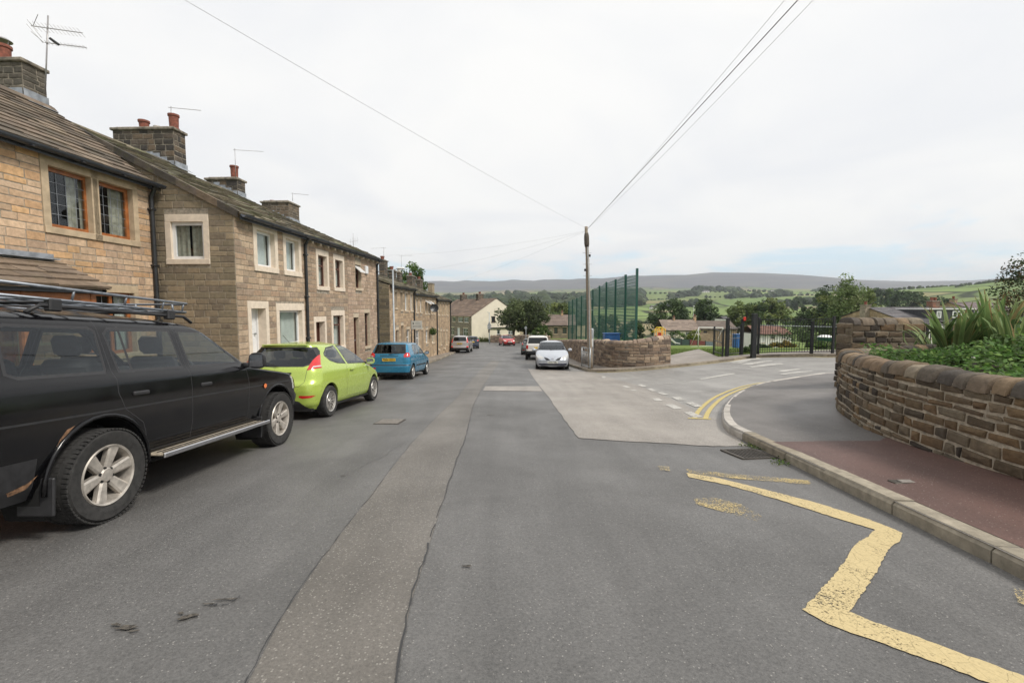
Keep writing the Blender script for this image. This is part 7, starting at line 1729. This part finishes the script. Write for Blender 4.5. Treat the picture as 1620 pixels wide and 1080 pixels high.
# lamp column with signs by the cream gable, and a small sign post by the red car
q = at(774.2, 540.5, 72); q.z = g(q.x, q.y); zt_ = at(774, 494, 72).z - q.z
sc_ = empty('sign_column', q, 0, 'grey lamp column carrying several road signs in front of the cream gable', 'lamp column'); mb = MB(); mb.tube([(0, 0, 0), (0, 0, zt_ * .35), (0, 0, zt_)], [.11, .08, .05], 10); mb.build('column', M_STEELG, sc_, True)
mb = MB(); mb.tube([(0, 0, zt_ - .05), (-.35, -.05, zt_ + .02)], .035, 6); mb.build('arm', M_STEELG, sc_); M_SGN = plain('sign_back', (.33, .35, .36), .5, .3, .15)
for py0, py1, w_ in ((508, 516, .36), (516.5, 520, .28)):
    z0_, z1_ = at(774, py1, 72).z - q.z, at(774, py0, 72).z - q.z; mb = MB()
    if w_ > .3:
        vs = [(-w_, -.13, z0_), (w_, -.13, z0_), (0, -.13, z1_), (-w_, -.1, z0_), (w_, -.1, z0_), (0, -.1, z1_)]; mb.add(vs, [(0, 1, 2), (5, 4, 3), (0, 3, 4, 1), (1, 4, 5, 2), (2, 5, 3, 0)])
    else: mb.box((-w_, -.13, z0_), (w_, -.1, z1_), ch=.01)
    mb.build('sign_plate', M_SGN, sc_)
mb = MB(); z0_, z1_ = at(774, 526, 72).z - q.z, at(774, 521, 72).z - q.z; mb.box((-.16, -.2, z0_), (.06, -.06, z1_), ch=.02); mb.build('control_box', M_PIPE, sc_)
q = at(832, 541, 66); q.z = g(q.x, q.y); zt_ = at(832, 516, 66).z - q.z
sc_ = empty('sign_post', q, 0, 'slim grey post with a small round sign behind the white pickup', 'sign post'); mb = MB(); mb.tube([(0, 0, 0), (0, 0, zt_)], .05, 8); mb.build('post', M_STEELG, sc_); mb = MB(); mb.lathe([(.001, -.01), (.2, -.01), (.2, .01), (.001, .01)], 20, Matrix.Translation((-.03, -.07, zt_ - .22)) @ Matrix.Rotation(math.pi / 2, 4, 'X')); mb.build('sign_plate', M_SGN, sc_)
q = at(1097, 509, 130); q.z = g(q.x, q.y); zt_ = at(1097, 485, 130).z - q.z; sc_ = empty('distant_pole', q, 0, 'pale distant pole standing between two dark trees above the bungalow', 'pole'); mb = MB(); mb.tube([(0, 0, 0), (0, 0, zt_)], [.14, .08], 8); mb.build('column', M_WHITEP, sc_); mb = MB(); mb.box((-.2, -.2, zt_), (.2, .2, zt_ + .2), ch=.05); mb.build('cap', M_WHITEP, sc_)
# ============================================================ trees and plants
random.seed(5)
def leafmat(name, trans=.35):
    k = NT(name); c = k.attr(); n = k.noise(k.pos(), 1.6, 4); c2 = k.mix(1.0, c, k.mix(k.ramp(n, .3, .7), (.75,) * 3, (1.25,) * 3), 'MULTIPLY')
    k.base(c2); k.rough(.6); k.b.inputs['Specular IOR Level'].default_value = .2
    tl = k.n('ShaderNodeBsdfTranslucent'); k.l(c2, tl.inputs[0]); ms = k.n('ShaderNodeMixShader'); ms.inputs[0].default_value = trans
    k.l(k.b.outputs[0], ms.inputs[1]); k.l(tl.outputs[0], ms.inputs[2]); k.l(ms.outputs[0], k.o.inputs[0]); return k.m
M_LEAF = leafmat('leaves'); M_BARK = attrmat('bark', 12., .4, .95, .7, .02)
def rnd(): 
    while True:
        v = Vector((random.uniform(-1, 1), random.uniform(-1, 1), random.uniform(-1, 1)))
        if .05 < v.length < 1: return v
def leafq(mb, c, s, n, col, asp=.6):
    n = n.normalized(); a = n.orthogonal().normalized(); a = Matrix.Rotation(random.uniform(0, 6.28), 3, n) @ a; b = n.cross(a) * asp
    mb.add([c - a * s, c - b * s * .9, c + a * s, c + b * s], [(0, 1, 2, 3)], 0, col)
GRN = [(.045, .075, .02), (.06, .095, .025), (.035, .06, .02), (.075, .11, .03)]
def tree(label, px, py_top, Y, wpx, pal=GRN, crown_bottom=.18, n_clump=60, leaves=60, lean=0., split=None, leaf=None, base_py=None, group=None, name='tree', shape=1.0, trunkr=None, off=.0, gaps=.0):
    tp = at(px, py_top, Y); x, y = tp.x, Y; zb = g(x, y) + off; Hh = tp.z - zb; Wd = wpx * Y / 720; s = leaf or Y * .0032
    root = empty(name, (x, y, zb), random.uniform(-.3, .3), label, 'tree', group)
    tr = trunkr or max(.08, Hh * .03); cz0 = Hh * crown_bottom; cc = Vector((0, 0, (Hh + cz0) / 2)); rx, rz = Wd / 2, (Hh - cz0) / 2
    mb = MB(); bk = (.09, .07, .05); tops = []
    stems = split or [(0, 0)]
    for (sx, ex) in stems:
        mb.tube([(sx, 0, -.2), (lerp(sx, ex, .3) + random.uniform(-.05, .05) * Hh * .2, random.uniform(-.02, .02) * Hh, Hh * .3), (ex, 0, Hh * .62)], [tr, tr * .75, tr * .35], 9, 0, bk)
        for k in range(6):
            t = random.uniform(.35, .9); a = random.uniform(0, 6.28); p0 = Vector((lerp(sx, ex, t), 0, Hh * .62 * t)); e = cc + Vector((math.cos(a) * rx * .7, math.sin(a) * rx * .7, random.uniform(-.3, .6) * rz)); m_ = p0.lerp(e, .5) + Vector((0, 0, .06 * Hh))
            mb.tube([p0, m_, e], [tr * .35, tr * .2, tr * .06], 6, 0, bk)
    mb.build('trunk', M_BARK, root, True); mb = MB(); lobes = []
    for k in range(7): v = rnd(); v.normalize(); lobes.append((v, random.uniform(.82, 1.18)))
    cl = []
    for i in range(n_clump):
        v = rnd().normalized(); r = random.uniform(.35, 1) ** .55; m_ = 1.
        for lv, lk in lobes: m_ += (lk - 1) * max(0, v.dot(lv)) ** 3
        p = Vector((v.x * rx * r * m_, v.y * rx * r * m_, v.z * rz * r * m_)); 
        if shape != 1.0: kz = (p.z / rz + 1) / 2; f = lerp(1, shape, kz); p.x *= f; p.y *= f
        cl.append((cc + p, v, r))
    cs = (rx * rz) ** .5 * .30
    for c, v, r in cl:
        base = pick(pal, .22); cr = cs * random.uniform(.6, 1.2)
        for j in range(leaves):
            d = rnd(); d.normalize(); q = c + Vector((d.x * cr, d.y * cr, d.z * cr * .75)) * random.uniform(.3, 1) ** .5
            k = random.uniform(.75, 1.25); leafq(mb, q, s * random.uniform(.6, 1.3), rnd() + Vector((0, 0, .4)) + d * .6, (base[0] * k, base[1] * k, base[2] * k))
    mb.build('crown', M_LEAF, root); return root
G1 = [(.075, .128, .030), (.098, .158, .042), (.060, .105, .027), (.120, .180, .053)]; GD = [(.057, .092, .036), (.073, .113, .041), (.049, .077, .032), (.092, .134, .049)]; GL = [(.160, .216, .085), (.188, .244, .094), (.131, .188, .066), (.225, .271, .112)]; GO = [(.137, .176, .055), (.166, .195, .058), (.108, .146, .047)]
tree('broad green street tree with two leaning trunks in front of the cream gable', 830, 473, 77.5, 84, [(.075, .10, .04), (.095, .12, .05), (.06, .08, .035), (.115, .14, .06)], .22, 110, 90, split=[(-2.0, -1.4), (.2, -.6), (.35, .8)], leaf=.2, trunkr=.24)
tree('leafy tree showing above the lower terrace chimneys, larger one', 652, 417, 62, 42, G1, .4, 60, 60, leaf=.18)
tree('small tuft of tree above the first lower terrace chimney', 612, 417, 58, 26, G1, .4, 30, 50, leaf=.18)
TG = 'trees in the valley beyond the field'
tree('dense dark tree standing behind the left end of the bungalow', 1063, 474, 112, 62, GD, .12, 80, 60, group=TG)
tree('dark conical tree behind the middle of the bungalow roofs', 1117, 473.5, 116, 42, GD, .12, 60, 60, group=TG, shape=.7)
tree('rounded olive tree behind the pedestrian gate', 1174, 477, 120, 38, GO, .12, 60, 60, group=TG)
tree('wide dark green tree behind the white house', 1217, 473, 118, 66, GO[:2] + GD[:2], .12, 90, 60, group=TG)
tree('small dark tree behind the right half of the vehicle gate', 1279, 488, 100, 34, GD, .1, 45, 55, group=TG)
tree('tall pale feathery willow behind the right end of the gate, tallest of the trees', 1345, 438, 62, 62, GL, .05, 120, 80, shape=.55, leaf=.16, group=TG)
tree('dark tree at the left foot of the pale willow', 1308, 452, 85, 40, GD + GO, .1, 60, 60, group=TG)
tree('dark green bush tree right of the pale willow', 1366, 455, 90, 40, GO, .1, 50, 60, group=TG)
HG = 'separate round trees on the right hillside'
tree('darker left one of the two round trees standing on the right hillside', 1385, 451.5, 330, 17, GD, .12, 36, 50, group=HG)
tree('greener right one of the two round trees standing on the right hillside', 1405.5, 456, 330, 20, G1, .15, 36, 50, group=HG)
tree('wide dark domed tree on the hillside above the slate roof', 1437, 457.5, 240, 48, GD, .05, 60, 60, group=HG)
tree('low dark bush tree just right of the domed tree', 1487, 472, 210, 44, GD, .02, 40, 50, group=HG)
tree('small lone tree on the hillside left of the pale willow', 1298, 461, 380, 18, GD, .1, 30, 40, group=HG)
tree('lone tree between fields above the vehicle gate', 1262, 470, 420, 22, GD, .1, 30, 40, group=HG)
CG = 'trees seen through the green mesh fence'
tree('dark tree behind the green mesh fence, left one', 962, 499, 100, 44, GD + GO, .1, 60, 50, group=CG)
tree('dark tree behind the green mesh fence beside its tall end post', 1003, 505, 92, 40, GD, .1, 50, 50, group=CG)
tree('dark olive tree right behind the chapel roof', 884, 481, 130, 50, GO, .1, 60, 50)
tree('bushy hedge tree at the foot of the street tree', 858, 515, 74.5, 26, G1, .02, 40, 60, leaf=.16)
tree('pale flowering shrub beside the hedge tree', 868, 522, 86, 12, [(.3, .29, .2), (.12, .15, .06), (.22, .22, .14)], .02, 20, 40, name='shrub')
SG = 'clipped shrubs behind the school gates'
for px, py, Y, w_, p_, l in ((1075, 524, 90, 34, G1, 'dark green hedge in front of the cream bungalow'), (1098, 521, 88, 22, [(.14, .18, .03), (.18, .21, .04)], 'yellow green hedge at the right end of the bungalow'), (1205, 545, 36, 30, GD, 'dark low shrub left of the yellow flowers'), (1240, 540, 42, 44, [(.16, .13, .03), (.09, .10, .03), (.22, .16, .03)], 'yellow flowering shrub seen through the vehicle gate'), (1296, 541, 29, 34, G1, 'rounded green shrub under the domed canopy'), (1328, 540, 27, 34, GL, 'light green shrub at the right end of the vehicle gate'), (1180, 548, 27, 16, GD, 'small dark shrub beside the thick gate post'), (1265, 512, 60, 70, GD, 'tall dark hedge bush behind the vehicle gate'), (1318, 505, 62, 50, GD, 'dark bush mass below the pale willow'), (708, 531, 66, 14, G1, 'green bush at the end of the lower terrace')):
    tree(l, px, py, Y, w_, p_, .0, 40, 55, name='shrub', leaf=max(.06, Y * .0022), group=SG, trunkr=.05)
# tall sapling with reddish tips at the right edge
tree('reddish tipped young tree at the right edge beside the spiky plants', 1618, 408, 12.5, 78, [(.035, .055, .022), (.05, .07, .025), (.045, .065, .028), (.11, .075, .035)], .25, 70, 46, leaf=.035, shape=.75, trunkr=.05, gaps=.3)
# hanging baskets and door plants on the lower terrace
nrm_ = r2['MW'].to_3x3() @ Vector((1, 0, 0))
for px, py, l in ((685, 524, 'green hanging basket on the lower terrace front'),):
    q = on_plane(px, py, r2['MW'] @ Vector((.3, 0, 0)), nrm_); rt = empty('hanging_basket', q, 0, l, 'plant'); mb = MB()
    for j in range(420): d = rnd(); leafq(mb, Vector((d.x * .28, d.y * .4, d.z * .3)), .05, rnd(), pick(G1, .3))
    mb.build('foliage', M_LEAF, rt); mb = MB(); mb.lathe([(.001, -.3), (.14, -.24), (.2, -.05)], 12); mb.build('basket', M_PIPE, rt); mb = MB(); mb.tube([(0, 0, 0), (0, 0, .35), (-.28, 0, .38)], .012, 5); mb.build('bracket', M_PIPE, rt)
q = G(681, 557, .12); rt = empty('planted_trough', (q[0] - .3, q[1], g(*q) + .12), 0, 'low dark plants in a stone trough at the foot of the lower terrace', 'plant'); mb = MB(); mb.box((-.2, -1.2, 0), (.2, 1.6, .22), ch=.02); mb.build('trough', M_MORTD, rt); mb = MB()
for j in range(900): leafq(mb, Vector((random.uniform(-.22, .25), random.uniform(-1.2, 1.6), .22 + abs(random.gauss(0, .12)))), .05, rnd(), pick(GD + G1, .3))
mb.build('foliage', M_LEAF, rt)
q = G(760, 541.5); rt = empty('verge_plants', (q[0], q[1] + 2, g(*q)), 0, 'patch of rough weeds at the foot of the cream gable', 'plants'); rt.empty_display_size = .1; mb = MB()
for j in range(1300): leafq(mb, Vector((random.uniform(-2.4, 2.4), random.uniform(-.4, .6), abs(random.gauss(0, .3)))), .12, rnd(), pick(GO + [(.16, .13, .06)], .3))
mb.build('foliage', M_LEAF, rt)

# ---- corner garden: soil, low shrubs and flax
soil = [(p[0] - .0, p[1]) for p in offset_path(wps, -.2)][4:] + [(13, 9.4), (15, 7.5), (15, -3)]
M_SOIL = plain('garden_soil', (.06, .045, .03), .95, var=.4, nscale=12, bump=.8)
drape('garden_bed', [(5.05, 0), (5.12, 4), (5.4, 6.1), (6.1, 7.7), (6.8, 8.55), (7.6, 8.85), (9.9, 9.3), (14, 10.4), (15, 6), (15, 0)], .72, M_SOIL)
drape('garden_edge', [(8.3, 9.4), (9.9, 9.4), (17, 10.8), (16, 12.6), (12, 12.0), (10.0, 11.1), (9.85, 10.3), (8.3, 10.2)], .25, M_SOIL)
mb = MB(); PG = [(.076, .162, .030), (.102, .196, .043), (.055, .119, .025), (.136, .221, .051), (.085, .136, .047)]
def inside(x, y):
    return x > 5.2 + .9 * sst(5.2, 8.6, y) * (1 + .8 * sst(7.5, 8.6, y)) and y < 8.75 + .12 * (x - 7.5) and x < 13.5 and y > 1.0
cnt = 0
while cnt < 1900:
    x, y = random.uniform(5.2, 13.0), random.uniform(2.0, 9.4)
    if not inside(x, y): continue
    cnt += 1; h0 = g(x, y) + .68 + .16 * sst(6, 8.5, x); hgt = .38 + .22 * math.sin(x * 1.7 + 1) * math.sin(y * 1.3) + .1 * random.random(); hgt = max(.2, hgt); base_ = pick(PG, .2)
    for j in range(17):
        d = rnd(); q = Vector((x + d.x * .17, y + d.y * .17, h0 + hgt * random.uniform(.35, 1.05))); k = random.uniform(.7, 1.3)
        leafq(mb, q, random.uniform(.022, .05), rnd() + Vector((0, -.2, 1.0)), tuple(c * k for c in base_), .62)
o = mb.build('ground_cover', M_LEAF); tag(o, 'dense low green shrubs filling the corner garden behind the curved wall', 'ground cover', kind='stuff')
def blade(mb, base, az, ln, wd, bend, col, edge, fold=None, mid=.5):
    """sword leaf: two halves folded along the keel with pale margins"""
    n = 10; vs = []; d = Vector((math.cos(az), math.sin(az), 0)); sdv = Vector((-d.y, d.x, 0)); p = Vector(base); up_ = R(random.uniform(70, 86)) if fold is None else R(72); step = ln / n; rows = []
    for i in range(n + 1):
        t = i / n; w_ = wd * (.55 + .9 * t if t < .45 else .955 * (1 - ((t - .45) / .55) ** 2.2) + .01)
        rows.append([p - sdv * w_, p - sdv * w_ * .8, p - Vector((0, 0, 1)) * w_ * .35 * (1 - t) + d * -w_ * .2, p + sdv * w_ * .8, p + sdv * w_])
        a = up_ - bend * t ** 2
        if fold and t > fold: a -= R(125) * min(1, (t - fold) * 5)
        p = p + (d * math.cos(a) + Vector((0, 0, 1)) * math.sin(a)) * step
    for i in range(n):
        for j in range(4):
            c = edge if j in (0, 3) else col
            if i >= n - 1 and random.random() < .4: c = (.2, .14, .06)
            mb.add([rows[i][j], rows[i][j + 1], rows[i + 1][j + 1], rows[i + 1][j]], [(0, 1, 2, 3)], 0, c)
M_BLADE = leafmat('flax_blade', .3)
for (px, Y, hpy, nb, l) in ((1513, 8.4, 476, 40, 'left spiky flax plant with drooping yellow-edged blades beside the pillar wall'), (1568, 8.2, 462, 52, 'tallest spiky flax plant in the middle of the corner garden'), (1612, 7.4, 474, 44, 'right spiky flax plant at the edge of the photo'), (1485, 8.9, 516, 18, 'low sprawling flax leaves lying toward the pillar wall')):
    q = at(px, 560, Y); zb = g(q.x, q.y) + .72; h = (at(px, hpy, Y).z - zb) * 1.12; rt = empty('flax_plant', (q.x, q.y, zb), 0, l, 'plant', 'spiky flax plants in the corner garden')
    mb = MB()
    for i in range(nb):
        az = random.uniform(0, 6.28); low = nb < 20; ln = h * random.uniform(.65, 1.08) * (1.5 if low else 1.); c = pick([(.12, .20, .07), (.16, .24, .085), (.10, .16, .06), (.20, .26, .10)], .2); e = pick([(.36, .40, .17), (.28, .35, .14), (.18, .25, .10)], .2)
        if random.random() < .07: c = pick([(.34, .27, .12), (.28, .19, .09)], .2); e = c
        fold = random.uniform(.45, .75) if random.random() < .22 else None
        blade(mb, (math.cos(az) * .1, math.sin(az) * .1, -.05), az, ln, random.uniform(.034, .058), R(random.uniform(5, 60) if not low else random.uniform(70, 110)), c, e, fold)
    mb.lathe([(.001, -.1), (.16, -.08), (.14, .06), (.001, .14)], 10, None, 0, (.09, .11, .05))
    mb.build('blades', M_BLADE, rt)
# weeds in the gutter by the kerb
mb = MB()
for px, py, k in ((1186, 706, 50), (1192, 709, 40), (1232, 731, 50), (1238, 735, 30), (1203, 712, 25)):
    x, y = G(px, py)
    for j in range(k): leafq(mb, Vector((x + random.gauss(0, .05), y + random.gauss(0, .05), g(x, y) + abs(random.gauss(0, .018)) + .01)), random.uniform(.008, .02), rnd(), pick(G1 + GO, .3))
tag(mb.build('gutter_weeds', M_LEAF), 'small green weeds growing along the kerb by the drain', 'weeds', kind='stuff')
# grass of the playing field and rough verge
mb = MB(); fieldpoly = None
cnt = 0
while cnt < 9000:
    px = random.uniform(1045, 1200); py = random.uniform(551, 572)
    if py > 563 and px < 1110: continue
    x, y = G(px, py)
    if y < 23.8 or y > 50: continue
    cnt += 1; h = random.uniform(.03, .08); a = random.uniform(0, 6.28); z = g(x, y) - .02; w_ = .02; lx, ly = random.uniform(-.03, .03), random.uniform(-.03, .03); c = pick([(.075, .12, .025), (.10, .15, .035), (.13, .15, .05)], .2)
    mb.add([(x - math.cos(a) * w_, y - math.sin(a) * w_, z), (x + math.cos(a) * w_, y + math.sin(a) * w_, z), (x + lx, y + ly, z + h)], [(0, 1, 2)], 0, c)
tag(mb.build('grass_blades', M_LEAF), 'short green grass of the playing field', 'grass', kind='stuff')
# ---- far woods and hedgerow trees (nobody could count them)
def wood(name, label, spots, pal):
    mb = MB(); ico = bmesh.new(); bmesh.ops.create_icosphere(ico, subdivisions=2, radius=1.); iv = [v.co.copy() for v in ico.verts]; fi = [[v.index for v in f.verts] for f in ico.faces]; ico.free()
    for (x, y, r) in spots:
        z = g(x, y); c0 = pick(pal, .25); ph = random.uniform(0, 9); b = len(mb.v); a_, h_ = r * random.uniform(.8, 1.5), r * random.uniform(.7, 1.05)
        for v in iv:
            k = 1 + .2 * math.sin(v.x * 5 + ph) * math.cos(v.z * 6 + ph * 2) + random.uniform(-.16, .16); mb.v.append((x + v.x * a_ * k, y + v.y * r * k, z + h_ * .55 + v.z * h_ * k))
        for f in fi: k = random.uniform(.75, 1.25); mb.f.append([b + i for i in f]); mb.m.append(0); mb.c.append(tuple(q * k for q in c0))
    return tag(mb.build(name, M_LEAF), label, 'woodland', kind='stuff')
sp = []
def band(pa, pb, ra, rb, n, r0, r1):
    for i in range(n):
        px, r_ = random.uniform(pa, pb), random.uniform(ra, rb); sp.append(((px - 810) / 720 * r_, r_, random.uniform(r0, r1)))
from_ = len(sp)
band(690, 930, 560, 1250, 330, 7, 13); band(760, 925, 300, 520, 60, 4, 7); band(935, 1012, 700, 1350, 110, 8, 14); band(690, 800, 300, 600, 60, 5, 8)
band(1150, 1245, 860, 900, 26, 6, 10); band(1095, 1170, 1250, 1290, 22, 8, 12); band(1040, 1120, 640, 670, 24, 5, 8); band(1060, 1100, 1000, 1030, 14, 7, 10); band(1210, 1300, 560, 580, 14, 4, 7); band(1285, 1330, 1400, 1450, 8, 8, 12)
wood('far_woods', 'dark woods and tree belts filling the valley and lower hillsides', sp, [(.045, .068, .032), (.058, .08, .036), (.04, .06, .03), (.07, .09, .042)]); sp = []
for k in range(26):       # hedgerow lines
    px = random.uniform(930, 1600); r_ = random.uniform(260, 1500); dx, dy = random.uniform(-1, 1), random.uniform(-.25, .25); x, y = (px - 810) / 720 * r_, r_; n = random.randint(10, 34)
    for i in range(n): x += dx * r_ * .014; y += dy * r_ * .014; sp.append((x + random.gauss(0, 1), y + random.gauss(0, 1), r_ * .0022 * random.uniform(.5, 1.4) + 1.0))
wood('hedgerows', 'lines of hedges and small trees dividing the far fields', sp, [(.05, .075, .032), (.065, .09, .036), (.045, .068, .03)])
# ============================================================ haze
hb_ = MB(); hb_.box((-6400, -55, -120), (6400, 5700, 300))
hk_ = bpy.data.materials.new('haze_air'); hk_.use_nodes = True; hn = hk_.node_tree; hn.nodes.clear(); ho = hn.nodes.new('ShaderNodeOutputMaterial'); hv = hn.nodes.new('ShaderNodeVolumePrincipled')
hv.inputs['Color'].default_value = (.88, .94, 1.0, 1); hv.inputs['Density'].default_value = .00017; hv.inputs['Anisotropy'].default_value = .2
hn.links.new(hv.outputs[0], ho.inputs['Volume'])
tag(hb_.build('haze', hk_), kind='stuff')
